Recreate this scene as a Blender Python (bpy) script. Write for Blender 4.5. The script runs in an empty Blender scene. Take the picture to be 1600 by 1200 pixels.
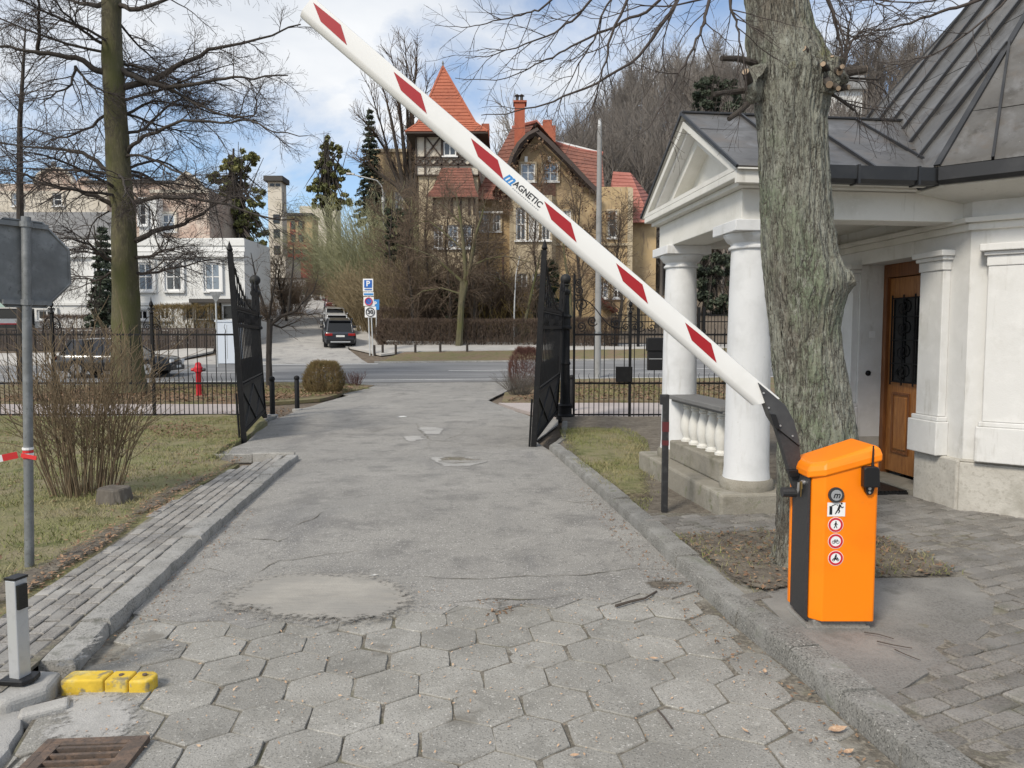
import bpy, bmesh, math, random
import numpy as np
from mathutils import Vector, Matrix, noise
from mathutils.geometry import delaunay_2d_cdt

# ------------------------------------------------------------------ camera, sky, sun, exposure
scene = bpy.context.scene
FPX, CX, CY, HZ, EYE = 1150.0, 800.0, 600.0, 525.0, 1.75
PITCH = math.atan((CY - HZ) / FPX)
cam_data = bpy.data.cameras.new('camera')
cam_data.sensor_width = 36.0
cam_data.lens = FPX / 1600.0 * 36.0
cam_data.clip_end = 3000.0
cam_data.clip_start = 0.05
cam = bpy.data.objects.new('camera', cam_data)
cam.location = (0, 0, EYE)
cam.rotation_euler = (math.pi / 2 - PITCH, 0, 0)
scene.collection.objects.link(cam)
scene.camera = cam

SUN_EL, SUN_AZ = math.radians(42), math.radians(215)     # azimuth clockwise from +Y: behind the camera, to the left
world = bpy.data.worlds.new('World')
scene.world = world
world.use_nodes = True
wn, wl = world.node_tree.nodes, world.node_tree.links
wn.clear()
w_out = wn.new('ShaderNodeOutputWorld')
w_mix = wn.new('ShaderNodeMixShader')
w_sky = wn.new('ShaderNodeTexSky'); w_sky.sky_type = 'NISHITA'; w_sky.sun_disc = False
w_sky.sun_elevation = SUN_EL; w_sky.sun_rotation = SUN_AZ; w_sky.air_density = 1.0; w_sky.dust_density = 1.0; w_sky.ozone_density = 2.0
w_b1 = wn.new('ShaderNodeBackground'); w_b1.inputs['Strength'].default_value = 0.12
w_b2 = wn.new('ShaderNodeBackground'); w_b2.inputs['Strength'].default_value = 0.70
w_tc = wn.new('ShaderNodeTexCoord')
w_sep = wn.new('ShaderNodeSeparateXYZ')
w_add = wn.new('ShaderNodeMath'); w_add.operation = 'MAXIMUM'; w_add.inputs[1].default_value = 0.0
w_ad2 = wn.new('ShaderNodeMath'); w_ad2.operation = 'ADD'; w_ad2.inputs[1].default_value = 0.22
w_dx = wn.new('ShaderNodeMath'); w_dx.operation = 'DIVIDE'
w_dy = wn.new('ShaderNodeMath'); w_dy.operation = 'DIVIDE'
w_cmb = wn.new('ShaderNodeCombineXYZ'); w_cmb.inputs[2].default_value = 3.9
w_n1 = wn.new('ShaderNodeTexNoise'); w_n1.inputs['Scale'].default_value = 0.85; w_n1.inputs['Detail'].default_value = 9; w_n1.inputs['Roughness'].default_value = 0.58
w_n1.inputs['Distortion'].default_value = 0.35
w_r1 = wn.new('ShaderNodeValToRGB'); w_r1.color_ramp.elements[0].position = 0.44; w_r1.color_ramp.elements[1].position = 0.58
w_n2 = wn.new('ShaderNodeTexNoise'); w_n2.inputs['Scale'].default_value = 1.5; w_n2.inputs['Detail'].default_value = 7
w_r2 = wn.new('ShaderNodeValToRGB')
w_r2.color_ramp.elements[0].position = 0.36; w_r2.color_ramp.elements[0].color = (0.62, 0.68, 0.77, 1)
w_r2.color_ramp.elements[1].position = 0.66; w_r2.color_ramp.elements[1].color = (0.98, 0.99, 1.0, 1)
wl.new(w_tc.outputs['Generated'], w_sep.inputs[0])
wl.new(w_sep.outputs[2], w_add.inputs[0]); wl.new(w_add.outputs[0], w_ad2.inputs[0])
wl.new(w_sep.outputs[0], w_dx.inputs[0]); wl.new(w_ad2.outputs[0], w_dx.inputs[1])
wl.new(w_sep.outputs[1], w_dy.inputs[0]); wl.new(w_ad2.outputs[0], w_dy.inputs[1])
wl.new(w_dx.outputs[0], w_cmb.inputs[0]); wl.new(w_dy.outputs[0], w_cmb.inputs[1])
wl.new(w_cmb.outputs[0], w_n1.inputs['Vector']); wl.new(w_cmb.outputs[0], w_n2.inputs['Vector'])
wl.new(w_n1.outputs[0], w_r1.inputs[0]); wl.new(w_n2.outputs[0], w_r2.inputs[0])
wl.new(w_sky.outputs[0], w_b1.inputs['Color']); wl.new(w_r2.outputs[0], w_b2.inputs['Color'])
wl.new(w_r1.outputs[0], w_mix.inputs[0]); wl.new(w_b1.outputs[0], w_mix.inputs[1]); wl.new(w_b2.outputs[0], w_mix.inputs[2])
wl.new(w_mix.outputs[0], w_out.inputs[0])

sun_data = bpy.data.lights.new('sun', 'SUN')
sun_data.energy = 2.1
sun_data.angle = math.radians(12)
sun_data.color = (1.0, 0.92, 0.79)
sun = bpy.data.objects.new('sun', sun_data)
sun.rotation_euler = (math.pi / 2 - SUN_EL, 0, -SUN_AZ + math.pi)
scene.collection.objects.link(sun)
vs = scene.view_settings
vs.view_transform = 'Standard'; vs.look = 'None'; vs.gamma = 1.0; vs.use_curve_mapping = False
vs.exposure = 0.58
scene.cycles.max_bounces = 5
scene.cycles.use_denoising = True

# ------------------------------------------------------------------ helpers
C = scene.collection
R = random.Random(7)
PROF = [(-30, .36), (0, 0), (20, -.24), (27, -.25), (30, -.13), (39.5, .33), (44, .98), (60, 2.6), (80, 4.8), (110, 8.2), (160, 13.5), (400, 30)]
def fz(y):                                       # height of the ground at distance y
    for (a, za), (b, zb) in zip(PROF, PROF[1:]):
        if y <= b: return za + (zb - za) * (y - a) / (b - a)
    return PROF[-1][1]
POTS = [(-.78, 10.95, .38, .20, .035), (.02, 5.06, .15, .09, .03)]     # hollows in the drive: x, y, rx, ry, depth
def gz(x, y):
    z = fz(y)
    for (a, b, ra, rb, d) in POTS:
        q = ((x - a) / ra) ** 2 + ((y - b) / rb) ** 2
        if q < 4: z -= d * math.exp(-q * q)
    return z
def ray(px, py):
    c, s = math.cos(PITCH), math.sin(PITCH)
    a, b = (px - CX) / FPX, (CY - py) / FPX
    return Vector((a, c + b * s, -s + b * c))
def P(px, py, Y):                                # point of the place at distance Y seen in that direction
    d = ray(px, py); t = Y / d.y
    return Vector((d.x * t, Y, EYE + d.z * t))
def G(px, py, dz=0.0):                           # where that direction meets the ground
    d = ray(px, py); lo, hi = 1.0, 200.0
    for _ in range(50):
        m = (lo + hi) / 2; t = m / d.y
        if EYE + d.z * t > fz(m) + dz: lo = m
        else: hi = m
    t = lo / d.y
    return Vector((d.x * t, lo, EYE + d.z * t))

class MB:                                        # collects shapes for one mesh
    def __init__(s, M=None): s.v = []; s.f = []; s.M = M
    def add(s, vs, fs):
        o = len(s.v)
        if s.M is not None: vs = [s.M @ Vector(v) for v in vs]
        s.v.extend([tuple(v) for v in vs]); s.f.extend([tuple(i + o for i in f) for f in fs]); return s
    def box(s, x0, x1, y0, y1, z0, z1):
        return s.add([(x0,y0,z0),(x1,y0,z0),(x1,y1,z0),(x0,y1,z0),(x0,y0,z1),(x1,y0,z1),(x1,y1,z1),(x0,y1,z1)],
                     [(0,3,2,1),(4,5,6,7),(0,1,5,4),(1,2,6,5),(2,3,7,6),(3,0,4,7)])
    def cbox(s, c, sx, sy, sz, rz=0.0):
        ca, sa = math.cos(rz), math.sin(rz); vs = []
        for dz in (-sz/2, sz/2):
            for dx, dy in ((-sx/2,-sy/2),(sx/2,-sy/2),(sx/2,sy/2),(-sx/2,sy/2)):
                vs.append((c[0]+dx*ca-dy*sa, c[1]+dx*sa+dy*ca, c[2]+dz))
        return s.add(vs, [(0,3,2,1),(4,5,6,7),(0,1,5,4),(1,2,6,5),(2,3,7,6),(3,0,4,7)])
    def bar(s, p, q, w, h=None, up=(0,0,1)):     # straight bar of rectangular section
        h = h or w; p = Vector(p); q = Vector(q); d = (q - p).normalized(); u = Vector(up)
        a = d.cross(u)
        if a.length < 1e-3: a = d.cross(Vector((0,1,0)))
        a.normalize(); b = a.cross(d).normalized()
        vs = [e + a*(i*w/2) + b*(j*h/2) for e in (p, q) for i, j in ((-1,-1),(1,-1),(1,1),(-1,1))]
        return s.add(vs, [(0,3,2,1),(4,5,6,7),(0,1,5,4),(1,2,6,5),(2,3,7,6),(3,0,4,7)])
    def tube(s, pts, r, n=6, caps=True):
        pts = [Vector(p) for p in pts]; k = len(pts)
        rs = r if isinstance(r, (list, tuple)) else [r]*k
        vs = []; prev = None
        for i, p in enumerate(pts):
            d = (pts[min(i+1,k-1)] - pts[max(i-1,0)])
            if d.length < 1e-9: d = Vector((0,0,1))
            d.normalize()
            a = (prev - d*prev.dot(d)) if prev is not None else d.cross(Vector((.31,.92,.22)))
            if a.length < 1e-4: a = d.cross(Vector((1,0,0)))
            a.normalize(); prev = a; b = d.cross(a)
            for j in range(n):
                t = 2*math.pi*j/n
                vs.append(p + (a*math.cos(t) + b*math.sin(t))*rs[i])
        fs = [(i*n+j, i*n+(j+1)%n, (i+1)*n+(j+1)%n, (i+1)*n+j) for i in range(k-1) for j in range(n)]
        if caps: fs += [tuple(range(n-1,-1,-1)), tuple((k-1)*n+j for j in range(n))]
        return s.add(vs, fs)
    def lathe(s, prof, c=(0,0,0), n=20):
        vs = [(c[0]+r*math.cos(2*math.pi*j/n), c[1]+r*math.sin(2*math.pi*j/n), c[2]+z) for r, z in prof for j in range(n)]
        k = len(prof)
        fs = [(i*n+j, i*n+(j+1)%n, (i+1)*n+(j+1)%n, (i+1)*n+j) for i in range(k-1) for j in range(n)]
        fs += [tuple(range(n-1,-1,-1)), tuple((k-1)*n+j for j in range(n))]
        return s.add(vs, fs)
    def extr(s, poly, vec):                      # planar outline pushed along a vector
        n = len(poly); vec = Vector(vec); a = [Vector(p) for p in poly]; b = [p + vec for p in a]
        return s.add(a + b, [tuple(range(n-1,-1,-1)), tuple(range(n, 2*n))] + [(i,(i+1)%n,n+(i+1)%n,n+i) for i in range(n)])
    def prism(s, poly, z0, z1): return s.extr([(p[0],p[1],z0) for p in poly], (0,0,z1-z0))
    def sphere(s, c, r, n=12, m=8, sz=1.0):
        prof = [(max(1e-4, r*math.sin(math.pi*i/m)), -r*sz*math.cos(math.pi*i/m)) for i in range(m+1)]
        return s.lathe(prof, c, n)
    def quad(s, a, b, c, d): return s.add([a,b,c,d], [(0,1,2,3)])

def mesh_np(name, V, Fs):
    me = bpy.data.meshes.new(name); V = np.asarray(V, dtype=np.float32)
    me.vertices.add(len(V)); me.vertices.foreach_set('co', V.ravel())
    Fs = [np.asarray(F, dtype=np.int32) for F in Fs if len(F)]
    idx = np.concatenate([F.ravel() for F in Fs]); cnt = np.concatenate([np.full(len(F), F.shape[1], np.int32) for F in Fs])
    st = np.concatenate([[0], np.cumsum(cnt)[:-1]]).astype(np.int32)
    me.loops.add(len(idx)); me.loops.foreach_set('vertex_index', idx)
    me.polygons.add(len(cnt)); me.polygons.foreach_set('loop_start', st)
    me.update(calc_edges=True)
    return me
def tubes_np(lines, n=3):
    """lines: list of (points, radii) -> vertex array, quad array"""
    groups = {}
    for pts, rs in lines: groups.setdefault(len(pts), []).append((pts, rs))
    Vs, Fs, off = [], [], 0
    for k, g in groups.items():
        Pn = np.array([[tuple(p) for p in a] for a, _ in g], dtype=np.float64); Rn = np.array([list(r) for _, r in g])
        T = np.empty_like(Pn); T[:,1:-1] = Pn[:,2:] - Pn[:,:-2]; T[:,0] = Pn[:,1]-Pn[:,0]; T[:,-1] = Pn[:,-1]-Pn[:,-2]
        T /= np.maximum(np.linalg.norm(T, axis=2, keepdims=True), 1e-9)
        ref = np.where(np.abs(T[:,:1,2:3]) > .8, np.array([[[1.,0,0]]]), np.array([[[0,0,1.]]]))
        A = np.cross(T, np.broadcast_to(ref, T.shape)); A /= np.maximum(np.linalg.norm(A, axis=2, keepdims=True), 1e-9)
        B = np.cross(T, A)
        an = 2*np.pi*np.arange(n)/n
        ring = Pn[:,:,None,:] + Rn[:,:,None,None]*(A[:,:,None,:]*np.cos(an)[None,None,:,None] + B[:,:,None,:]*np.sin(an)[None,None,:,None])
        m = len(g); Vs.append(ring.reshape(-1,3))
        b = off + (np.arange(m)*k*n)[:,None,None] + (np.arange(k-1)*n)[None,:,None]
        j = np.arange(n)[None,None,:]; j2 = (np.arange(n)+1) % n; j2 = j2[None,None,:]
        F = np.stack([b+j, b+j2, b+n+j2, b+n+j], axis=-1).reshape(-1,4)
        Fs.append(F); off += m*k*n
    return np.concatenate(Vs), np.concatenate(Fs)

def link(o, parent=None):
    C.objects.link(o)
    if parent is not None: o.parent = parent
    return o
def tag(o, label=None, cat=None, group=None, kind=None):
    if label: o['label'] = label
    if cat: o['category'] = cat
    if group: o['group'] = group
    if kind: o['kind'] = kind
    return o
def thing(name, label, cat, loc=(0,0,0), rz=0.0, group=None):
    o = bpy.data.objects.new(name, None); o.empty_display_size = .2
    o.location = loc; o.rotation_euler = (0,0,rz); link(o); return tag(o, label, cat, group)
def root_of(o):
    while o.parent is not None: o = o.parent
    return o
def finish(me, mat, smooth):
    if mat is not None: me.materials.append(mat)
    if smooth: me.polygons.foreach_set('use_smooth', [True]*len(me.polygons))
    return me
def build(name, mb, mat, parent=None, smooth=False, bevel=0.0, world=True, seg=2):
    """one mesh object; world=True: shape given in world coordinates, parent only translated"""
    off = Vector((0,0,0))
    if parent is not None and world: off = root_of(parent).location
    me = bpy.data.meshes.new(name)
    vs_ = mb.v if off.length == 0 else [(v[0]-off.x, v[1]-off.y, v[2]-off.z) for v in mb.v]
    me.from_pydata(vs_, [], mb.f); me.update()
    finish(me, mat, smooth)
    o = link(bpy.data.objects.new(name, me), parent)
    if smooth == 'auto' or smooth is True:
        try: me.set_sharp_from_angle(angle=math.radians(38))
        except Exception: pass
    if bevel:
        b = o.modifiers.new('bevel', 'BEVEL'); b.width = bevel; b.segments = seg; b.limit_method = 'ANGLE'; b.angle_limit = math.radians(35)
    return o
def build_np(name, V, Fs, mat, parent=None, smooth=True):
    V = np.asarray(V, dtype=np.float64)
    if parent is not None: V = V - np.array(root_of(parent).location)[None,:]
    me = finish(mesh_np(name, V, Fs), mat, smooth)
    return link(bpy.data.objects.new(name, me), parent)
def inst(src, parent=None, loc=None, rz=None):
    o = bpy.data.objects.new(src.name.split('.')[0], src.data) if False else src.copy()
    C.objects.link(o); o.parent = parent
    if loc is not None: o.location = loc
    if rz is not None: o.rotation_euler = (0,0,rz)
    return o
def copy_tree(o, parent=None):
    c = o.copy(); C.objects.link(c); c.parent = parent
    for ch in list(o.children): copy_tree(ch, c)
    return c
def frame(origin, xdir, ydir, zdir=(0,0,1)):
    x, y, z = Vector(xdir).normalized(), Vector(ydir).normalized(), Vector(zdir).normalized()
    M = Matrix.Identity(4)
    for i in range(3): M[i][0], M[i][1], M[i][2], M[i][3] = x[i], y[i], z[i], origin[i]
    return M
def sheet(name, poly, dz, mat, res=.5, skirt=.12, bump=0.0, bs=1.0, parent=None, kind='structure', label=None, zf=gz, smooth=True, fade=0.0):
    """a sheet lying on the ground inside an outline, cut into triangles, with a skirt"""
    out = []
    n = len(poly)
    for i in range(n):
        a, b = Vector(poly[i][:2]), Vector(poly[(i+1)%n][:2]); k = max(1, int((b-a).length/res))
        for j in range(k): out.append(a.lerp(b, j/k))
    nb = len(out)
    xs = [p.x for p in out]; ys = [p.y for p in out]
    def inside(x, y):
        r = False; j = n-1
        for i in range(n):
            xi, yi, xj, yj = poly[i][0], poly[i][1], poly[j][0], poly[j][1]
            if (yi > y) != (yj > y) and x < (xj-xi)*(y-yi)/(yj-yi)+xi: r = not r
            j = i
        return r
    pts = list(out); nx = int((max(xs)-min(xs))/res)+1; ny = int((max(ys)-min(ys))/res)+1
    for i in range(nx):
        for j in range(ny):
            x = min(xs)+(i+.5+.3*(R.random()-.5))*res; y = min(ys)+(j+.5+.3*(R.random()-.5))*res
            if inside(x, y): pts.append(Vector((x, y)))
    v2, e2, f2, *_ = delaunay_2d_cdt(pts, [(i,(i+1)%nb) for i in range(nb)], [list(range(nb))], 1, 1e-5)
    vs_ = []
    for p in v2:
        z = zf(p.x, p.y) + dz
        if bump: z += bump*noise.noise(Vector((p.x*bs, p.y*bs, 3.3)))
        vs_.append((p.x, p.y, z))
    fs = []
    for f in f2:
        a, b, c = (v2[i] for i in f[:3])
        fs.append(tuple(f) if (b-a).cross(c-a) > 0 else tuple(reversed(f)))
    if skirt:
        cnt = {}
        for f in fs:
            for a, b in zip(f, f[1:]+f[:1]): cnt[(a,b)] = 1
        edges = [(a,b) for (a,b) in cnt if (b,a) not in cnt]
        low = {}
        for a, b in edges:
            for i in (a,b):
                if i not in low: low[i] = len(vs_); vs_.append((vs_[i][0], vs_[i][1], vs_[i][2]-skirt))
        fs += [(b, a, low[a], low[b]) for a, b in edges]
    me = bpy.data.meshes.new(name); me.from_pydata(vs_, [], fs); me.update(); finish(me, feather(mat) if fade else mat, smooth)
    if fade:
        A = np.array([p[:2] for p in poly], dtype=float); B = np.roll(A, -1, axis=0); Q = np.array([v[:2] for v in vs_]); D = B-A
        t = np.clip(((Q[:,None]-A[None])*D[None]).sum(2)/np.maximum((D*D).sum(1),1e-9)[None], 0, 1)
        dist = np.linalg.norm(Q[:,None]-(A[None]+t[...,None]*D[None]), axis=2).min(1)
        at = me.attributes.new('fade', 'FLOAT', 'POINT'); at.data.foreach_set('value', np.minimum(1.0, dist/fade).astype(np.float32))
    try: me.set_sharp_from_angle(angle=math.radians(40))
    except Exception: pass
    o = link(bpy.data.objects.new(name, me), parent)
    if parent is None or kind == 'stuff': tag(o, label, None, None, kind)
    return o
def text_mesh(txt, size=1.0, depth=.002, bold=0.0, shear=0.0, ax='CENTER'):
    cu = bpy.data.curves.new('lettering', 'FONT'); cu.body = txt; cu.size = size; cu.extrude = depth; cu.offset = bold; cu.shear = shear
    cu.align_x = ax; cu.align_y = 'CENTER'; cu.resolution_u = 3
    ob = bpy.data.objects.new('lettering', cu); C.objects.link(ob)
    bpy.context.view_layer.update()
    dg = bpy.context.evaluated_depsgraph_get()
    me = bpy.data.meshes.new_from_object(ob.evaluated_get(dg))
    bpy.data.objects.remove(ob)
    return me
def lettering(txt, size, M, mat, parent, name='lettering', bold=0.0, shear=0.0, ax='CENTER', depth=.002):
    me = text_mesh(txt, size, depth, bold, shear, ax)
    me.transform(Matrix.Translation(-root_of(parent).location) @ M); me.materials.clear(); me.materials.append(mat)
    return link(bpy.data.objects.new(name, me), parent)

# ------------------------------------------------------------------ materials
def material(name, base, rough=.85, layers=(), bump=(), metal=0.0, vary=0.0, spec=.5, coord='pos', stretch=(1,1,1), coat=0.0):
    """layers: (scale, colour, low, high[, detail[, stretch]]) noise-masked colours; bump: (scale, strength, distance[, stretch])"""
    m = bpy.data.materials.new(name); m.use_nodes = True
    N, L = m.node_tree.nodes, m.node_tree.links
    bs = N['Principled BSDF']; bs.inputs['Roughness'].default_value = rough; bs.inputs['Metallic'].default_value = metal
    bs.inputs['Specular IOR Level'].default_value = spec; bs.inputs['Coat Weight'].default_value = coat
    if coord == 'pos':
        src = N.new('ShaderNodeNewGeometry').outputs['Position']
    else:
        src = N.new('ShaderNodeTexCoord').outputs['Object']
    def vec(st):
        if tuple(st) == (1,1,1): return src
        mp = N.new('ShaderNodeMapping'); mp.inputs['Scale'].default_value = st; L.new(src, mp.inputs[0]); return mp.outputs[0]
    col = None
    def rgb(c): return (c[0], c[1], c[2], 1)
    cur = N.new('ShaderNodeRGB'); cur.outputs[0].default_value = rgb(base); cur = cur.outputs[0]
    for ly in layers:
        sc, c2, lo, hi = ly[:4]; det = ly[4] if len(ly) > 4 else 5; st = ly[5] if len(ly) > 5 else stretch
        no = N.new('ShaderNodeTexNoise'); no.inputs['Scale'].default_value = sc; no.inputs['Detail'].default_value = det; no.inputs['Roughness'].default_value = .62
        L.new(vec(st), no.inputs['Vector'])
        val = no.outputs[0]
        if len(ly) > 6:                           # a net of thin lines: where the noise crosses its middle
            sb = N.new('ShaderNodeMath'); sb.operation = 'SUBTRACT'; L.new(val, sb.inputs[0]); sb.inputs[1].default_value = .5
            ab = N.new('ShaderNodeMath'); ab.operation = 'ABSOLUTE'; L.new(sb.outputs[0], ab.inputs[0]); val = ab.outputs[0]
        mr = N.new('ShaderNodeMapRange'); mr.inputs[1].default_value = lo; mr.inputs[2].default_value = hi; L.new(val, mr.inputs[0])
        mx = N.new('ShaderNodeMix'); mx.data_type = 'RGBA'; L.new(mr.outputs[0], mx.inputs[0]); L.new(cur, mx.inputs[6]); mx.inputs[7].default_value = rgb(c2)
        cur = mx.outputs[2]
    if vary:
        oi = N.new('ShaderNodeObjectInfo'); mr = N.new('ShaderNodeMapRange'); mr.inputs[3].default_value = 1-vary; mr.inputs[4].default_value = 1+vary
        L.new(oi.outputs['Random'], mr.inputs[0]); hv = N.new('ShaderNodeHueSaturation'); L.new(cur, hv.inputs['Color']); L.new(mr.outputs[0], hv.inputs['Value']); cur = hv.outputs[0]
    L.new(cur, bs.inputs['Base Color'])
    prev = None
    for b in bump:
        sc, stg, dist = b[:3]; st = b[3] if len(b) > 3 else stretch
        no = N.new('ShaderNodeTexNoise'); no.inputs['Scale'].default_value = sc; no.inputs['Detail'].default_value = 6; L.new(vec(st), no.inputs['Vector']); val = no.outputs[0]
        if len(b) > 4:
            sb = N.new('ShaderNodeMath'); sb.operation = 'SUBTRACT'; L.new(val, sb.inputs[0]); sb.inputs[1].default_value = .5
            ab = N.new('ShaderNodeMath'); ab.operation = 'ABSOLUTE'; L.new(sb.outputs[0], ab.inputs[0])
            mr = N.new('ShaderNodeMapRange'); mr.inputs[2].default_value = b[4]; L.new(ab.outputs[0], mr.inputs[0]); val = mr.outputs[0]
        bp = N.new('ShaderNodeBump'); bp.inputs['Strength'].default_value = stg; bp.inputs['Distance'].default_value = dist; L.new(val, bp.inputs['Height'])
        if prev is not None: L.new(prev, bp.inputs['Normal'])
        prev = bp.outputs[0]
    if prev is not None: L.new(prev, bs.inputs['Normal'])
    return m
def glass(name, tint, rough=.06):
    m = material(name, tint, rough, spec=.9); return m
def feather(m):
    """the same surface, thinning out unevenly towards the rim of its sheet"""
    if m.name + '_thin' in bpy.data.materials: return bpy.data.materials[m.name + '_thin']
    q = m.copy(); q.name = m.name + '_thin'; N, L = q.node_tree.nodes, q.node_tree.links
    out = next(n for n in N if n.type == 'OUTPUT_MATERIAL'); bs = N['Principled BSDF']
    at = N.new('ShaderNodeAttribute'); at.attribute_name = 'fade'
    ge = N.new('ShaderNodeNewGeometry'); no = N.new('ShaderNodeTexNoise'); no.inputs['Scale'].default_value = 26; no.inputs['Detail'].default_value = 8; no.inputs['Roughness'].default_value = .7
    L.new(ge.outputs['Position'], no.inputs['Vector'])
    a1 = N.new('ShaderNodeMath'); a1.operation = 'MULTIPLY_ADD'; L.new(no.outputs[0], a1.inputs[0]); a1.inputs[1].default_value = 1.6; a1.inputs[2].default_value = -1.15
    a2 = N.new('ShaderNodeMath'); a2.operation = 'ADD'; L.new(at.outputs['Fac'], a2.inputs[0]); L.new(a1.outputs[0], a2.inputs[1])
    mr = N.new('ShaderNodeMapRange'); mr.inputs[1].default_value = -.12; mr.inputs[2].default_value = .22; L.new(a2.outputs[0], mr.inputs[0])
    tr = N.new('ShaderNodeBsdfTransparent'); mx = N.new('ShaderNodeMixShader'); L.new(mr.outputs[0], mx.inputs[0]); L.new(tr.outputs[0], mx.inputs[1]); L.new(bs.outputs[0], mx.inputs[2]); L.new(mx.outputs[0], out.inputs['Surface'])
    return q
M = {}
M['asphalt'] = material('asphalt', (.25,.24,.221), .92, [(.4,(.31,.297,.273),.42,.62,7), (1.6,(.18,.173,.161),.48,.64,7), (6,(.305,.293,.27),.54,.70,7), (.7,(.175,.17,.163),.56,.68,8,(1.6,.35,1)), (2.2,(.12,.115,.108),.006,.001,7,(1,1,1),1), (95,(.15,.147,.14),.54,.66,2), (70,(.52,.505,.48),.60,.70,2)], [(90,.6,.006),(28,.35,.012)])
M['road'] = material('road', (.17,.172,.176), .9, [(120,(.1,.1,.1),.45,.65,2), (.5,(.24,.24,.24),.40,.65,6,(.25,1.5,1)), (3,(.13,.13,.135),.55,.75,5,(.2,1.6,1))], [(120,.3,.006)])
M['street'] = material('street', (.36,.345,.325), .9, [(.6,(.44,.42,.39),.40,.62,7), (1.8,(.24,.23,.22),.52,.68,6), (40,(.2,.2,.19),.5,.7,3)], [(60,.4,.01)])
M['slab'] = material('hexagon_concrete', (.252,.242,.218), .93, [(1.2,(.33,.32,.295),.42,.66,7), (4.5,(.185,.178,.16),.52,.70,7), (9,(.35,.34,.31),.57,.72,5), (110,(.16,.155,.14),.54,.66,2), (75,(.50,.485,.45),.62,.71,2), (2.0,(.17,.16,.14),.60,.68,8)], [(110,.6,.006),(22,.4,.012)], vary=.13)
M['patch'] = material('patch_cement', (.315,.295,.262), .92, [(9,(.26,.248,.225),.46,.64,7,(.35,1.4,1)), (2.2,(.365,.343,.305),.46,.65,6), (1.2,(.27,.258,.236),.48,.64,7), (160,(.24,.23,.21),.5,.68,2)], [(14,.45,.012,(.3,1.6,1)),(180,.3,.004)])
M['dust'] = material('dusty_concrete', (.40,.39,.37), .95, [(4,(.29,.285,.27),.45,.66,7), (150,(.28,.27,.26),.5,.68,2)], [(120,.5,.006),(12,.3,.01)])
M['joint'] = material('joint_soil', (.12,.108,.088), .97, [(40,(.25,.225,.185),.46,.64,4), (3,(.27,.255,.22),.5,.64,6), (5,(.13,.125,.075),.54,.7)], [(80,.8,.01)])
M['kerb'] = material('kerb_concrete', (.32,.31,.29), .93, [(90,(.13,.13,.12),.48,.66,3), (4,(.37,.36,.34),.46,.68,6), (9,(.15,.15,.13),.56,.74,6)], [(150,.6,.006),(14,.5,.02)], vary=.08)
M['kerb_dark'] = material('kerb_mossy', (.205,.199,.183), .94, [(90,(.07,.07,.062),.48,.64,3), (60,(.40,.39,.36),.62,.72,2), (3,(.27,.265,.25),.45,.68,6), (6,(.10,.11,.07),.58,.76,6)], [(150,.6,.006),(14,.5,.02)], vary=.08)
M['paver'] = material('paver_grey', (.265,.25,.23), .93, [(100,(.12,.115,.11),.48,.66,3), (3,(.31,.30,.28),.44,.66,6)], [(100,.6,.005)], vary=.2)
M['paver_old'] = material('paver_old', (.205,.19,.17), .94, [(90,(.10,.095,.085),.46,.66,3), (2.4,(.24,.23,.215),.44,.68,6), (5,(.11,.11,.085),.56,.76,6)], [(90,.8,.008),(16,.4,.01)], vary=.22)
M['pad'] = material('pad_concrete', (.20,.192,.178), .94, [(80,(.12,.115,.105),.47,.66,3), (1.6,(.27,.26,.24),.44,.68,7), (4,(.13,.125,.11),.55,.75,6)], [(110,.6,.008),(8,.4,.02)])
M['soil'] = material('soil', (.15,.128,.10), .97, [(14,(.085,.07,.055),.45,.66,6), (5,(.21,.185,.145),.48,.68,6), (60,(.26,.225,.17),.6,.72,4)], [(40,.9,.03)])
M['lawn'] = material('lawn_soil', (.20,.19,.085), .97, [(1.1,(.235,.20,.12),.42,.6,7), (3.2,(.11,.12,.04),.5,.66,6), (.7,(.165,.125,.085),.56,.68,6), (30,(.25,.22,.13),.56,.7,4)], [(50,.9,.03)])
M['litter_ground'] = material('litter_ground', (.17,.15,.075), .97, [(.8,(.19,.135,.09),.45,.58,6), (20,(.24,.16,.09),.52,.68,5), (4,(.12,.125,.045),.52,.68,5)], [(40,.9,.03)])
M['sidewalk'] = material('sidewalk', (.36,.315,.295), .92, [(1.0,(.42,.37,.35),.42,.66,6), (30,(.29,.26,.245),.52,.7,3)], [(60,.3,.006)])
M['sidewalk_grey'] = material('sidewalk_grey', (.40,.385,.36), .92, [(1.0,(.48,.46,.43),.42,.66,6), (30,(.32,.31,.29),.52,.7,3)], [(60,.3,.006)])
M['grass'] = material('grass_blade', (.19,.205,.065), .8, [(1.3,(.29,.25,.13),.44,.58,4), (4,(.10,.14,.035),.52,.66,4), (60,(.32,.27,.15),.56,.66,2)])
M['marking'] = material('road_paint', (.62,.62,.6), .8, [(9,(.35,.35,.35),.52,.7,5)])
M['leaf_dry'] = material('dry_leaf', (.20,.115,.068), .85, [(25,(.32,.215,.13),.45,.62,3), (14,(.10,.065,.042),.55,.7,3)], vary=.2)
M['leaf_pale'] = material('pale_leaf', (.42,.27,.17), .8, [(60,(.55,.40,.27),.45,.62,3)])
M['twig_dead'] = material('dead_twig', (.075,.06,.05), .9)
M['white_wall'] = material('white_render', (.65,.648,.635), .9, [(1.6,(.56,.555,.53),.48,.70,8), (2.2,(.49,.48,.45),.58,.70,8,(4,4,.5)), (7,(.69,.687,.675),.5,.7,5), (40,(.62,.61,.58),.6,.75,4)], [(60,.25,.006),(5,.25,.015)])
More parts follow.
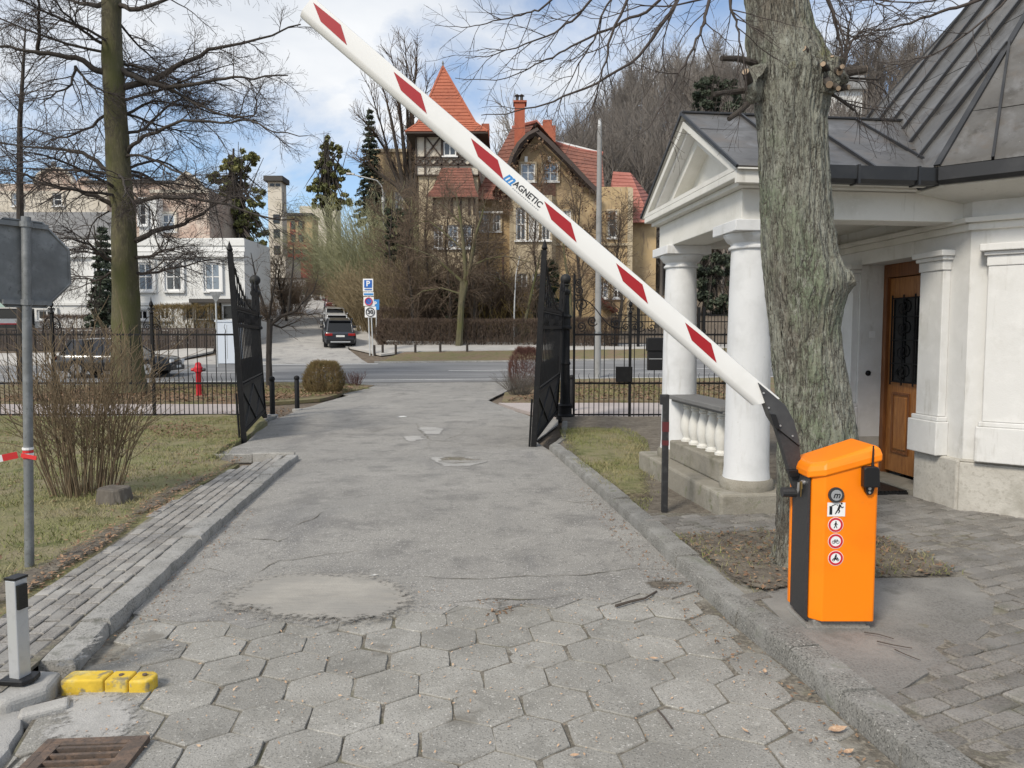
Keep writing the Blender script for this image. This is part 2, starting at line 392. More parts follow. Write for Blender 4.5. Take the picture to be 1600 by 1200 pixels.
M['trim_white'] = material('trim_white', (.67,.66,.62), .85, [(2.5,(.58,.57,.525),.48,.70,8), (2.5,(.50,.49,.45),.62,.74,8,(5,5,.6)), (30,(.68,.67,.64),.55,.72,4)], [(50,.2,.005)])
M['column_white'] = material('column_plaster', (.66,.668,.675), .88, [(3,(.58,.587,.59),.48,.68,7), (2,(.50,.495,.475),.56,.70,8,(4,4,.6)), (18,(.46,.45,.42),.67,.77,5)], [(30,.3,.008),(6,.2,.015)])
M['stone'] = material('plinth_stone', (.255,.235,.195), .95, [(1.8,(.33,.31,.265),.44,.66,7), (4,(.155,.145,.105),.52,.72,7), (6,(.13,.15,.06),.6,.74,6), (120,(.2,.185,.15),.5,.7,3)], [(90,.5,.008),(9,.6,.025)])
M['stone_light'] = material('wall_plinth', (.42,.40,.36), .95, [(1.4,(.52,.50,.455),.44,.66,7), (3,(.31,.295,.255),.52,.72,7), (30,(.36,.34,.30),.52,.7,4)], [(60,.4,.008),(7,.5,.02)])
M['zinc'] = material('roof_zinc', (.115,.108,.098), .40, [(1.6,(.17,.165,.158),.44,.66,7), (5,(.075,.068,.06),.52,.68,7), (2.6,(.145,.122,.10),.54,.68,7), (.9,(.20,.195,.19),.56,.66,8,(2.5,2.5,.6)), (30,(.30,.29,.27),.68,.76,3)], [(5,.2,.03),(1.5,.2,.06)], metal=.4, vary=.2)
M['gutter'] = material('gutter_dark', (.030,.031,.034), .42, [(3,(.05,.05,.052),.5,.7,5)], metal=.3)
M['wood'] = material('door_wood', (.33,.135,.035), .42, [(5,(.21,.078,.02),.42,.66,6,(7,7,.7)), (22,(.41,.19,.06),.5,.7,4,(4,4,.3))], [(40,.12,.003,(4,4,.3))], coat=.2)
M['wood_dark'] = material('door_frame_wood', (.15,.055,.018), .45, [(6,(.23,.09,.028),.45,.66,6,(6,6,.6))])
M['iron'] = material('black_iron', (.007,.007,.008), .6, [(12,(.013,.013,.013),.5,.7,4)], [(90,.2,.002)], spec=.25)
M['iron_dusty'] = material('iron_dusty', (.022,.022,.023), .6, [(14,(.05,.05,.05),.52,.7,4)])
M['iron_moss'] = material('iron_mossy', (.009,.009,.009), .65, [(4,(.028,.028,.018),.48,.7,6)], [(60,.3,.004)])
M['orange'] = material('orange_paint', (.93,.235,.002), .38, [(3,(.86,.205,.002),.45,.72,4), (7,(.72,.20,.02),.62,.74,8), (60,(.55,.20,.05),.68,.76,4)], [(220,.05,.001)], spec=.45)
M['anthracite'] = material('anthracite', (.032,.032,.034), .5, [(60,(.042,.042,.044),.45,.65,3)], [(260,.2,.001)])
M['bracket'] = material('bracket_grey', (.048,.049,.052), .42, [(8,(.065,.066,.068),.5,.7,4)])
M['black_plastic'] = material('black_plastic', (.009,.009,.010), .4)
M['arm_white'] = material('arm_white', (.78,.78,.765), .32, [(2.5,(.70,.70,.68),.55,.75,6)], spec=.5)
M['red_film'] = material('red_film', (.33,.004,.010), .5)
M['white_film'] = material('white_film', (.78,.78,.78), .45)
M['sign_red'] = material('sign_red', (.55,.02,.035), .45)
M['blue_print'] = material('blue_print', (.03,.22,.55), .5)
M['sign_blue'] = material('sign_blue', (.015,.12,.45), .45)
M['black_print'] = material('black_print', (.012,.012,.015), .5)
M['grey_print'] = material('grey_print', (.30,.31,.32), .45)
M['brass'] = material('key_brass', (.45,.30,.10), .35, metal=.8)
M['steel'] = material('bright_steel', (.62,.62,.62), .3, metal=.8)
M['galv'] = material('galvanised', (.19,.20,.205), .6, [(9,(.27,.28,.285),.45,.65,5), (40,(.12,.125,.125),.58,.72,4), (2,(.14,.145,.145),.5,.7,5)], [(60,.1,.003)], metal=.35)
M['alu'] = material('aluminium', (.52,.53,.54), .42, [(20,(.45,.46,.47),.5,.7,4)], metal=.35)
M['yellow'] = material('yellow_paint', (.66,.45,.04), .75, [(11,(.52,.35,.03),.45,.62,5), (14,(.24,.20,.11),.53,.62,8), (5,(.70,.56,.18),.52,.7,5), (40,(.30,.27,.2),.62,.70,4)], [(120,.4,.004)])
M['rust'] = material('rusty_cast_iron', (.10,.075,.06), .8, [(14,(.18,.12,.085),.45,.65,5), (60,(.06,.05,.045),.52,.7,3)], [(100,.4,.004)])
M['drain_shade'] = material('painted_shade', (.012,.011,.010), .9)  # near-black colour painting the shade seen between the grate bars
M['pole_concrete'] = material('pole_concrete', (.27,.27,.265), .9, [(3,(.20,.20,.195),.5,.7,5)], [(40,.2,.005)])
M['pole_white'] = material('pole_pale', (.50,.51,.51), .6)
def bark(name, c1, c2, c3, st, bumps, moss=None):
    ly = [(3.2, c2, .42, .62, 7, st), (9, c3, .5, .68, 6, st)]
    if moss: ly.append((1.3, moss, .46, .66, 6, (1,1,.5)))
    return material(name, c1, .95, ly, bumps)
M['bark_big'] = material('bark_furrowed', (.215,.218,.18), .95, [(1.4,(.155,.138,.11),.49,.62,7,(1,1,.7)), (2.2,(.165,.192,.13),.50,.64,7,(1,1,.6)), (1.0,(.275,.28,.24),.53,.65,8,(26,26,12)), (60,(.10,.092,.075),.55,.66,3), (1.0,(.060,.052,.042),.016,.003,7,(9,9,1.7),1), (1.0,(.085,.075,.06),.015,.003,7,(24,24,5.0),1), (1.3,(.16,.155,.045),.62,.70,6)], [(1,.8,.022,(9,9,1.7),.08), (1,.8,.011,(24,24,5.0),.10), (80,.7,.006)])
M['bark_olive'] = bark('bark_olive', (.105,.095,.052), (.075,.066,.042), (.145,.125,.075), (2,2,.6), [(14,.5,.03,(2,2,.6))], (.085,.086,.030))
M['bark_dark'] = bark('bark_dark', (.052,.043,.036), (.036,.03,.026), (.078,.066,.054), (2,2,.5), [(20,.5,.02,(2,2,.5))])
M['bark_grey'] = bark('bark_grey', (.12,.105,.088), (.085,.074,.062), (.165,.15,.128), (2,2,.5), [(20,.4,.02,(2,2,.5))])
M['bark_cut'] = material('cut_wood', (.36,.27,.19), .9)
M['twig'] = material('twig_dark', (.060,.048,.042), .9)
M['twig_brown'] = material('twig_brown', (.125,.090,.062), .9, vary=.1)
M['twig_shrub'] = material('twig_shrub', (.17,.125,.075), .9, [(6,(.11,.08,.05),.45,.65)])
M['twig_forest'] = material('twig_forest', (.185,.162,.142), .95, [(.06,(.14,.125,.112),.42,.6,3), (.045,(.25,.225,.20),.5,.66,3)])
M['twig_red'] = material('twig_red', (.115,.052,.040), .9)
M['twig_tan'] = material('twig_tan', (.29,.23,.135), .9, [(.6,(.20,.155,.09),.45,.65)])
M['twig_green'] = material('twig_green', (.36,.36,.215), .9, [(.3,(.25,.25,.14),.45,.65)])
M['twig_yellow'] = material('twig_yellow', (.34,.25,.085), .9)
M['leaf_ever'] = material('evergreen_leaf', (.024,.042,.018), .7, [(.8,(.042,.062,.022),.45,.65,4)])
M['leaf_ivy'] = material('ivy_leaf', (.125,.135,.045), .7, [(.5,(.20,.185,.055),.45,.65,4), (.9,(.075,.088,.032),.52,.7,4)])
M['needle'] = material('needle', (.052,.068,.044), .8, [(.9,(.045,.055,.03),.48,.68,4)])
M['hill_floor'] = material('hill_floor', (.125,.098,.072), .97, [(.2,(.16,.125,.09),.42,.62,6), (2,(.09,.072,.052),.5,.7,5)], [(3,.8,.2)])
M['hedge'] = material('hedge_twig', (.115,.080,.058), .95, [(2.2,(.075,.052,.040),.44,.62,5), (5,(.15,.11,.075),.52,.7,5)])
M['hedge_tan'] = material('hedge_tan', (.20,.145,.060), .95, [(2.5,(.15,.10,.045),.44,.62,5), (6,(.14,.13,.045),.54,.7,5)])
M['tile'] = material('red_roof_tile', (.33,.10,.055), .8, [(.8,(.42,.13,.07),.42,.66,6), (5,(.26,.065,.035),.52,.70,5), (18,(.46,.17,.10),.56,.72,4)], [(9,.4,.03)])
M['tile_brown'] = material('brown_roof_tile', (.19,.080,.058), .85, [(.8,(.26,.11,.078),.42,.66,6), (5,(.085,.045,.038),.52,.70,5)], [(9,.4,.03)])
M['tile_pink'] = material('faded_roof_tile', (.34,.125,.095), .85, [(.9,(.40,.165,.13),.42,.66,6), (5,(.26,.09,.07),.52,.70,5)], [(9,.4,.03)])
M['brick_red'] = material('brick_red', (.36,.10,.055), .9, [(2,(.30,.085,.05),.45,.65,5), (14,(.42,.15,.09),.54,.7,4)], [(20,.3,.02)])
M['ochre'] = material('ochre_render', (.47,.345,.19), .92, [(.35,(.34,.25,.15),.44,.64,7), (2,(.49,.38,.24),.54,.70,6), (1.2,(.27,.20,.13),.58,.68,8,(2,2,.4))], [(20,.2,.01)])
M['ochre_pale'] = material('pale_ochre_render', (.49,.41,.285), .92, [(.35,(.41,.34,.235),.44,.64,7), (1.2,(.33,.27,.19),.58,.68,8,(2,2,.4))], [(20,.2,.01)])
M['cream'] = material('cream_render', (.58,.53,.45), .92, [(.5,(.50,.45,.37),.45,.66,6)], [(20,.2,.01)])
M['house_white'] = material('house_white', (.70,.70,.685), .92, [(.5,(.62,.62,.60),.45,.68,6), (3,(.66,.655,.63),.52,.7,5)], [(20,.15,.01)])
M['timber'] = material('dark_timber', (.055,.040,.033), .85)
M['brown_board'] = material('brown_board', (.11,.055,.038), .85, [(3,(.08,.04,.03),.45,.65,4)])
M['maroon'] = material('maroon_brick', (.21,.045,.035), .9, [(2,(.17,.035,.03),.45,.65,4)])
M['house_brick'] = material('pale_brick', (.44,.33,.27), .92, [(.5,(.54,.46,.39),.42,.58,6), (6,(.36,.22,.17),.54,.7,4)], [(20,.2,.01)])
M['roof_grey'] = material('roof_grey', (.16,.158,.155), .8, [(1,(.21,.208,.20),.45,.66,5)])
M['roof_dark'] = material('roof_dark', (.06,.055,.05), .85)
M['frame_white'] = material('window_frame_white', (.72,.72,.71), .6)
M['glass'] = material('window_glass', (.05,.058,.065), .08, spec=.8)
M['curtain'] = material('window_curtain', (.42,.41,.38), .35, spec=.6)
M['glass_dark'] = material('dark_glass', (.010,.011,.012), .12, spec=.5)
M['glass_sky'] = material('sky_tinted_glass', (.16,.20,.25), .05, spec=1.0)  # pale blue base colour paints a reflection of the sky into the pane
M['fence_board'] = material('fence_board', (.065,.05,.042), .9, [(6,(.04,.032,.028),.45,.65,4,(3,3,.4))], vary=.15)
M['green_fence'] = material('green_fence', (.035,.06,.04), .8)
M['tyre'] = material('tyre', (.013,.013,.014), .85)
M['rim'] = material('rim', (.30,.30,.31), .35, metal=.7)
M['car_lamp'] = material('red_lamp', (.28,.012,.012), .25)
M['car_clear'] = material('clear_lamp', (.60,.62,.64), .15)
M['plate'] = material('plate', (.68,.68,.66), .5)
def paint(name, c): return material(name, c, .3, coat=.6, spec=.5)
M['paint_navy'] = paint('paint_navy', (.018,.022,.032)); M['paint_black'] = paint('paint_black', (.010,.011,.014))
M['paint_silver'] = paint('paint_silver', (.40,.41,.42)); M['paint_white'] = paint('paint_white', (.60,.61,.62))
M['paint_red'] = paint('paint_red', (.16,.022,.03)); M['paint_grey'] = paint('paint_grey', (.20,.20,.195))
M['hydrant'] = material('hydrant_red', (.50,.012,.022), .5, [(12,(.42,.01,.02),.5,.7,4)])
M['faded_red'] = material('faded_red',(.10,.016,.018),.6)
M['tape_red'] = material('tape_red', (.60,.03,.03), .5)
M["awning"] = material("awning_green", (.22,.30,.26), .8)
M['box_pale'] = material('box_pale', (.56,.61,.68), .6)
M['concrete_wall'] = material('concrete_wall', (.36,.345,.32), .92, [(.6,(.28,.265,.245),.45,.66,6)])
# ================================================================== the setting: ground, drive, road, kerbs, pavements
def xy(p): return (p.x, p.y)
def gp(*pts, dz=0.0): return [xy(G(a, b, dz)) for a, b in pts]
# terrain: one sheet from behind the camera up the hill to the horizon
def terrain(x, y):
    z = fz(y) - .03
    hx = min(1.0, max(0.0, (x + 14)/52.0)); hy = min(1.0, max(0.0, (y - 76)/112.0))
    hx = hx*hx*(3-2*hx); hy = hy*hy*(3-2*hy)
    z += 37.0*hx*hy + 12.0*max(0.0, min(1.0, (x-60)/120))*hy
    return z
gx = [-600,-300,-160,-100,-70] + list(np.arange(-50,51,2.5)) + [60,75,90,110,130,160,220,300,600]
gy = [-30,-10,-2,2,6,10,14,18,22,25,27,28.5,30,33,36,39.5,42,44,48,52,56,60,65,70,80,90,100,110,120,135,150,170,190,215,240,300,400,600,900]
gv = [(x, y, terrain(x, y) - (.05 if y < 60 else 0)) for y in gy for x in gx]
nx_ = len(gx)
gf = [(j*nx_+i, j*nx_+i+1, (j+1)*nx_+i+1, (j+1)*nx_+i) for j in range(len(gy)-1) for i in range(nx_-1)]
mb = MB(); mb.add(gv, gf)
tag(build('ground', mb, M['hill_floor'], smooth=True), kind='structure')

# outlines (drive runs slightly to the left as it recedes)
L_KERB = [G(-80,1290), G(17,1178), G(61,1107), G(117,1055), G(173,992), G(234,936), G(277,892), G(373,801), G(466,719)]
R_KERB = [G(1560,1330), G(1405,1200), G(1311,1116), G(1232,1045), G(1150,981), G(1056,891), G(1000,835), G(925,765), G(858,704)]
lk = [xy(p) for p in L_KERB]; rk = [xy(p) for p in R_KERB]
# bed under the hexagonal slabs
bed = [lk[0], (lk[0][0], .6), (rk[0][0], .6), rk[0]] + rk[1:6] + [lk[6]] + lk[1:6][::-1]
sheet('driveway', [(-3.2,.4),(2.6,.4),(2.4,2.4)] + rk[1:6] + list(reversed(lk[1:7])) + [(-3.4,2.4)], -.003, M['joint'], res=.15, bump=.012, bs=7, skirt=0)
DRIVE = bpy.data.objects['driveway']
# asphalt part of the drive, its near edge broken along the slabs
edge_px = [(208,962),(236,968),(290,975),(345,972),(385,985),(436,972),(492,983),(545,970),(598,962),(640,958),(690,962),(716,948),(772,955),(820,945),(868,953),(910,938),(955,946),(1000,930),(1050,938),(1092,925)]
near = gp(*edge_px)
asph = near + [rk[5], rk[6], rk[7], rk[8], xy(G(836,690)), xy(G(872,664)), xy(G(872,655)), xy(G(830,652)), xy(G(762,626)), xy(G(800,606))]
asph += [(5.5, 30.4), (-9.0, 29.2), xy(G(545,618)), xy(G(470,640)), xy(G(440,652)), xy(G(418,660)), xy(G(385,692)), xy(G(330,714)), xy(G(466,716)), lk[7], lk[6], lk[5]]
ad = sheet('asphalt', asph, .012, M['asphalt'], res=.30, bump=.012, bs=1.3, skirt=.03)
# patches and scars lying on the asphalt
def patch(name, px, m, dz=.017, jit=.02, mid=3):
    pts = gp(*px); out = []
    n = len(pts)
    for i in range(n):
        a, b = Vector(pts[i]), Vector(pts[(i+1)%n])
        for j in range(mid):
            p = a.lerp(b, j/mid); out.append((p.x + R.uniform(-jit,jit), p.y + R.uniform(-jit,jit)))
    return sheet(name, out, dz, m, res=.10, bump=.012, bs=1.3, skirt=0, parent=ad, fade=(.34 if m is M['patch'] else .15))
patch('cement_patch', [(315,945),(375,905),(470,890),(560,895),(640,908),(690,945),(640,975),(560,988),(478,990),(400,982),(345,968)], M['patch'], .030, .06)
patch('cement_patch', [(560,915),(612,918),(640,932),(632,955),(604,958),(585,935)], M['dust'], .016, .03)
patch('pothole_rim', [(664,716),(700,714),(740,716),(770,722),(738,730),(690,731)], M['dust'], .0165, .05)
patch('pothole', [(676,718),(700,715),(735,716),(758,720),(730,723),(695,724)], M['joint'], .0205, .04)
patch('cement_patch', [(648,668),(676,666),(700,672),(690,680),(655,680)], M['dust'], .0165, .06)
patch('cement_patch', [(617,684),(650,681),(672,688),(640,692)], M['dust'], .0165, .06)
patch('cement_patch', [(620,651),(640,650),(640,653),(618,653)], M['marking'], .0165, .02)
patch('pothole', [(752,944),(775,938),(800,946),(792,958),(765,960)], M['joint'], .0205, .02)
patch('worn_strip', [(1010,905),(1085,912),(1086,922),(1030,930),(1000,918)], M['soil'], .0165, .04)
def crack(pts, w=.010):
    q = [G(a, b) for a, b in pts]; out = []
    for a, b in zip(q, q[1:]):
        n = max(2, int((b-a).length/.10))
        for j in range(n): out.append(a.lerp(b, j/n) + Vector((R.uniform(-.035,.035), R.uniform(-.03,.03), 0)))
    out.append(q[-1]); mbk = MB()
    l, r = [], []
    for i, p in enumerate(out):
        w_ = w*min(1, .25+3*i/len(out), .25+3*(len(out)-1-i)/len(out))
        d = (out[min(i+1,len(out)-1)] - out[max(i-1,0)]); d.z = 0; d.normalize(); s = Vector((-d.y, d.x, 0))*w_*R.uniform(.25,1.2)
        z = gz(p.x, p.y) + .012 + .012*noise.noise(Vector((p.x*1.3, p.y*1.3, 3.3))) + .0055
        l.append((p.x+s.x, p.y+s.y, z)); r.append((p.x-s.x, p.y-s.y, z))
    n = len(l); mbk.add(l + r, [(i, n+i, n+i+1, i+1) for i in range(n-1)])
    return build('crack', mbk, M['joint'], ad)
for c in ([(515,683),(580,676),(640,664)], [(650,662),(655,672),(672,688),(668,705)], [(672,688),(720,694),(800,701),(830,700)], [(395,900),(440,880),(500,872),(560,862)], [(455,828),(490,814),(510,800)],
          [(335,938),(420,912),(520,908),(600,905)], [(860,905),(930,900),(990,892),(1050,893)], [(270,905),(330,890),(360,902)], [(380,842),(440,848),(480,835)], [(690,690),(720,680),(730,672)], [(870,785),(900,788),(940,786)],
          [(1010,915),(1040,908),(1080,905)], [(700,947),(760,938),(840,941),(900,932)], [(640,905),(720,908),(800,905),(880,903)]):
    crack(c, .0065)

# hexagonal concrete slabs, each one a piece of the drive
HF = .335
ddir = Vector((-.118, .993, 0)); cdir = Vector((.993, .118, 0))
o0 = G(655, 1112)
hexn = 0
def poly_in(poly, x, y):
    r = False; j = len(poly)-1
    for i in range(len(poly)):
        xi, yi = poly[i][:2]; xj, yj = poly[j][:2]
        if (yi > y) != (yj > y) and x < (xj-xi)*(y-yi)/(yj-yi)+xi: r = not r
        j = i
    return r
hexzone = [(-3.3,1.9),(2.5,1.9)] + rk[1:6] + [xy(G(1050,900)), xy(G(300,905))] + [lk[5], lk[4], lk[3], lk[2], lk[1]]
def clip_poly(poly, a, b):                       # keep what lies left of a->b
    out = []; n = len(poly)
    def sd(p): return (b[0]-a[0])*(p[1]-a[1]) - (b[1]-a[1])*(p[0]-a[0])
    for i in range(n):
        p, q = poly[i], poly[(i+1)%n]; sp, sq = sd(p), sd(q)
        if sp >= 0: out.append(p)
        if (sp >= 0) != (sq >= 0):
            t = sp/(sp-sq); out.append((p[0]+(q[0]-p[0])*t, p[1]+(q[1]-p[1])*t))
    return out
for iv in range(-9, 11):
    for iu in range(-10, 11):
        c = o0 + ddir*(iv*HF*.866) + cdir*((iu + .5*(iv % 2))*HF)
        if not poly_in(hexzone, c.x, c.y): continue
        gap = R.uniform(.002, .007); rr = HF/math.sqrt(3) - gap
        rot = R.uniform(-.035, .035); cx_, cy_ = c.x + R.uniform(-.009,.009), c.y + R.uniform(-.009,.009)
        ol = []
        for k in range(6):
            t0 = math.pi/6 + k*math.pi/3; t1 = t0 + math.pi/3
            for m_ in range(3):
                f = m_/3; lx = (1-f)*math.cos(t0)+f*math.cos(t1); ly = (1-f)*math.sin(t0)+f*math.sin(t1)
                e = rr*(1 - (R.uniform(.0,.035) if m_ == 0 else 0) + R.uniform(-.02,.010))
                ol.append((lx*e, ly*e))
        base_t = math.atan2(cdir.y, cdir.x) + rot
        tilt = (R.uniform(-.012,.012), R.uniform(-.012,.012)); h0 = R.uniform(-.003,.003)
        wp = [(cx_ + a*math.cos(base_t) - b*math.sin(base_t), cy_ + a*math.sin(base_t) + b*math.cos(base_t)) for a, b in ol]
        for a, b in zip(lk[1:7], lk[2:7]): wp = clip_poly(wp, (b[0]+.02, b[1]), (a[0]+.02, a[1])) if abs((a[1]+b[1])/2 - cy_) < .8 else wp
        for a, b in zip(rk[1:6], rk[2:6]): wp = clip_poly(wp, (a[0]-.02, a[1]), (b[0]-.02, b[1])) if abs((a[1]+b[1])/2 - cy_) < .8 else wp
        if len(wp) < 4: continue
        n = len(wp)
        def hz(p, dz): return gz(cx_, cy_) + dz + (p[0]-cx_)*tilt[0] + (p[1]-cy_)*tilt[1] - .012*(fz(p[1]) != 0)*(p[1]-cy_)
        mx = sum(p[0] for p in wp)/n; my = sum(p[1] for p in wp)/n
        top = [(mx+(p[0]-mx)*.98, my+(p[1]-my)*.98, hz(p, .005+h0)) for p in wp]
        mid_ = [(p[0], p[1], hz(p, .0+h0)) for p in wp]; bot = [(p[0], p[1], hz(p, -.03)) for p in wp]
        mbk = MB(); mbk.add(top + mid_ + bot + [(mx, my, hz((mx,my), .0065+h0))],
            [(i, (i+1)%n, 3*n) for i in range(n)] + [(n+i, n+(i+1)%n, (i+1)%n, i) for i in range(n)] + [(2*n+i, 2*n+(i+1)%n, n+(i+1)%n, n+i) for i in range(n)])
        o = build('paving_slab', mbk, M['slab'], DRIVE, smooth=False); hexn += 1
# cement dust spilt over the slabs by the left kerb
dq = [(120,1062),(185,1050),(232,1090),(255,1130),(235,1165),(160,1180),(60,1180),(35,1160),(70,1110)]
def patch2(name, px, m, dz, jit=.03, res=.12, parent=DRIVE):
    pts = gp(*px); out = []
    n = len(pts)
    for i in range(n):
        a, b = Vector(pts[i]), Vector(pts[(i+1)%n])
        for j in range(4):
            p = a.lerp(b, j/4); out.append((p.x + R.uniform(-jit,jit), p.y + R.uniform(-jit,jit)))
    return sheet(name, out, dz, m, res=.08, bump=.004, bs=7, skirt=0, parent=parent, fade=.22)
patch2('cement_skim', dq, M['dust'], .012)
patch2('cement_skim', [(60,1075),(110,1040),(150,1010),(190,1000),(170,1035),(130,1075),(95,1100)], M['dust'], .113)
patch2('cement_skim', [(232,1010),(275,990),(300,1000),(295,1030),(250,1042),(225,1035)], M['dust'], .010)

# kerbs: rows of stones, the road side broken by a step
def kerb(name, pts, w, h, m, side, seglen=.75, top_in=.0, dz=0.0, rough=.012):
    root = bpy.data.objects.new(name, None); link(root); tag(root, None, None, None, 'structure')
    pl = [Vector((p[0], p[1])) for p in pts]
    for a, b in zip(pl, pl[1:]):
        L_ = (b-a).length; n = max(1, round(L_/seglen))
        for i in range(n):
            p, q = a.lerp(b, i/n), a.lerp(b, (i+1)/n); d = (q-p).normalized(); s = Vector((-d.y, d.x))*side
            g = .004; p = p + d*g; q = q - d*g
            hh = h + R.uniform(-.012,.012); k = 7
            mbk = MB(); rows = []
            for j in range(k):
                c = p.lerp(q, j/(k-1)); e = R.uniform(-rough, rough)
                z = fz(c.y) + dz; sh = .018 + R.uniform(0, .02)
                ring = [(0+e*.4, -.05), (0+e*.5, hh-sh-.01), (sh*.35+e*.3, hh-sh*.25), (sh+e*.2, hh+R.uniform(-.003,.003)), (w-.012, hh+.002+R.uniform(-.003,.003)), (w, hh-.014), (w, -.05)]
                rows.append([(c.x+s.x*t, c.y+s.y*t, z+zz) for t, zz in ring])
            nr = len(rows[0]); vs_ = [v for r_ in rows for v in r_]
            fs = []
            for j in range(k-1):
                for t in range(nr-1):
                    f = (j*nr+t, j*nr+t+1, (j+1)*nr+t+1, (j+1)*nr+t); fs.append(f if side > 0 else tuple(reversed(f)))
            fs.append(tuple(range(nr-1,-1,-1)) if side > 0 else tuple(range(nr))); e0 = (k-1)*nr
            fs.append(tuple(range(e0, e0+nr)) if side > 0 else tuple(range(e0+nr-1, e0-1, -1)))
            mbk.add(vs_, fs)
            build('kerb_stone', mbk, m, root, smooth=True, world=False)
    return root
kerb('kerb_left', lk[3:], .175, .098, M['kerb'], 1, .62, rough=.016)
kerb('kerb_left_near', [lk[0], lk[1], (lk[2][0]-.02, lk[2][1]-.05)], .16, .032, M['dust'], 1, .55, rough=.02)
kerb('kerb_right', rk, .19, .115, M['kerb_dark'], -1, .85, rough=.016)
# kerb round the lawn by the left gate leaf, and the short edging that ends the pavement
kerb('kerb_gate_left', gp((318,716),(352,694),(384,684),(420,660),(433,653)), .12, .07, M['kerb_dark'], 1, .9)
kerb('kerb_pavement_end', gp((462,716),(330,717)), .07, .09, M['kerb'], 1, .8)
kerb('kerb_gate_right', gp((858,704),(876,690),(878,664)), .12, .09, M['kerb_dark'], -1, .9)

# left pavement: bed and single pavers
def off_line(pts, d):
    out = []
    for i, p in enumerate(pts):
        a = Vector(pts[max(i-1,0)]); b = Vector(pts[min(i+1,len(pts)-1)]); t = (b-a).normalized(); s = Vector((-t.y, t.x))
        out.append((p[0]+s.x*d, p[1]+s.y*d))
    return out
inner = off_line(lk[2:], .165)
outer_px = gp((-170,1150),(-95,1055),(0,962),(60,925),(130,879),(230,810),(300,765),(347,738),(372,722), dz=.1)
pave = inner + list(reversed(outer_px)) + [(-3.6,3.0)]
pv = sheet('pavement_left', [(p[0], p[1]) for p in ([(lk[1][0]-.17, lk[1][1]), (-2.62, 3.2)] + inner + list(reversed(outer_px[:-1])))], .093, M['joint'], res=.3, bump=.006, bs=5, skirt=.02)
pz = [(p[0], p[1]) for p in ([(-2.62, 3.2)] + inner + list(reversed(outer_px[:-1])))]
BW, BL = .100, .198
pd = Vector((L_KERB[-1].x-L_KERB[4].x, L_KERB[-1].y-L_KERB[4].y)).normalized(); pc = Vector((-pd.y, pd.x)); po = Vector(lk[4]) + pc*.18
pmesh = []
for k in range(6):
    mbk = MB(); w, l = BW-.009-R.uniform(0,.004), BL-.017-R.uniform(0,.007); e = .007
    ring = [(-l/2,-w/2),(l/2,-w/2),(l/2,w/2),(-l/2,w/2)]
    mbk.add([(a*(1-2*e/l), b*(1-2*e/w), .0) for a, b in ring] + [(a, b, -.005) for a, b in ring] + [(a, b, -.04) for a, b in ring],
            [(0,1,2,3)] + [(4+i,4+(i+1)%4,(i+1)%4,i) for i in range(4)] + [(8+i,8+(i+1)%4,4+(i+1)%4,4+i) for i in range(4)])
    me = bpy.data.meshes.new('paver'); me.from_pydata(mbk.v, [], mbk.f); me.materials.append(M['paver']); pmesh.append(me)
n_p = 0
for iv in range(-16, 40):
    for iu in range(0, 11):
        c = po + pd*((iv + .5*(iu % 2))*BL) + pc*((iu+.5)*BW)
        if not poly_in(pz, c.x, c.y) or c.y < 3.15: continue
        if n_p >= 300: continue
        o = bpy.data.objects.new('paver', pmesh[R.randrange(6)]); link(o, pv)
        o.location = (c.x, c.y, fz(c.y) + .104 + R.uniform(-.003,.003) + .006*noise.noise(Vector((c.x*.9, c.y*.9, 1)))); n_p += 1
        o.rotation_euler = (R.uniform(-.018,.018), R.uniform(-.018,.018), math.atan2(pd.y, pd.x) + R.uniform(-.02,.02))

# lawn left of the pavement, up to the fence
lawn_poly = [(-30,-1),(-5.2,-1)] + [(p[0]+.02, p[1]) for p in outer_px] + gp((330,716),(350,696),(382,682),(418,660), dz=.08) + [(-5.9,17.25),(-30,17.25)]
tag(sheet('lawn', lawn_poly, .085, M['lawn'], res=.45, bump=.05, bs=.8, skirt=.12), kind='structure')
def bare(px, m, dz, jit=.12):
    pts = gp(*px, dz=.085); out = []
    n = len(pts)
    for i in range(n):
        a, b = Vector(pts[i]), Vector(pts[(i+1)%n])
        for j in range(6):
            p = a.lerp(b, j/6); out.append((p.x + R.uniform(-jit,jit)*.5, p.y + R.uniform(-jit,jit)))
    return sheet('soil', out, dz, m, res=.12, bump=.035, bs=.8, skirt=.0, fade=.22)
# beaten soil beside the pavement
soil_l = [(-300,1010),(-80,960),(0,905),(90,868),(180,815),(250,770),(330,735),(368,716),(380,720),(345,742),(300,768),(232,812),(132,881),(62,927),(0,966),(-95,1057)]
bare(soil_l, M['soil'], .112, .10)

# right side: soil, concrete pad round the barrier, old pavers
rin = off_line(rk, -.185)
right_poly = rin + gp((872,655),(1300,650), dz=.09)[::1] + [(9.0,17.2),(13,17.2),(13,0.6),(2.9,.6)]
right_poly = [p for p in rin] + [xy(G(880,660)), (1.15,17.2), (13,17.2), (13,.6), (3.2,.6)]
sheet('ground_right', right_poly, .070, M['soil'], res=.4, bump=.03, bs=1.2, skirt=.1)
grass_r = gp((872,672),(905,668),(975,668),(1012,690),(1018,730),(1030,775),(1010,800),(985,795),(940,762),(890,718), dz=.08)
gr = sheet('lawn_right', grass_r, .094, M['lawn'], res=.18, bump=.03, bs=1.2, skirt=.0, fade=.35)
pad_poly = gp((1182,930),(1235,915),(1300,908),(1380,902),(1506,902),(1555,936),(1545,985),(1469,1040),(1385,1092),(1352,1098), dz=.1)
pad = sheet('concrete_pad', pad_poly, .100, M['pad'], res=.15, bump=.016, bs=2.5, skirt=.05)
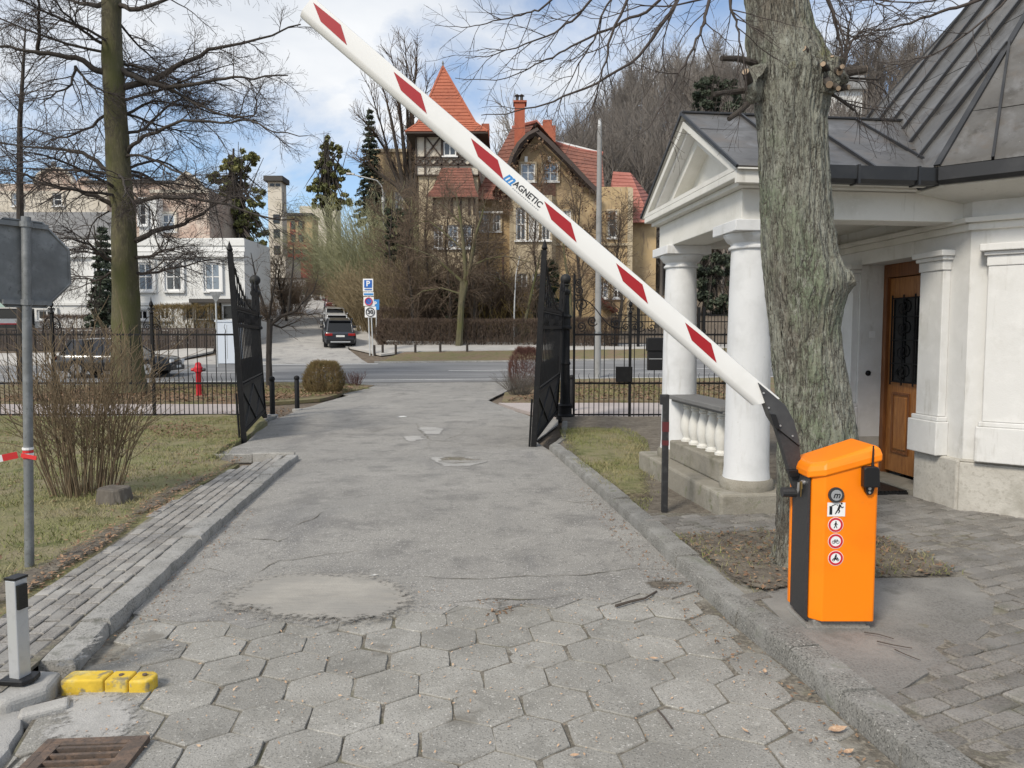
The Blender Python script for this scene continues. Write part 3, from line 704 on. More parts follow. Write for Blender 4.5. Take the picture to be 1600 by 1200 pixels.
pit_poly = gp((1052,838),(1120,832),(1210,829),(1375,838),(1450,868),(1512,902),(1380,904),(1300,910),(1180,932),(1150,915), dz=.1)
pit = sheet('soil', pit_poly, .112, M['soil'], res=.12, bump=.035, bs=2.2, skirt=.0, fade=.10)
pr = sheet('pavement_right', rin[1:7] + gp((1010,800),(1120,800),(1235,780), dz=.1) + [(5.0,10.6),(9.5,10.6),(9.5,.9),(2.9,.9)], .092, M['joint'], res=.4, bump=.008, bs=3, skirt=.03)
PR_ZONE = rin[1:7] + gp((1012,806),(1110,806),(1230,790),(1300,735), dz=.1) + [(4.6,9.6),(5.2,9.4),(4.85,7.3),(7.2,5.3),(7.2,1.6),(2.9,1.6)]
rw, rl = .112, .208; ra = math.radians(24); rd = Vector((math.cos(ra), math.sin(ra))); rc = Vector((-rd.y, rd.x))
pmesh2 = []
for k in range(8):
    mbk = MB(); w, l = rw-.007-R.uniform(0,.005), rl-.008-R.uniform(0,.006); e = .006
    ring = []
    for a, b in ((-1,-1),(0,-1.0),(1,-1),(1,0),(1,1),(0,1),(-1,1),(-1,0)):
        ring.append((a*l/2*(.97 if a and b else 1)+R.uniform(-.004,.004), b*w/2*(.97 if a and b else 1)+R.uniform(-.004,.004)))
    n = 8
    mbk.add([(a*.9, b*.9, 0) for a, b in ring] + [(a, b, -.008) for a, b in ring] + [(a, b, -.04) for a, b in ring] + [(0,0,.003)],
            [(i,(i+1)%n,3*n) for i in range(n)] + [(n+i,n+(i+1)%n,(i+1)%n,i) for i in range(n)] + [(2*n+i,2*n+(i+1)%n,n+(i+1)%n,n+i) for i in range(n)])
    me = bpy.data.meshes.new('paver'); me.from_pydata(mbk.v, [], mbk.f); me.materials.append(M['paver_old']); pmesh2.append(me)
cand = []
for iv in range(-75, 75):
    for iu in range(-50, 50):
        c = Vector((2.5, 5.0)) + rd*((iu + .5*(iv % 2))*rl) + rc*(iv*rw)
        if not poly_in(PR_ZONE, c.x, c.y): continue
        if poly_in(pad_poly, c.x, c.y) or poly_in(pit_poly, c.x, c.y): continue
        d = ray(0,0); px = CX + FPX*c.x/c.y; py = HZ + FPX*(EYE-fz(c.y)-.1)/c.y
        if px > 1680 or py > 1260: continue
        cand.append((-py, c))
cand.sort(key=lambda t: t[0])
rest = MB()
for i, (_, c) in enumerate(cand):
    z = fz(c.y) + .104 + R.uniform(-.005,.005) + .012*noise.noise(Vector((c.x*.9, c.y*.9, 1)))
    if i < 300:
        o = bpy.data.objects.new('paver', pmesh2[R.randrange(8)]); link(o, pr); o.location = (c.x, c.y, z)
        o.rotation_euler = (R.uniform(-.025,.025), R.uniform(-.025,.025), ra + R.uniform(-.03,.03))
    else:
        rest.cbox((c.x, c.y, z-.02), rl-.010, rw-.010, .04, ra + R.uniform(-.03,.03))
if rest.v: tag(build('paver_field', rest, M['paver_old'], pr), kind='stuff')

# beyond the gate: footway, verges, carriageway, side street
def strip(name, pts, dz, m, res=1.0, **k): return sheet(name, pts, dz, m, res=res, skirt=k.pop('skirt', .1), **k)
strip('sidewalk_left', [(-40,17.3),(-5.75,17.3),(-5.6,17.6),(-7.2,20.2),(-7.6,21.4),(-40,21.4)], .012, M['sidewalk'], .8)
strip('sidewalk_right', [(1.2,17.3),(40,17.3),(40,21.8),(-.4,21.8),(.3,19.5)], .012, M['sidewalk'], .8)
def road_y(x, e): return e + .085*x
strip('verge_left', [(-45,21.4),(-7.5,21.4)] + gp((500,625),(548,613),(585,603)) + [(-7.5,road_y(-7.5,30.2)),(-45,road_y(-45,30.2))], .05, M['litter_ground'], .8, bump=.06, bs=.6)
strip('verge_right', [(-.3,21.9),(45,21.9),(45,road_y(45,30.6)),(2.2,road_y(2.2,30.6)),(.7,28.5),(-.25,25)], .05, M['litter_ground'], .8, bump=.06, bs=.6)
strip('road', [(-90,road_y(-90,30.1)),(90,road_y(90,30.5)),(90,road_y(90,39.6)),(-90,road_y(-90,39.6))], .016, M['road'], 2.2)
def marking(x0, x1, e, w, m=M['marking']):
    mbk = MB(); n = max(1, int((x1-x0)/2))
    for i in range(n):
        a, b = x0+(x1-x0)*i/n, x0+(x1-x0)*(i+1)/n
        v = [(a,road_y(a,e)),(b,road_y(b,e)),(b,road_y(b,e+w)),(a,road_y(a,e+w))]
        mbk.add([(p[0],p[1],fz(p[1])+.024) for p in v], [(0,1,2,3)])
    tag(build('road_marking', mbk, m), kind='structure')
marking(-60,-11,34.9,.16); marking(-3,70,34.9,.16); marking(-60,60,31.0,.14); marking(-13.5,-7,38.9,.3)
ST0, STD = Vector((-11.9, 40.0)), Vector((-.272, .962)); STN = Vector((.962, .272))     # side street up the hill
def st(t, w): p = ST0 + STD*t + STN*w; return (p.x, p.y)
strip('side_street', [(-19,road_y(-19,39.5)), st(3,-4.2), st(90,-4.2), st(90,3.0), st(4,3.0), (-7.6,road_y(-7.6,39.5))], .02, M['street'], 1.4)
strip('street_footway', [st(3.6,3.15), st(70,3.15), st(70,5.0), st(8,5.0), st(6,6.5), (18,45.2), (60,48.4), (60,47.4), (18,44.2), (-1,43.0), (-6.3,42.6), (-7.4,41.6)], .09, M['sidewalk_grey'], 1.2)
strip('street_verge', [(-7.2,road_y(-7.2,39.8)), (60,road_y(60,39.8)), (60,47.3),(18,44.1),(-1,42.9),(-6.2,42.5)], .07, M['litter_ground'], .8, bump=.06)
strip('far_sidewalk', [(-80,road_y(-80,39.7)), (-19,road_y(-19,39.7)), st(4,-4.5), st(6,-4.6), (-21,42.4), (-80,38.5)], .10, M['sidewalk_grey'], 1.2)
kerb('kerb_far', [(-7.3,road_y(-7.3,39.6)), (0,road_y(0,39.6)), (20,road_y(20,39.6)), (45,road_y(45,39.6))], .15, .11, M['kerb'], 1, 2.0)
kerb('kerb_street', [st(3.4,3.0), st(20,3.0), st(60,3.0)], .15, .12, M['kerb'], -1, 2.5)
# ================================================================== garden pavilion with its portico (right)
PS, PU = Vector((.993,.12,0)).normalized(), Vector((-.12,.993,0)).normalized()
PO = Vector((2.26, 8.4, 0.0))
PM = frame(PO, PS, PU)
pav = thing('pavilion', 'white octagonal pavilion with columned portico and dark metal roof', 'building', PO)
def pb(): return MB(PM)
# --- portico plinth and floor
build('plinth', pb().box(-.40,.34,-1.32,1.42,-.15,.215), M['stone'], pav, bevel=.025)
build('plinth', pb().box(.341,.62,-1.32,-.62,-.15,.213), M['stone'], pav, bevel=.025)
bl = build('balustrade_base', pb().box(-.19,.17,-.80,.80,.216,.45), M['stone'], pav, bevel=.02)
# --- columns
def column(u):
    c = (0,u,0)
    col = build('column', pb().lathe([(.232,.32),(.222,.42),(.216,1.0),(.211,1.6),(.200,2.2),(.190,2.56),(.19,2.60)], c, 40), M['column_white'], pav, smooth=True)
    build('column_base', pb().lathe([(.262,.216),(.268,.25),(.262,.30),(.245,.321)], c, 40), M['stone'], col, smooth=True)
    build('capital', pb().lathe([(.19,2.60),(.214,2.605),(.214,2.63),(.196,2.637),(.196,2.665),(.222,2.675),(.255,2.72),(.268,2.745),(.268,2.757)], c, 40).box(-.285,.285,u-.285,u+.285,2.757,2.862), M['column_white'], col, smooth=True, bevel=.006)
    return col
column(-1.0); column(1.0)
for i in range(6):                                # balusters under the handrail
    u = -.66 + i*.264
    build('baluster', pb().lathe([(.075,.45),(.075,.475),(.058,.48),(.05,.50),(.07,.56),(.083,.63),(.075,.71),(.05,.80),(.042,.85),(.058,.862),(.058,.875),(.046,.885),(.062,.915),(.07,.935)], (-.01,u,0), 16), M['trim_white'], pav, smooth=True)
build('handrail', pb().box(-.17,.15,-.80,.80,.935,.965).box(-.205,.185,-.80,.80,.965,1.02), M['roof_grey'], pav, bevel=.01)
build('plaque', pb().cbox((.19,-1.11,1.9),.05,.16,.30), M['black_plastic'], pav)
# --- entablature
build('beam', pb().box(-.21,.21,-1.24,1.24,2.862,3.16), M['trim_white'], pav, bevel=.008)
build('beam', pb().box(.212,2.3,-1.24,-.94,2.880,3.158), M['trim_white'], pav, bevel=.008)
build('beam', pb().box(.212,2.3,.94,1.24,2.880,3.158), M['trim_white'], pav, bevel=.008)
build('ceiling_panel', pb().box(.213,2.3,-.938,.938,3.04,3.10), M['trim_white'], pav)
corn = build('cornice', pb().box(-.29,2.2,-1.33,1.33,3.162,3.215).box(-.36,2.2,-1.41,1.41,3.216,3.285), M['trim_white'], pav, bevel=.008)
# --- pediment: recessed field, two mouldings that rake up to the ridge
APX, HW, EZ = 4.19, 1.47, 3.287
def tri(scale, dz=0.0, base=EZ):
    h = (APX-.06-EZ)*scale; w = HW*scale
    return [(-w, base+dz), (w, base+dz), (0, base+dz+h)]
def ring_tri(outer, inner, s0, s1):
    mbk = pb(); vs_ = []
    for s in (s0, s1):
        for t in (outer, inner): vs_ += [(s, a, b) for a, b in t]
    fs = []
    for i in range(3):
        j = (i+1)%3
        fs += [(i, 3+i, 3+j, j), (6+i, 6+j, 9+j, 9+i), (i, j, 6+j, 6+i), (3+i, 9+i, 9+j, 3+j)]
    return mbk.add(vs_, fs)
t0_, t1_, t2_, t3_ = tri(1.0), tri(.86,.045), tri(.78,.062), tri(.60,.085)
ped = build('pediment', pb().extr([(-.02,a,b) for a, b in tri(.8,.05)], (.05,0,0)), M['trim_white'], pav)
build('moulding', ring_tri(t0_, t1_, -.36, .05), M['trim_white'], ped)
build('moulding', ring_tri(tri(.90,.03), t2_, -.30, .05), M['white_wall'], ped)
build('moulding', ring_tri(tri(.79,.06), t3_, -.19, .05), M['trim_white'], ped)
# --- portico roof: metal sheets folded at standing seams
RH, RW, RZ0, RZ1 = 0, 1.50, 3.30, 4.21
sl = math.hypot(RW, RZ1-RZ0)
def slope_pt(s, t, side, lift=0.0):               # t: 0 at the eave, 1 at the ridge
    nrm = Vector((0, side*(RZ1-RZ0), RW)).normalized()
    p = Vector((s, side*RW*(1-t), RZ0+(RZ1-RZ0)*t)) + nrm*lift
    return p
def sheet_panel(parent, quad, M_, th=.012, name='roof_panel'):
    q = [Vector(p) for p in quad]; nrm = (q[1]-q[0]).cross(q[2]-q[0]).normalized()
    tl = [R.uniform(-.004,.004) for _ in q]
    mbk = MB(M_); mbk.extr([p + nrm*(t) for p, t in zip(q, tl)], nrm*th); return build(name, mbk, M['zinc'], parent)
under = build('roof_deck', pb().extr([(-.37,-RW,RZ0-.004),(-.37,0,RZ1-.004),(-.37,RW,RZ0-.004),(-.37,RW,RZ0-.016),(-.37,0,RZ1-.016),(-.37,-RW,RZ0-.016)], (3.5,0,0)), M['trim_white'], pav)
ss = [-.385,.30,.98,1.66,2.34,3.02]
for a, b in zip(ss, ss[1:]):
    cuts = [0, .30+R.uniform(-.1,.1), .68+R.uniform(-.1,.1), 1.0]
    for c, d in zip(cuts, cuts[1:]):
        sheet_panel(pav, [slope_pt(a+.004,c+.003,-1), slope_pt(b-.004,c+.003,-1), slope_pt(b-.004,d-.003,-1), slope_pt(a+.004,d-.003,-1)], PM)
    sheet_panel(pav, [slope_pt(b-.004,0,1), slope_pt(a+.004,0,1), slope_pt(a+.004,1,1), slope_pt(b-.004,1,1)], PM)
for s in ss[1:-1]: build('seam', pb().bar(slope_pt(s,0,-1,.022), slope_pt(s,1,-1,.022), .022, .034), M['gutter'], pav)
build('ridge_cap', pb().bar((-.39,0,RZ1+.014),(3.0,0,RZ1+.014), .09, .028), M['gutter'], pav, bevel=.008)
for sd in (-1, 1): build('verge_strip', pb().bar(slope_pt(-.38,0,sd,.006), slope_pt(-.38,1,sd,.006), .022, .03), M['gutter'], pav)
def gutter(mbk, p, q, out):
    d = (Vector(q)-Vector(p)); o = Vector(out).normalized()
    prof = [(.0,.0),(.0,-.12),(.03,-.155),(.09,-.155),(.125,-.12),(.13,.0),(.112,.0),(.108,-.11),(.02,-.11),(.02,0)]
    mbk.extr([Vector(p)+o*a+Vector((0,0,b)) for a, b in prof], d)
g1 = pb(); gutter(g1, (.10,-RW+.02,3.318), (2.05,-RW+.02,3.318), (0,-1,0)); build('gutter', g1, M['gutter'], pav)
for s in (.75,1.35,1.95): build('gutter_joint', pb().box(s-.012,s+.012,-RW-.118,-RW+.02,3.155,3.327), M['gutter'], pav)
build('fascia', pb().box(-.36,2.1,-1.46,-1.411,3.17,3.30), M['trim_white'], pav)

# --- octagonal body
OC = Vector((5.24, -.06, 0)); OR = 3.40
def ov(k, r=OR, z=0.0):
    t = math.radians(180 + 22.5 + 45*k); return Vector((OC.x + r*math.cos(t), OC.y + r*math.sin(t), z))
def face_frame(k):                                # x along the wall (towards the camera side), y inward, z up
    a, b = ov(k-1), ov(k); d = (b-a).normalized(); inw = (Vector((OC.x,OC.y,0)) - (a+b)/2).normalized()
    F = frame(a, d, inw); return PM @ F, (b-a).length
WZ = 3.09
for k in range(8):
    FM, W = face_frame(k)
    def fb(): return MB(FM)
    if k == 0:
        # door wall: opening between two pilasters
        x0, x1, zt = W/2-.52-.0, W/2+.66, 2.62        # along x = -u direction
        build('wall', fb().box(0,x0,0,.34,.50,WZ), M['white_wall'], pav)
        build('wall', fb().box(x1,W,0,.34,.50,WZ), M['white_wall'], pav)
        build('wall', fb().box(x0+.001,x1-.001,.001,.339,zt,WZ-.001), M['white_wall'], pav)
        build('wall', fb().box(x0-.3,x0,.341,.75,-.1,WZ), M['white_wall'], pav); build('wall', fb().box(x1,x1+.3,.341,.75,-.1,WZ), M['white_wall'], pav)
        build('wall_base', fb().box(0,x0-.002,-.07,.33,-.15,.52), M['stone_light'], pav, bevel=.02)
        build('wall_base', fb().box(x1+.002,W+.02,-.07,.33,-.15,.52), M['stone_light'], pav, bevel=.02)
        for a, b in ((x0-.36,x0-.03),(x1+.03,x1+.38)):
            pl = build('pilaster', fb().box(a,b,-.085,.0,.92,2.42), M['white_wall'], pav, bevel=.008)
            build('pilaster_base', fb().box(a-.05,b+.05,-.14,.0,.522,.87).box(a-.03,b+.03,-.115,.0,.871,.918), M['white_wall'], pl, bevel=.01)
            build('pilaster_capital', fb().box(a-.012,b+.012,-.098,0,2.421,2.52).box(a-.035,b+.035,-.12,0,2.521,2.56).box(a-.06,b+.06,-.15,0,2.561,2.62), M['white_wall'], pl, bevel=.008)
        # door
        dc = (x0+x1)/2
        dy = .30
        dr = build('door', fb().box(x0+.075,x1-.075,dy+.045,dy+.09,.10,2.45), M['wood'], pav)
        build('door_frame', fb().box(x0,x0+.07,dy,dy+.12,.05,2.62).box(x1-.07,x1,dy,dy+.12,.05,2.62).box(x0+.071,x1-.071,dy,dy+.12,2.46,2.62), M['wood_dark'], dr, bevel=.006)
        wl_ = x1-x0-.15
        for i in range(2):                        # lower panels with raised mouldings
            a = x0+.075+.11+i*(wl_/2-.03); b = a + wl_/2-.19
            build('door_panel', fb().box(a+.045,b-.045,dy+.026,dy+.05,.38,1.02), M['wood'], dr, bevel=.012)
            build('panel_moulding', fb().box(a,a+.03,dy+.028,dy+.05,.33,1.07).box(b-.03,b,dy+.028,dy+.05,.33,1.07).box(a+.031,b-.031,dy+.028,dy+.05,.33,.36).box(a+.031,b-.031,dy+.028,dy+.05,1.04,1.07), M['wood_dark'], dr, bevel=.006)
        build('door_glass', fb().box(x0+.17,x1-.17,dy+.03,dy+.05,1.20,2.20), M['glass_dark'], dr)
        ga, gb_, gy = x0+.17, x1-.17, dy+.012
        gm = fb()
        for t in (1.20,1.42,1.70,1.98,2.20): gm.bar((ga,gy,t),(gb_,gy,t),.014)
        for t in (0,.25,.5,.75,1): gm.bar((ga+(gb_-ga)*t,gy,1.16),(ga+(gb_-ga)*t,gy,2.24),.014)
        build('grille_bars', gm, M['iron'], dr)
        for cx_ in (.25,.75):
            for cz_ in (1.32,1.56,1.84,2.09):
                for sx in (-1,1):
                    sp = [(ga+(gb_-ga)*cx_+sx*(.014+.085*f*math.cos(4.5*f*math.pi*.55)), gy-.004, cz_+.085*f*math.sin(4.5*f*math.pi*.55)*(1 if sx>0 else -1)) for f in [i/14 for i in range(1,15)]]
                    build('grille_scroll', fb().tube(sp,.008,5), M['iron'], dr)
        build('door_handle', fb().cbox((x1-.115,dy+.02,1.1),.03,.05,.14), M['iron'], dr)
        build('doorbell', fb().cbox((x0-.012,.17,1.77),.03,.085,.085), M['frame_white'], pav, bevel=.006)
        build('bell_knob', fb().sphere((x0-.0,.13,1.29),.035), M['iron'], pav, smooth=True)
        build('threshold', fb().box(x0,x1,-.05,.34,-.1,.065), M['stone'], pav)
    else:
        build('wall', fb().box(0,W,0,.3,.50,WZ), M['white_wall'], pav)
        build('wall_base', fb().box(-.02,W+.02,-.07,.2,-.15,.50).box(-.02,W+.02,-.055,.2,.50,.525), M['stone_light'], pav, bevel=.02)
        if k in (1,2):
            for a, b in ((.16,.95),(W-.95,W-.16)):
                pl = build('pilaster', fb().box(a,b,-.09,0,.92,2.42), M['white_wall'], pav, bevel=.008)
                build('pilaster_base', fb().box(a-.05,b+.05,-.14,0,.527,.87).box(a-.03,b+.03,-.118,0,.871,.918), M['white_wall'], pl, bevel=.01)
                build('pilaster_capital', fb().box(a-.012,b+.012,-.10,0,2.421,2.52).box(a-.035,b+.035,-.125,0,2.521,2.56).box(a-.07,b+.07,-.165,0,2.561,2.63), M['white_wall'], pl, bevel=.008)
    cm = fb(); e1, e2 = .05*math.tan(math.radians(22.5)), .12*math.tan(math.radians(22.5))
    cm.box(-e1,W+e1,-.05,.1,2.78,2.85).box(-e2,W+e2,-.10,.1,2.851,2.90)
    build('wall_cornice', cm, M['trim_white'], pav, bevel=.006)
    e = .52*math.tan(math.radians(22.5))
    build('soffit', fb().extr([(0,0,WZ-.03),(W,0,WZ-.03),(W+e,-.52,WZ+.06),(-e,-.52,WZ+.06)], (0,0,.06)), M['trim_white'], pav)
    gm = fb(); gutter(gm, (-e,-.47,3.318), (W+e,-.47,3.318), (0,-1,0)); build('gutter', gm, M['gutter'], pav)
# door mat and a stone on the pavers in front of the door
# --- tall tent roof in standing-seam sheets
ER, AZ = (OR*math.cos(math.radians(22.5))+.56)/math.cos(math.radians(22.5)), 8.0
apex = Vector((OC.x, OC.y, AZ))
core = MB(PM); rg = [ov(k, ER-.03, 3.29) for k in range(8)]
core.add(rg + [apex - Vector((0,0,.04))], [(i,(i+1)%8,8) for i in range(8)] + [tuple(range(7,-1,-1))]); build('roof_deck', core, M['gutter'], pav)
for k in range(8):
    a, b = ov(k-1, ER, 3.32), ov(k, ER, 3.32); e = (b-a).normalized(); midp = (a+b)/2; up = (apex-midp); hgt = up.length; up.normalize(); nr = e.cross(up)
    w = (b-a).length
    tri2 = [(-w/2,0),(w/2,0),(0,hgt)]
    FF = PM @ frame(midp, e, up, nr)
    if k not in (7,0,1,2):
        build('roof_panel', MB(FF).extr([(p[0],p[1],0) for p in tri2], (0,0,.012)), M['zinc'], pav); continue
    sw = w/7.0
    for i in range(7):
        x0, x1 = -w/2+i*sw, -w/2+(i+1)*sw; y = -.01; row = R.uniform(.4,1.0)
        while y < hgt:
            y2 = y + row; row = R.uniform(1.0,1.35)
            pol = [(x0+.004,y+.004),(x1-.004,y+.004),(x1-.004,y2-.004),(x0+.004,y2-.004)]
            pol = clip_poly(clip_poly(clip_poly(pol, tri2[0], tri2[1]), tri2[1], tri2[2]), tri2[2], tri2[0])
            if len(pol) >= 3:
                z0 = R.uniform(0,.004); build('roof_panel', MB(FF).extr([(p[0],p[1],z0+.003*R.random()) for p in pol], (0,0,.014)), M['zinc'], pav)
            y = y2
        if i:
            t = 1-abs(x0)/(w/2); build('seam', MB(FF).bar((x0,0,.03),(x0,hgt*t,.03),.022,.045), M['gutter'], pav)
for k in (6,7,0,1,2):
    build('hip_cap', MB(PM).bar(ov(k,ER,3.335), apex+Vector((0,0,.015)), .06, .04), M['gutter'], pav)
build('valley_sheet', MB(PM).extr([slope_pt(2.05,.02,-1,.03), slope_pt(2.9,.75,-1,.05), slope_pt(2.6,.95,-1,.02), slope_pt(1.75,.05,-1,.02)], (0,0,.01)), M['zinc'], pav)
mt = thing('doormat', 'dark ribbed doormat on the pavers before the wooden door', 'doormat', PM @ Vector((1.75,-.08,.02)))
mbk = MB(PM)
for i in range(16): mbk.box(1.42+i*.045,1.455+i*.045,-.62,.42,.0,.05)
build('rib', mbk, M['black_plastic'], mt)
build('backing', MB(PM).box(1.41,2.15,-.63,.43,-.02,.03), M['black_plastic'], mt)
# ================================================================== the boom barrier
BX0, BX1, BY0, BY1 = P(1242,900,4.48).x, P(1369,900,4.15).x, 4.15, 4.48
bz = fz(4.3) + .100
bar_root = thing('boom_barrier', 'orange boom barrier cabinet with raised white arm striped red', 'barrier', ((BX0+BX1)/2, 4.31, bz))
XL, XR = P(1271,900,BY0).x, BX1
def bm_(): return MB()
cham = .055
foot = [(XL,BY0+cham),(XL+cham,BY0),(XR-.012,BY0),(XR,BY0+.012),(XR,BY1),(XL,BY1)]
def lidz(x): return .902 + (x-XL)/(XR-XL)*.100    # the hood rises to the right
zt_ = [lidz(p[0]) for p in foot]
mbk = MB(); n = len(foot)
mbk.add([(p[0],p[1],bz+.055) for p in foot] + [(p[0],p[1],bz+z) for p, z in zip(foot, zt_)], [tuple(range(n-1,-1,-1)), tuple(range(n,2*n))] + [(i,(i+1)%n,n+(i+1)%n,n+i) for i in range(n)])
cab = build('cabinet', mbk, M['orange'], bar_root, bevel=.006)
build('side_panel', MB().extr([(XL-.006,BY0+cham+.006,bz+.05),(XL-.006,BY1-.035,bz+.05),(XL-.006,BY1-.035,bz+.90),(XL-.006,BY0+cham+.006,bz+.90)], (-.012,0,0)), M['anthracite'], bar_root)
build('side_edge', MB().box(XL-.022,XL-.001,BY1-.032,BY1,bz+.06,bz+.90), M['orange'], bar_root, bevel=.004)
build('foot', MB().prism([(XL+.02,BY0+.03),(XR-.03,BY0+.03),(XR-.03,BY1-.03),(XL+.02,BY1-.03)], bz-.03, bz+.056), M['pad'], bar_root, bevel=.01)
build('foot', MB().prism([(XL-.02,BY0+.02),(XR-.01,BY0+.02),(XR-.01,BY1+.02),(XL-.02,BY1+.02)], bz-.04, bz+.02), M['pad'], bar_root, bevel=.01)
# hood
e = .012
lo = [(XL-.016-e,BY0+cham-.004),(XL+cham-.006,BY0-e),(XR+e,BY0-e),(XR+e,BY1+e),(XL-.016-e,BY1+e)]
def hood(dz, inset): 
    cx_, cy_ = (XL+XR)/2, (BY0+BY1)/2
    return [(cx_+(p[0]-cx_)*(1-inset), cy_+(p[1]-cy_)*(1-inset), bz+lidz(p[0])+dz) for p in lo]
rings = [hood(-.012,0), hood(.026,0.0), hood(.060,.055), hood(.076,.17)]
n = 5; mbk = MB(); mbk.add(sum(rings, []), [tuple(range(n-1,-1,-1))] + [(r*n+i, r*n+(i+1)%n, (r+1)*n+(i+1)%n, (r+1)*n+i) for r in range(3) for i in range(n)] + [tuple(3*n+i for i in range(n))])
build('hood', mbk, M['orange'], bar_root, smooth=False, bevel=.012, seg=3)
# keys in the side lock
kk = build('lock', MB().tube([(XL-.018,4.270,bz+0.845),(XL-.034,4.270,bz+0.845)], .014, 12), M['steel'], bar_root, smooth=True)
build('key', MB().extr([(XL-.036,4.255,bz+0.850),(XL-.036,4.285,bz+0.850),(XL-.036,4.288,bz+0.810),(XL-.036,4.275,bz+0.800),(XL-.036,4.272,bz+0.760),(XL-.036,4.266,bz+0.760),(XL-.036,4.263,bz+0.800),(XL-.036,4.252,bz+0.810)], (-.003,0,0)), M['brass'], kk)
build('key', MB().extr([(XL-.045,4.270,bz+0.845),(XL-.045,4.295,bz+0.840),(XL-.045,4.305,bz+0.795),(XL-.045,4.290,bz+0.775),(XL-.045,4.275,bz+0.795)], (-.003,0,0)), M['steel'], kk)
# badge, notices
fy = BY0
def spot(px, py): p = P(px, py, fy); return p.x, p.z
def disc(name, c, r, m, parent, y0, th=.002, n=32):
    return build(name, MB().extr([(c[0]+r*math.cos(2*math.pi*i/n), y0, c[1]+r*math.sin(2*math.pi*i/n)) for i in range(n)], (0,-th,0)), m, parent)
def FXZ(cx_, cz_, y): return frame((cx_, y, cz_), (1,0,0), (0,0,1), (0,-1,0))
sx0 = 1305.5
c = spot(sx0,773); bd = disc('badge', c, .044, M['anthracite'], bar_root, fy-.001, .012); disc('badge_face', c, .031, M['grey_print'], bd, fy-.0135, .001)
lettering('m', .052, FXZ(c[0], c[1]+.0, fy-.0155), M['black_print'], bd, bold=.0008, shear=.3, depth=.0004)
def shape(name, polys, c, s, m, parent, y):
    mbk = MB()
    for pl in polys: mbk.extr([(c[0]+a*s, y, c[1]+b*s) for a, b in pl], (0,-.0006,0))
    return build(name, mbk, m, parent)
def seg2(a, b, w):
    d = Vector((b[0]-a[0], b[1]-a[1])).normalized(); s = Vector((-d.y, d.x))*w/2
    return [(a[0]-s.x,a[1]-s.y),(b[0]-s.x,b[1]-s.y),(b[0]+s.x,b[1]+s.y),(a[0]+s.x,a[1]+s.y)]
def circ(cx_, cz_, r, n=16): return [(cx_+r*math.cos(2*math.pi*i/n), cz_+r*math.sin(2*math.pi*i/n)) for i in range(n)]
def ringseg(cx_, cz_, r, w, n=18):
    return [[(cx_+r*math.cos(2*math.pi*i/n), cz_+r*math.sin(2*math.pi*i/n)), (cx_+r*math.cos(2*math.pi*(i+1)/n), cz_+r*math.sin(2*math.pi*(i+1)/n)), (cx_+(r-w)*math.cos(2*math.pi*(i+1)/n), cz_+(r-w)*math.sin(2*math.pi*(i+1)/n)), (cx_+(r-w)*math.cos(2*math.pi*i/n), cz_+(r-w)*math.sin(2*math.pi*i/n))] for i in range(n)]
c = spot(sx0+1,796); w_, h_ = .051, .040
st_ = build('notice', MB().extr([(c[0]+a*w_, fy-.001, c[1]+b*h_) for a, b in ((-1,-1),(1,-1),(1,1),(-1,1))], (0,-.001,0)), M['white_film'], bar_root)
shape('pictogram', [[(-.82,-.62),(-.48,-.62),(-.48,.42),(-.82,.42)], seg2((-.55,.45),(-.1,.62),.09), seg2((.02,.60),(.18,.48),.08), circ(.62,.72,.11), seg2((.30,.60),(.55,.50),.12), seg2((.42,.52),(.22,-.05),.26), seg2((.25,.0),(.42,-.22),.15), seg2((.40,-.18),(.25,-.45),.12), seg2((.2,.0),(.0,-.35),.15), seg2((.02,-.30),(-.12,-.55),.12), seg2((.50,.42),(.70,.18),.12), seg2((.68,.24),(.86,.32),.1)], c, .048, M['black_print'], st_, fy-.0025)
for i, py in enumerate((820, 845.5, 872)):
    c = spot(sx0, py); rr = .044
    s_ = disc('prohibition_sign', c, rr, M['white_film'], bar_root, fy-.001, .001)
    shape('ring', ringseg(0,0,.94,.27,28), c, rr, M['sign_red'], s_, fy-.0022)
    if i == 0: pol = [circ(.02,.42,.085), seg2((.02,.32),(.0,-.05),.2), seg2((.0,-.02),(.18,-.44),.1), seg2((.0,-.02),(-.2,-.44),.1), seg2((.03,.26),(.25,.0),.07), seg2((-.02,.26),(-.22,.02),.07)]
    elif i == 1: pol = ringseg(-.27,-.12,.22,.06) + ringseg(.27,-.12,.22,.06) + [seg2((-.27,-.12),(-.12,.15),.06), seg2((-.12,.15),(.2,.15),.06), seg2((.2,.15),(.27,-.12),.06), seg2((-.12,.15),(.03,-.12),.06), seg2((.03,-.12),(.2,.15),.06), seg2((-.27,-.12),(.03,-.12),.06), seg2((.2,.15),(.18,.27),.06), seg2((-.16,.22),(-.06,.22),.06)]
    else: pol = ringseg(-.28,-.22,.18,.08) + ringseg(.28,-.22,.18,.08) + [seg2((-.32,-.1),(.3,-.1),.2), seg2((-.1,.0),(.02,.32),.22), circ(.04,.42,.11), seg2((.05,.22),(.25,.02),.09), seg2((-.1,.05),(.12,-.15),.16)]
    shape('pictogram', pol, c, rr, M['black_print'], s_, fy-.0022)
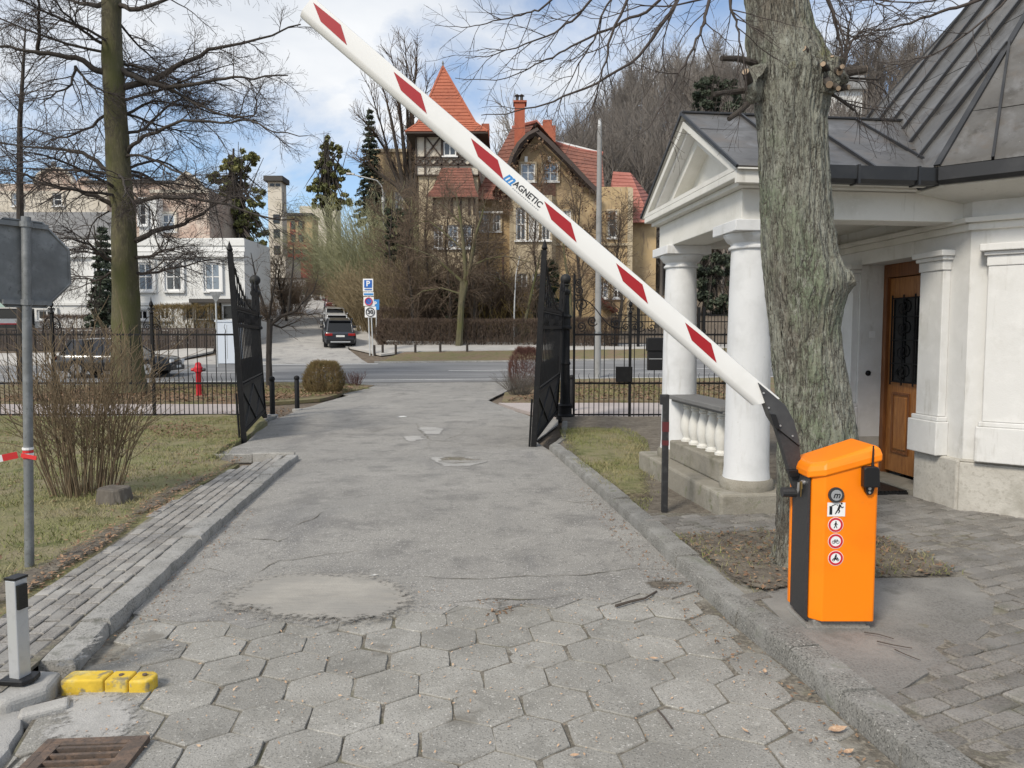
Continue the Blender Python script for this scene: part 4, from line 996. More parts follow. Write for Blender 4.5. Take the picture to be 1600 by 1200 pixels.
# radio receiver with its aerial
c = spot(1357,746)
ru = build('receiver', MB().extr([(c[0]+a, fy-.001, c[1]+b) for a, b in ((-.045,-.05),(.042,-.05),(.046,-.04),(.042,.055),(.03,.068),(-.035,.068),(-.047,.058))], (0,-.045,0)), M['black_plastic'], bar_root, bevel=.006)
build('aerial', MB().tube([(c[0]+.012,fy-.02,c[1]+.06),(c[0]+.012,fy-.02,c[1]+.10),(c[0]+.013,fy-.02,c[1]+.185)], [.009,.006,.0045], 8), M['black_plastic'], ru)
build('mounting_tab', MB().extr([(c[0]+a, fy-.001, c[1]+b) for a, b in ((-.028,-.045),(.03,-.045),(.02,-.085),(.008,-.096),(-.012,-.096),(-.022,-.08))], (0,-.02,0)), M['black_plastic'], ru)
build('screw', MB().tube([(c[0]-.002,fy-.02,c[1]-.06),(c[0]-.002,fy-.026,c[1]-.06)], .009, 10).tube([(c[0]-.002,fy-.02,c[1]-.082),(c[0]-.002,fy-.026,c[1]-.082)], .007, 10), M['steel'], ru)
# the arm
AY = 4.40
a0, a1 = P(1200,631,AY), P(480,12,AY)
ad_ = (a1-a0).normalized(); am = Vector((0,-1,0)).cross(ad_).normalized()        # am: across the arm, towards its upper edge
if am.z < 0: am = -am
AL = (a1-a0).length
AF = frame(a0, ad_, am, (0,-1,0)) if ad_.cross(am).y < 0 else frame(a0, ad_, am, (0,1,0))
def prof(s=1.0): 
    hw, dp = .066*s, .030
    return [(hw-.004,dp),(hw,dp-.008),(hw,-dp),(hw-.01,-dp-.006),(-hw+.02,-dp-.006),(-hw,-dp+.012),(-hw-.002,-.004),(-hw+.006,dp-.020),(-hw+.024,dp-.004),(-hw+.036,dp)]
def arm_local(x, pr): return [Vector((x, a, b)) for a, b in pr]
AFy = frame(a0, ad_, am, (0,-1,0))
mbk = MB(AFy); stations = [(0,1.0,.0),(.02,1,0),(AL-.03,1.0,0),(AL,.95,0)]
rings = [arm_local(x, prof(s)) for x, s, _ in stations]; n = len(rings[0])
rings[0] = [Vector((v.x + (v.y/.066)*-.045 + .02, v.y, v.z)) for v in rings[0]]; rings[1] = [Vector((v.x + (v.y/.066)*-.045 + .03, v.y, v.z)) for v in rings[1]]
mbk.add(sum(rings, []), [(r*n+i, r*n+(i+1)%n, (r+1)*n+(i+1)%n, (r+1)*n+i) for r in range(3) for i in range(n)] + [tuple(range(n-1,-1,-1)), tuple(3*n+i for i in range(n))])
arm = build('arm', mbk, M['arm_white'], bar_root, smooth=True)
zf_ = .0305
def along(px, py):
    v = P(px, py, AY-.03) - a0; return v.dot(ad_), v.dot(am)
sk = (-1 if ad_.x < 0 else 1)
for (px, py) in ((516,37),(639.5,147),(760,250),(873,350),(985,446),(1092,539)):
    x, y = along(px, py); y = .012
    pl = [(x+.150,y+.028),(x-.050,y+.034),(x-.150,y-.031),(x+.050,y-.026)]
    build('stripe', MB(AFy).extr([(a, b, zf_) for a, b in pl], (0,0,.0012)), M['red_film'], arm)
x, y = along(818,303)
LM = AFy @ Matrix.Translation((x, .004, zf_)) @ Matrix.Rotation(math.pi, 4, 'Z')
if (AFy.to_3x3().determinant()) < 0: LM = AFy @ Matrix.Translation((x, .004, zf_)) @ Matrix.Scale(-1, 4, (1,0,0))
lettering('AGNETIC', .049, LM @ Matrix.Translation((.022,.004,0)), M['black_print'], arm, bold=.0012, depth=.0005)
lettering('m', .080, LM @ Matrix.Translation((-.120,.008,0)), M['blue_print'], arm, bold=.0025, shear=.35, depth=.0005)
build('underline', MB(LM).box(-.165,-.085,-.024,-.018,0,.0006), M['blue_print'], arm)
mbk = MB(LM)
for i in range(15): mbk.box(-.07+i*.0135,-.062+i*.0135,-.029,-.023,0,.0006)
build('tagline', mbk, M['grey_print'], arm)
# arm flange: folded dark sheet from the arm down to the cabinet shaft
def yz(poly, y0, th): return MB().extr([tuple(P(a, b, AY)[i] if i != 1 else y0 for i in range(3)) for a, b in poly], (0,th,0))
fl = build('flange', yz([(1181,597),(1223,632),(1236,655),(1247,697),(1211,668),(1200,650)], AY-.045, .09), M['bracket'], bar_root, bevel=.004)
build('flange_neck', yz([(1210,668),(1247,697),(1249,735),(1250,790),(1241,768)], AY-.03, .06), M['anthracite'], bar_root, bevel=.004)
build('flange_stop', yz([(1197,645),(1206,646),(1213,668),(1203,664)], AY-.07, .03), M['black_plastic'], fl)
build('clamp', yz([(1226,732),(1246,731),(1246,742),(1229,743)], AY-.06, .04), M['black_plastic'], bar_root, bevel=.004)
for px, py in ((1193,614),(1201,637),(1219,665),(1238,681)):
    p = P(px, py, AY-.05); build('bolt', MB().tube([p, p+Vector((0,-.006,0))], .006, 8), M['steel'], fl)
build('drive_shaft', MB().tube([(XL+.03,4.40,bz+.76),(XL-.10,4.40,bz+.76)], .03, 12), M['anthracite'], bar_root)

# ---- the slim guide post by the kerb (right), reflector post, wheel stop, grate
p = G(1038,800,.08)
gpst = thing('guide_post', 'slim black steel post with faded red band beside the kerb', 'post', p)
build('shaft', MB().cbox((p.x,p.y,p.z+.58),.058,.058,1.2), M['iron_dusty'], gpst, bevel=.004)
for dz_, hh_ in ((.86,.10),(.70,.05)): build('band', MB().cbox((p.x,p.y,p.z+dz_),.060,.060,hh_), M['faded_red'], gpst)
build('cap', MB().cbox((p.x-.04,p.y,p.z+1.13),.03,.05,.10), M['iron_dusty'], gpst)
p = G(32,1062,.1)
rp = thing('sensor_post', 'short silver light barrier post with black window on white concrete', 'post', p)
build('shaft', MB().cbox((p.x,p.y,p.z+.26),.062,.07,.5,-.25), M['alu'], rp, bevel=.006)
build('lens', MB().cbox((p.x+.030,p.y-.0125,p.z+.425),.026,.05,.12,-.25), M['glass_dark'], rp)
build('cap', MB().cbox((p.x,p.y,p.z+.515),.066,.075,.012,-.25), M['black_plastic'], rp)
build('foot_plate', MB().prism([(p.x-.075,p.y-.055),(p.x+.05,p.y-.065),(p.x+.082,p.y-.02),(p.x+.07,p.y+.05),(p.x-.06,p.y+.06)], p.z-.005, p.z+.022), M['black_plastic'], rp, bevel=.006)
build('concrete_footing', MB().prism([(p.x-.30,p.y-.16),(p.x+.05,p.y-.20),(p.x+.17,p.y-.05),(p.x+.13,p.y+.13),(p.x-.22,p.y+.16)], p.z-.16, p.z-.012), M['dust'], rp, bevel=.03, seg=3)
# tilted broken kerb block by the footing
p2 = G(75,1112)
q = thing('broken_kerb_block', 'broken concrete block smeared with white cement beside the silver post', 'block', p2)
build('block', MB(frame(p2+Vector((0,0,.03)), (.9,.5,.06), (-.5,.9,-.05))).box(-.12,.09,-.05,.06,-.08,.004), M['dust'], q, bevel=.02, seg=3)
ya, yb = G(94,1086), G(236,1084)
ws = thing('wheel_stop', 'three yellow painted concrete blocks laid as a wheel stop', 'wheel stop', ya)
dx = (yb-ya).normalized(); WM = frame(ya, dx, Vector((-dx.y,dx.x,0)))
L_ = (yb-ya).length
for i, (a, b) in enumerate(((0,.475),(.482,.74),(.748,1.0))):
    pol = [(L_*a,0),(L_*b-(.02 if i==2 else 0),0),(L_*b,.03),(L_*b,.085),(L_*b-(.03 if i==2 else 0),.115),(L_*a,.115)]
    build('block', MB(WM).prism(pol, -.02, .075-.004*i), M['yellow'], ws, bevel=.012, seg=3)
    if i: build('bolt', MB(WM).lathe([(.012,.070),(.012,.076)], (L_*(a+b)/2,.06,0), 10), M['rust'], ws)
g0, g1_, g2_, g3_ = G(40,1212), G(188,1206), G(178,1168), G(64,1172)
gr_ = thing('drain_grate', 'rusty cast iron drain grate set in cement', 'drain', g0)
gx_ = (g1_-g0); gy_ = (g3_-g0); gy_ = Vector((-gx_.y, gx_.x, 0)).normalized()*.42
GM_ = frame(g0+Vector((0,0,.026)), gx_, gy_); gw = gx_.length; gh = .19
build('frame', MB(GM_).box(-.03,0,-.12,gh+.03,-.03,.006).box(gw,gw+.03,-.12,gh+.03,-.03,.006).box(0.001,gw-.001,gh,gh+.03,-.03,.006), M['rust'], gr_)
build('pit', MB(GM_).box(0,gw,-.12,gh,-.03,-.018), M['drain_shade'], gr_)  # shallow black plate, its colour stands in for the shade of a deep drain
build('grate_plate', MB(GM_).box(0,.045,-.12,gh,-.02,.005).box(gw-.045,gw,-.12,gh,-.02,.005).box(.046,gw-.046,gh-.022,gh,-.02,.005), M['rust'], gr_)
for i in range(6): build('grate_bar', MB(GM_).box(.046,gw-.046,-.12+i*.052,-.12+i*.052+.017,-.02,.004), M['rust'], gr_)
# ================================================================== ironwork: gate leaves, gate posts, fences
def spiral(c, r0, r1, a0, turns, n=22, M_=None):  # flat scroll in the local x-z plane
    out = []
    for i in range(n):
        f = i/(n-1); r = r0 + (r1-r0)*f; a = a0 + turns*2*math.pi*f
        out.append((c[0]+r*math.cos(a), 0, c[1]+r*math.sin(a)))
    return out
def gate_leaf(label, tip, hinge, lean, flip):
    """leaf from its hinge to the tall meeting stile; local x from hinge (0) to tip (W)"""
    W = Vector((tip.x-hinge.x, tip.y-hinge.y, 0)).length
    root = thing('gate_leaf', label, 'gate', (hinge.x, hinge.y, fz(hinge.y)+.03), group='open gate leaves of the drive')
    d = Vector((tip.x-hinge.x, tip.y-hinge.y, tip.z-hinge.z)).normalized(); s = Vector((-d.y, d.x, 0)).normalized()
    up = (Vector((0,0,1)) + lean).normalized()
    GM = frame(Vector((hinge.x, hinge.y, fz(hinge.y)+.03)), d, s, up)
    for i in range(3): GM[i][2] = up[i]
    def b(): return MB(GM)
    I = M['iron']
    build('meeting_stile', b().box(W-.09,W,-.045,.045,-.02,3.42).lathe([(.03,3.42),(.055,3.46),(.04,3.50),(.001,3.62)], (W-.045,0,0), 10), I, root)
    build('hinge_stile', b().box(0,.07,-.04,.04,.05,2.95).lathe([(.05,2.95),(.035,3.05),(.001,3.22)], (.035,0,0), 10), I, root)
    build('hinge_stile', b().box(.62,.67,-.03,.03,2.45,2.95).lathe([(.04,2.95),(.03,3.05),(.001,3.2)], (.645,0,0), 8), I, root)
    for z in (.20,1.00,2.12,2.45): build('rail', b().box(.071,W-.091,-.028,.028,z-.03,z+.03), I, root)
    for z in (1.07,2.40): build('rail', b().box(.071,W-.091,-.016,.016,z-.012,z+.012), M['iron_dusty'], root)
    n = 15
    for i in range(n):
        x = .07 + (W-.16)*(i+1)/(n+1)
        build('bar', b().tube([(x,0,1.03),(x,0,2.42)], .012, 6), I, root)
    for i in range(n+1):                          # dense lower spears
        x = .07 + (W-.16)*(i+.5)/(n+1)
        build('short_bar', b().tube([(x,0,1.03),(x,0,1.42),(x,0,1.50)], [.010,.010,.003], 5), I, root)
    for i in range(14):                           # band of rings under the top rail
        x = .20 + (W-.42)*i/13
        pts = [(x+.085*math.cos(t), 0, 2.285+.11*math.sin(t)) for t in [2*math.pi*k/12 for k in range(13)]]
        build('ring', b().tube(pts, .012, 5, False), I, root)
    build('sheet', b().box(.072,W-.092,-.006,.006,.231,.969), M['iron_moss'], root)
    for k in range(2):                            # crossed braces on the sheet
        x0 = .08+k*(W-.18)/2; x1 = x0+(W-.18)/2
        for p, q in (((x0,.24),(x1,.96)), ((x0,.96),(x1,.24))):
            for sd in (-1,1): build('brace', b().bar((p[0],sd*.017,p[1]),(q[0],sd*.017,q[1]),.012,.035,(0,1,0)), M['iron_dusty'], root)
    # curved top rail that sweeps up to the meeting stile, filled with scrolls
    top = [(.68 + (W-.79)*f, 0, 2.50 + .86*f**2.2) for f in [k/14 for k in range(15)]]
    build('top_rail', b().tube(top, .022, 6), I, root)
    for (cx_, cz_, r, tn) in ((W-.35,2.72,.20,1.6),(W-.30,3.0,.13,-1.5),(W-.85,2.64,.14,1.6),(W-1.25,2.58,.10,-1.5),(.34,2.66,.17,1.6),(.34,2.95,.10,-1.6),(W-1.6,2.55,.08,1.5)):
        build('scroll', b().tube(spiral((cx_,cz_), .02, r, R.uniform(0,3), tn), .014, 5), I, root)
    for i in range(10):
        f = (i+1)/11; x = .68+(W-.79)*f; build('spear', b().tube([(x,0,2.48),(x,0,2.5+.86*f**2.2+.06),(x,0,2.5+.86*f**2.2+.16)], [.012,.012,.003], 5), I, root)
    build('drop_bolt', b().tube([(W-.02,-.07,-.03),(W-.02,-.07,.9)], .018, 6), I, root)
    return root
gl_tip, gl_hinge = G(381,691), Vector((P(414,650,17.1).x, 17.1, 0)); gl_tip.z = 0.0; gl_hinge.z = -.0
gate_leaf('tall black iron gate leaf beside the lawn, standing open before two bollards', gl_tip, gl_hinge, (P(363,372,13.2)-P(381,691,13.2)).normalized()*0 + Vector((-.050,0,0)), 1)
gr_tip, gr_hinge = G(833,699), Vector((P(869,650,17.0).x, 17.0, 0)); gr_tip.z = -.05
gate_leaf('tall black iron gate leaf standing open beside the ball-topped post', gr_tip, gr_hinge, Vector((.052,0,0)), -1)
# cast posts with ball finials
def gate_post(px, Y, label):
    p = Vector((P(px,600,Y).x, Y, fz(Y)))
    t = thing('gate_post', label, 'gate post', p, group='cast iron gate posts')
    build('shaft', MB().lathe([(.21,-.05),(.21,.10),(.16,.14),(.16,.30),(.19,.33),(.13,.38),(.115,.5),(.108,1.28),(.125,1.30),(.125,1.33),(.108,1.36),(.105,2.1)], p, 18), M['iron'], t, smooth=True)
    build('collar', MB().lathe([(.105,2.10),(.15,2.13),(.15,2.17),(.12,2.20),(.12,2.36),(.15,2.39),(.15,2.42),(.10,2.46)], p, 18), M['iron_moss'], t, smooth=True)
    build('neck', MB().lathe([(.10,2.46),(.085,2.9),(.115,2.94),(.115,3.0),(.07,3.05),(.07,3.10),(.10,3.13),(.06,3.17)], p, 18), M['iron_moss'], t, smooth=True)
    build('ball', MB().sphere((p.x,p.y,p.z+3.27), .125, 18, 12), M['iron_moss'], t, smooth=True)
    return t
gate_post(402, 17.45, 'cast iron gate post with ball finial behind the lawn-side gate leaf')
gate_post(883, 17.2, 'cast iron gate post with ball finial next to the scrolled fence')

def wavy(x, z0, z1, y=0.0):                       # bar with a flame-like twisted tip
    pts = [(x,y,z0),(x,y,z1-.22)]; rs = [.011,.011]
    for k in range(1,7):
        f = k/6; pts.append((x+.016*math.sin(f*2.2*math.pi), y, z1-.22+.22*f)); rs.append(.011*(1-.7*f))
    return pts, rs
def fence(label, x0, x1, Y, posts, tall=.222, toff=0.0):
    z0 = fz(Y)+.06
    root = thing('iron_fence', label, 'fence', (x0, Y, z0), group='black iron fences along the footway')
    FMx = frame((x0, Y, z0), (1,0,0), (0,1,0)); W = x1-x0
    def b(): return MB(FMx)
    I = M['iron']
    for z, h in ((.05,.035),(.79,.045),(1.93,.045)): build('rail', b().box(0,W,-.02,.02,z-h/2,z+h/2), I, root)
    n = int(W/tall)
    for i in range(n+1):
        x = i*tall
        if any(abs(x-q) < .09 for q in posts): continue
        pts, rs = wavy(x, .0, 2.18); build('bar', b().tube(pts, rs, 5), I, root)
        if i < n:
            pts, rs = wavy(x+tall/2, .0, 1.03); build('short_bar', b().tube(pts, rs, 5), I, root)
    for q in posts:
        ps = build('post', b().box(q-.03,q+.03,-.03,.03,-.1,2.45), I, root)
        build('finial', b().lathe([(.03,2.40),(.055,2.44),(.03,2.48),(.02,2.56),(.05,2.62),(.035,2.68),(.015,2.72),(.001,2.82)], (q,0,0), 10), I, ps)
        for sx in (-1,1):
            arc = [(q+sx*(.03+.19*math.sin(f*math.pi/2)), 0, 2.35-.40*(1-math.cos(f*math.pi/2))) for f in [k/10 for k in range(11)]]
            build('scroll', b().tube(arc, .012, 5), I, ps)
            sp = [(q+sx*(.105+v[0]), 0, 2.10+v[2]) for v in spiral((0,0), .085, .012, math.pi*.9, -1.6)]
            build('scroll', b().tube(sp, .012, 5), I, ps)
            build('scroll', b().tube([(q+sx*(.02+v[0]*.6), 0, 2.52+v[2]*.6) for v in spiral((.06,0), .06, .01, math.pi, -1.4, 14)], .010, 5), I, ps)
    return root
YF = 17.25
lx0 = P(-60,600,YF).x; lx1 = P(374,600,YF).x
fence('long black iron fence with twisted bar tips between the lawn and street', lx0, lx1, YF, [P(240,600,YF).x-lx0, P(85,600,YF).x-lx0])
rx0 = P(897,600,YF).x; rx1 = P(1145,600,YF).x
rf = fence('black iron fence with scrolled crest between gate post and portico', rx0, rx1, YF, [P(984,600,YF).x-rx0], tall=.235)
FMx = frame((rx0, YF, fz(YF)+.06), (1,0,0), (0,1,0))
def rs_(pts, r=.013): build('crest_scroll', MB(FMx).tube(pts, r, 5), M['iron'], rf)
W1 = P(984,600,YF).x-rx0
build('crest_post', MB(FMx).box(-.03,.02,-.03,.03,-.1,3.35), M['iron'], rf)
rs_([(.02+W1*.86*f, 0, 2.72 - .62*f + .14*math.sin(f*2*math.pi)) for f in [k/16 for k in range(17)]])
for c, r, a0, tn in (((.18,2.62),.16,0,1.7),((.10,2.95),.12,1,-1.6),((.10,3.15),.09,1,1.6),((.42,2.25),.13,2,1.6),((W1*.74,2.20),.13,0,-1.7),((W1+.22,2.14),.15,2,1.6),((W1+.5,2.10),.10,0,-1.5),((.16,2.12),.12,2,-1.6)):
    rs_(spiral(c, .015, r, a0, tn))
lb = build('lock_box', MB(FMx).box(W1-.33,W1+.05,-.07,.05,.82,1.18), M['iron'], rf, bevel=.006)
mbx0 = P(1008,600,YF).x-rx0; mbx1 = P(1034,600,YF).x-rx0
mx = thing('mailbox', 'black metal mailbox hung on the iron fence by the portico', 'mailbox', FMx @ Vector((mbx0,-.08,1.0)))
build('body', MB(FMx).box(mbx0+.03,mbx1-.01,-.16,-.03,1.10,1.70), M['black_plastic'], mx, bevel=.01)
build('lid', MB(FMx).box(mbx0,mbx1+.02,-.19,-.03,1.55,1.86), M['black_plastic'], mx, bevel=.015)
build('slot', MB(FMx).box(mbx0+.05,mbx1-.03,-.165,-.161,1.36,1.375), M['alu'], mx)

# bollards by the footway
def bollard(px, py, h, label):
    p = G(px, py, .01); t = thing('bollard', label, 'bollard', p, group='black bollards beside the gate')
    build('shaft', MB().lathe([(.062,-.05),(.062,h*.86),(.055,h*.87)], p, 16), M['iron'], t, smooth=True)
    build('cap', MB().lathe([(.055,h*.87),(.07,h*.89),(.075,h*.94),(.055,h*.98),(.01,h)], p, 16), M['iron'], t, smooth=True)
    build('foot', MB().lathe([(.13,-.03),(.13,.035),(.07,.05)], p, 14), M['dust'], t, smooth=True)
bollard(426,650,.98,'black bollard close against the open gate leaf')
bollard(464.5,641,.93,'black bollard on a grey foot between gate leaf and clipped bush')
bollard(893,641,.95,'black bollard half hidden behind the ball-topped gate post')

# ================================================================== signs and street furniture
# back of the octagonal sign on its post
p = G(46,882,.09)
so = thing('stop_sign', 'grey back of an octagonal sign on a galvanised post by the pavement', 'sign', p)
lean_ = Vector((.033,0,1)).normalized()
build('post', MB().tube([p+lean_*(-.2), p+lean_*2.60], .032, 14), M['galv'], so, smooth=True)
sc_ = p + lean_*2.26; sc_ += Vector((-.034,.030,0)); r8 = .345
dsx = Vector((.53,.85,0)).normalized()
build('plate', MB().extr([sc_ + dsx*(r8*math.cos(math.pi/8+math.pi/4*k)) + Vector((0,0,r8*math.sin(math.pi/8+math.pi/4*k))) for k in range(8)], Vector((-.85,.53,0))*.012), M['galv'], so)
for k in range(8):
    a = [sc_ + dsx*(r8*math.cos(math.pi/8+math.pi/4*j)) + Vector((0,0,r8*math.sin(math.pi/8+math.pi/4*j))) for j in (k,k+1)]
    build('rim', MB().bar(a[0], a[1], .01, .022, (0,1,0)), M['galv'], so)
for dz_ in (-.285,.285):
    cp = sc_ + Vector((.012,-.016,dz_)); build('clamp', MB().bar(cp-dsx*.16, cp+dsx*.17, .028, .034), M['galv'], so)
    build('clamp', MB().tube([p+lean_*(2.26+dz_-.02), p+lean_*(2.26+dz_+.02)], .042, 12), M['galv'], so)
tp = thing('barrier_tape', 'red and white barrier tape knotted round the sign post', 'tape', p+Vector((0,0,.9)))
tz = P(44,710,p.y).z
for k in range(4): build('wrap', MB().tube([(p.x+.026,p.y,tz-.03+k*.022),(p.x+.026,p.y,tz-.012+k*.022)], .036+.002*(k%2), 12), M['tape_red'] if k%2==0 else M['white_film'], tp)
q0 = Vector((p.x-.04,p.y-.02,tz)); q1 = P(-120,742,p.y-.3)
for k in range(6):
    a, b = q0.lerp(q1, k/6), q0.lerp(q1, (k+1)/6); build('strip', MB().bar(a, b, .006, .05), M['tape_red'] if k%2==0 else M['white_film'], tp)
build('strip', MB().bar(q0+Vector((.04,-.02,.0)), q0+Vector((.16,-.03,-.02)), .006, .03), M['tape_red'], tp)
# hydrant
p = G(311,619,.05); hy = thing('fire_hydrant', 'red fire hydrant on the leaf-strewn verge behind the fence', 'hydrant', p)
build('barrel', MB().lathe([(.14,-.05),(.14,.03),(.085,.05),(.08,.75),(.10,.78)], p, 14), M['hydrant'], hy, smooth=True)
build('head', MB().lathe([(.10,.78),(.135,.80),(.135,.93),(.10,.97),(.09,1.06),(.04,1.1)], p, 14), M['hydrant'], hy, smooth=True)
for sx in (-1,1): build('outlet', MB().tube([(p.x+sx*.14,p.y,p.z+.86),(p.x+sx*.22,p.y,p.z+.86)], .05, 10), M['hydrant'] if sx<0 else M['iron_dusty'], hy)
# give-way sign seen from behind, power cabinet
Yg = 36.5; p = Vector((P(340,575,Yg).x, Yg, fz(Yg)+.03)); gw_ = thing('yield_sign', 'back of a triangular sign on a thin pale pole before the white house', 'sign', p)
build('pole', MB().tube([p, P(337,462,Yg)], .04, 8), M['pole_white'], gw_)
build('plate', MB().extr([P(327,456,Yg-.1), P(347.5,456,Yg-.1), P(337,474,Yg-.1)], (0,.02,0)), M['galv'], gw_)
pA = Vector((P(355,575,34.9).x, 34.9, fz(34.9)))
Yc = 24.3; pc0, pc1 = P(338,600,Yc).x, P(374,600,Yc).x
cb = thing('power_cabinet', 'pale blue power cabinet on the verge behind the open gate leaf', 'cabinet', ((pc0+pc1)/2, Yc, fz(Yc)))
Yc = 38.2; pc0, pc1 = P(339,600,Yc).x, P(374,600,Yc).x; cb.location = ((pc0+pc1)/2, Yc, fz(Yc)+.05)
build('body', MB().box(pc0,pc1,Yc,Yc+.6,fz(Yc)+.05,P(350,503,Yc).z), M['box_pale'], cb, bevel=.02)
build('lid', MB().box(pc0-.03,pc1+.03,Yc-.04,Yc+.63,P(350,503,Yc).z+.001,P(350,501,Yc).z+.03), M['box_pale'], cb)
build('door_gap', MB().box((pc0+pc1)/2-.012,(pc0+pc1)/2+.012,Yc-.006,Yc,fz(Yc)+.3,P(350,505,Yc).z-.1), M['grey_print'], cb)
# parking sign cluster at the street corner
Ys = 42.0; p = Vector((P(584,560,Ys).x, Ys, fz(Ys)+.05))
pk = thing('parking_sign', 'cluster of blue parking and speed thirty signs on twin poles', 'sign', p)
for a, b in ((578,583),(574,578)): build('pole', MB().tube([P(b,556,Ys), P(a,440,Ys)], .035, 8), M['pole_white'], pk)
def plate(x0, y0, x1, y1, m, name='plate', Y=Ys-.06, par=pk): return build(name, MB().extr([P(x0,y1,Y), P(x1,y1,Y), P(x1,y0,Y), P(x0,y0,Y)], (0,.02,0)), m, par)
pa = plate(567,435.5,583,455.5,M['white_film']); plate(569,437.5,581,449.5,M['sign_blue'],'field',Ys-.085,pa)
c_ = P(575,443.5,Ys-.09); lettering('P', .42, frame(c_, (1,0,0), (0,0,1), (0,-1,0)), M['white_film'], pa, bold=.012)
plate(569.5,451.5,581,453,M['sign_blue'],'text_line',Ys-.085,pa)
pb2 = plate(567.5,456.6,584,462.6,M['white_film']); plate(568.5,458.2,583,461,M['blue_print'],'text_line',Ys-.085,pb2)
pc2 = plate(568,464,584,478,M['white_film']); c_ = P(576,471,Ys-.085)
build('disc', MB().extr([(c_.x+.20*math.cos(2*math.pi*k/24), c_.y, c_.z+.20*math.sin(2*math.pi*k/24)) for k in range(24)], (0,-.01,0)), M['sign_blue'], pc2)
build('ring', MB().tube([(c_.x+.20*math.cos(2*math.pi*k/24), c_.y-.01, c_.z+.20*math.sin(2*math.pi*k/24)) for k in range(25)], .03, 5), M['sign_red'], pc2)
build('bar', MB().bar((c_.x-.13,c_.y-.015,c_.z+.13),(c_.x+.13,c_.y-.015,c_.z-.13),.012,.045,(0,1,0)), M['sign_red'], pc2)
pd2 = plate(570,479,587.5,496,M['white_film']); c_ = P(578.5,487.5,Ys-.085)
build('ring', MB().tube([(c_.x+.24*math.cos(2*math.pi*k/24), c_.y, c_.z+.24*math.sin(2*math.pi*k/24)) for k in range(25)], .025, 5), M['black_print'], pd2)
lettering('30', .33, frame(c_-Vector((0,.01,0)), (1,0,0), (0,0,1), (0,-1,0)), M['black_print'], pd2, bold=.008)
Y2 = 47.0; p = Vector((P(588,540,Y2).x, Y2, fz(Y2)))
bs_ = thing('round_blue_sign', 'blue sign peeping out behind the parking signs', 'sign', p)
build('pole', MB().tube([p, P(588,468,Y2)], .035, 8), M['pole_white'], bs_)
build('plate', MB().extr([P(581,484,Y2-.05),P(592.5,484,Y2-.05),P(592.5,468,Y2-.05),P(581,468,Y2-.05)], (0,.02,0)), M['blue_print'], bs_)
c_ = P(586,475,Y2-.06); lettering('P', .40, frame(c_, (1,0,0), (0,0,1), (0,-1,0)), M['white_film'], bs_, bold=.01)
# stub posts along the far verge
for i, px in enumerate((585,598,618.5,649,688,730)):
    Yp = 42.0+i*.12; q = Vector((P(px,555,Yp).x, Yp, fz(Yp)+.06)); hq = .48+R.uniform(-.05,.05)
    b_ = build('verge_post', MB().lathe([(.07,-.1),(.07,hq-.03),(.05,hq)], q, 8), M['bark_dark'])
    where = ('under the parking signs', 'second from the parking signs', 'third from the parking signs', 'fourth from the parking signs', 'just before the bare garden tree trunk', 'just past the bare garden tree trunk')[i]
    tag(b_, 'short wooden stub post on the far verge, ' + where, 'post', 'stub posts along the far verge')
# street lamp and utility pole
Yl = 62.0; p = Vector((P(601,500,Yl).x, Yl, fz(Yl)))
la = thing('street_lamp', 'pale street lamp with curved arm above the greenish shrubs', 'street lamp', p)
build('pole', MB().tube([p, P(599,318,Yl)], [.13,.10], 10), M['pole_concrete'], la, smooth=True)
pts = [P(599,318,Yl), P(598.5,300,Yl), P(596,290,Yl), P(589,282,Yl), P(575,278.5,Yl), P(553,273,Yl)]
build('arm', MB().tube(pts, .05, 8), M['pole_white'], la, smooth=True)
build('lamp_head', MB(frame(P(548,272,Yl), (1,0,-.1), (0,1,0), (.1,0,1))).sphere((0,0,0), .18, 12, 8, .5).box(-.34,.3,-.12,.12,-.06,.08), M['pole_white'], la, smooth=True)
build('sleeve', MB().tube([P(599,316,Yl), P(599,308,Yl)], .15, 10), M['pole_white'], la)
Yu = 31.6; p = Vector((P(933.5,585,Yu).x, Yu, fz(Yu)))
up_ = thing('utility_pole', 'tall grey concrete utility pole rising beyond the iron fence', 'utility pole', p)
build('shaft', MB().tube([p-Vector((0,0,.2)), P(937,198,Yu)], [.15,.095], 14), M['pole_concrete'], up_, smooth=True)
build('cap', MB().tube([P(937,198,Yu), P(937,186,Yu)], [.08,.06], 10), M['pole_white'], up_)
build('band', MB().tube([p+Vector((0,0,1.9)), p+Vector((0,0,1.98))], .158, 14), M['galv'], up_)
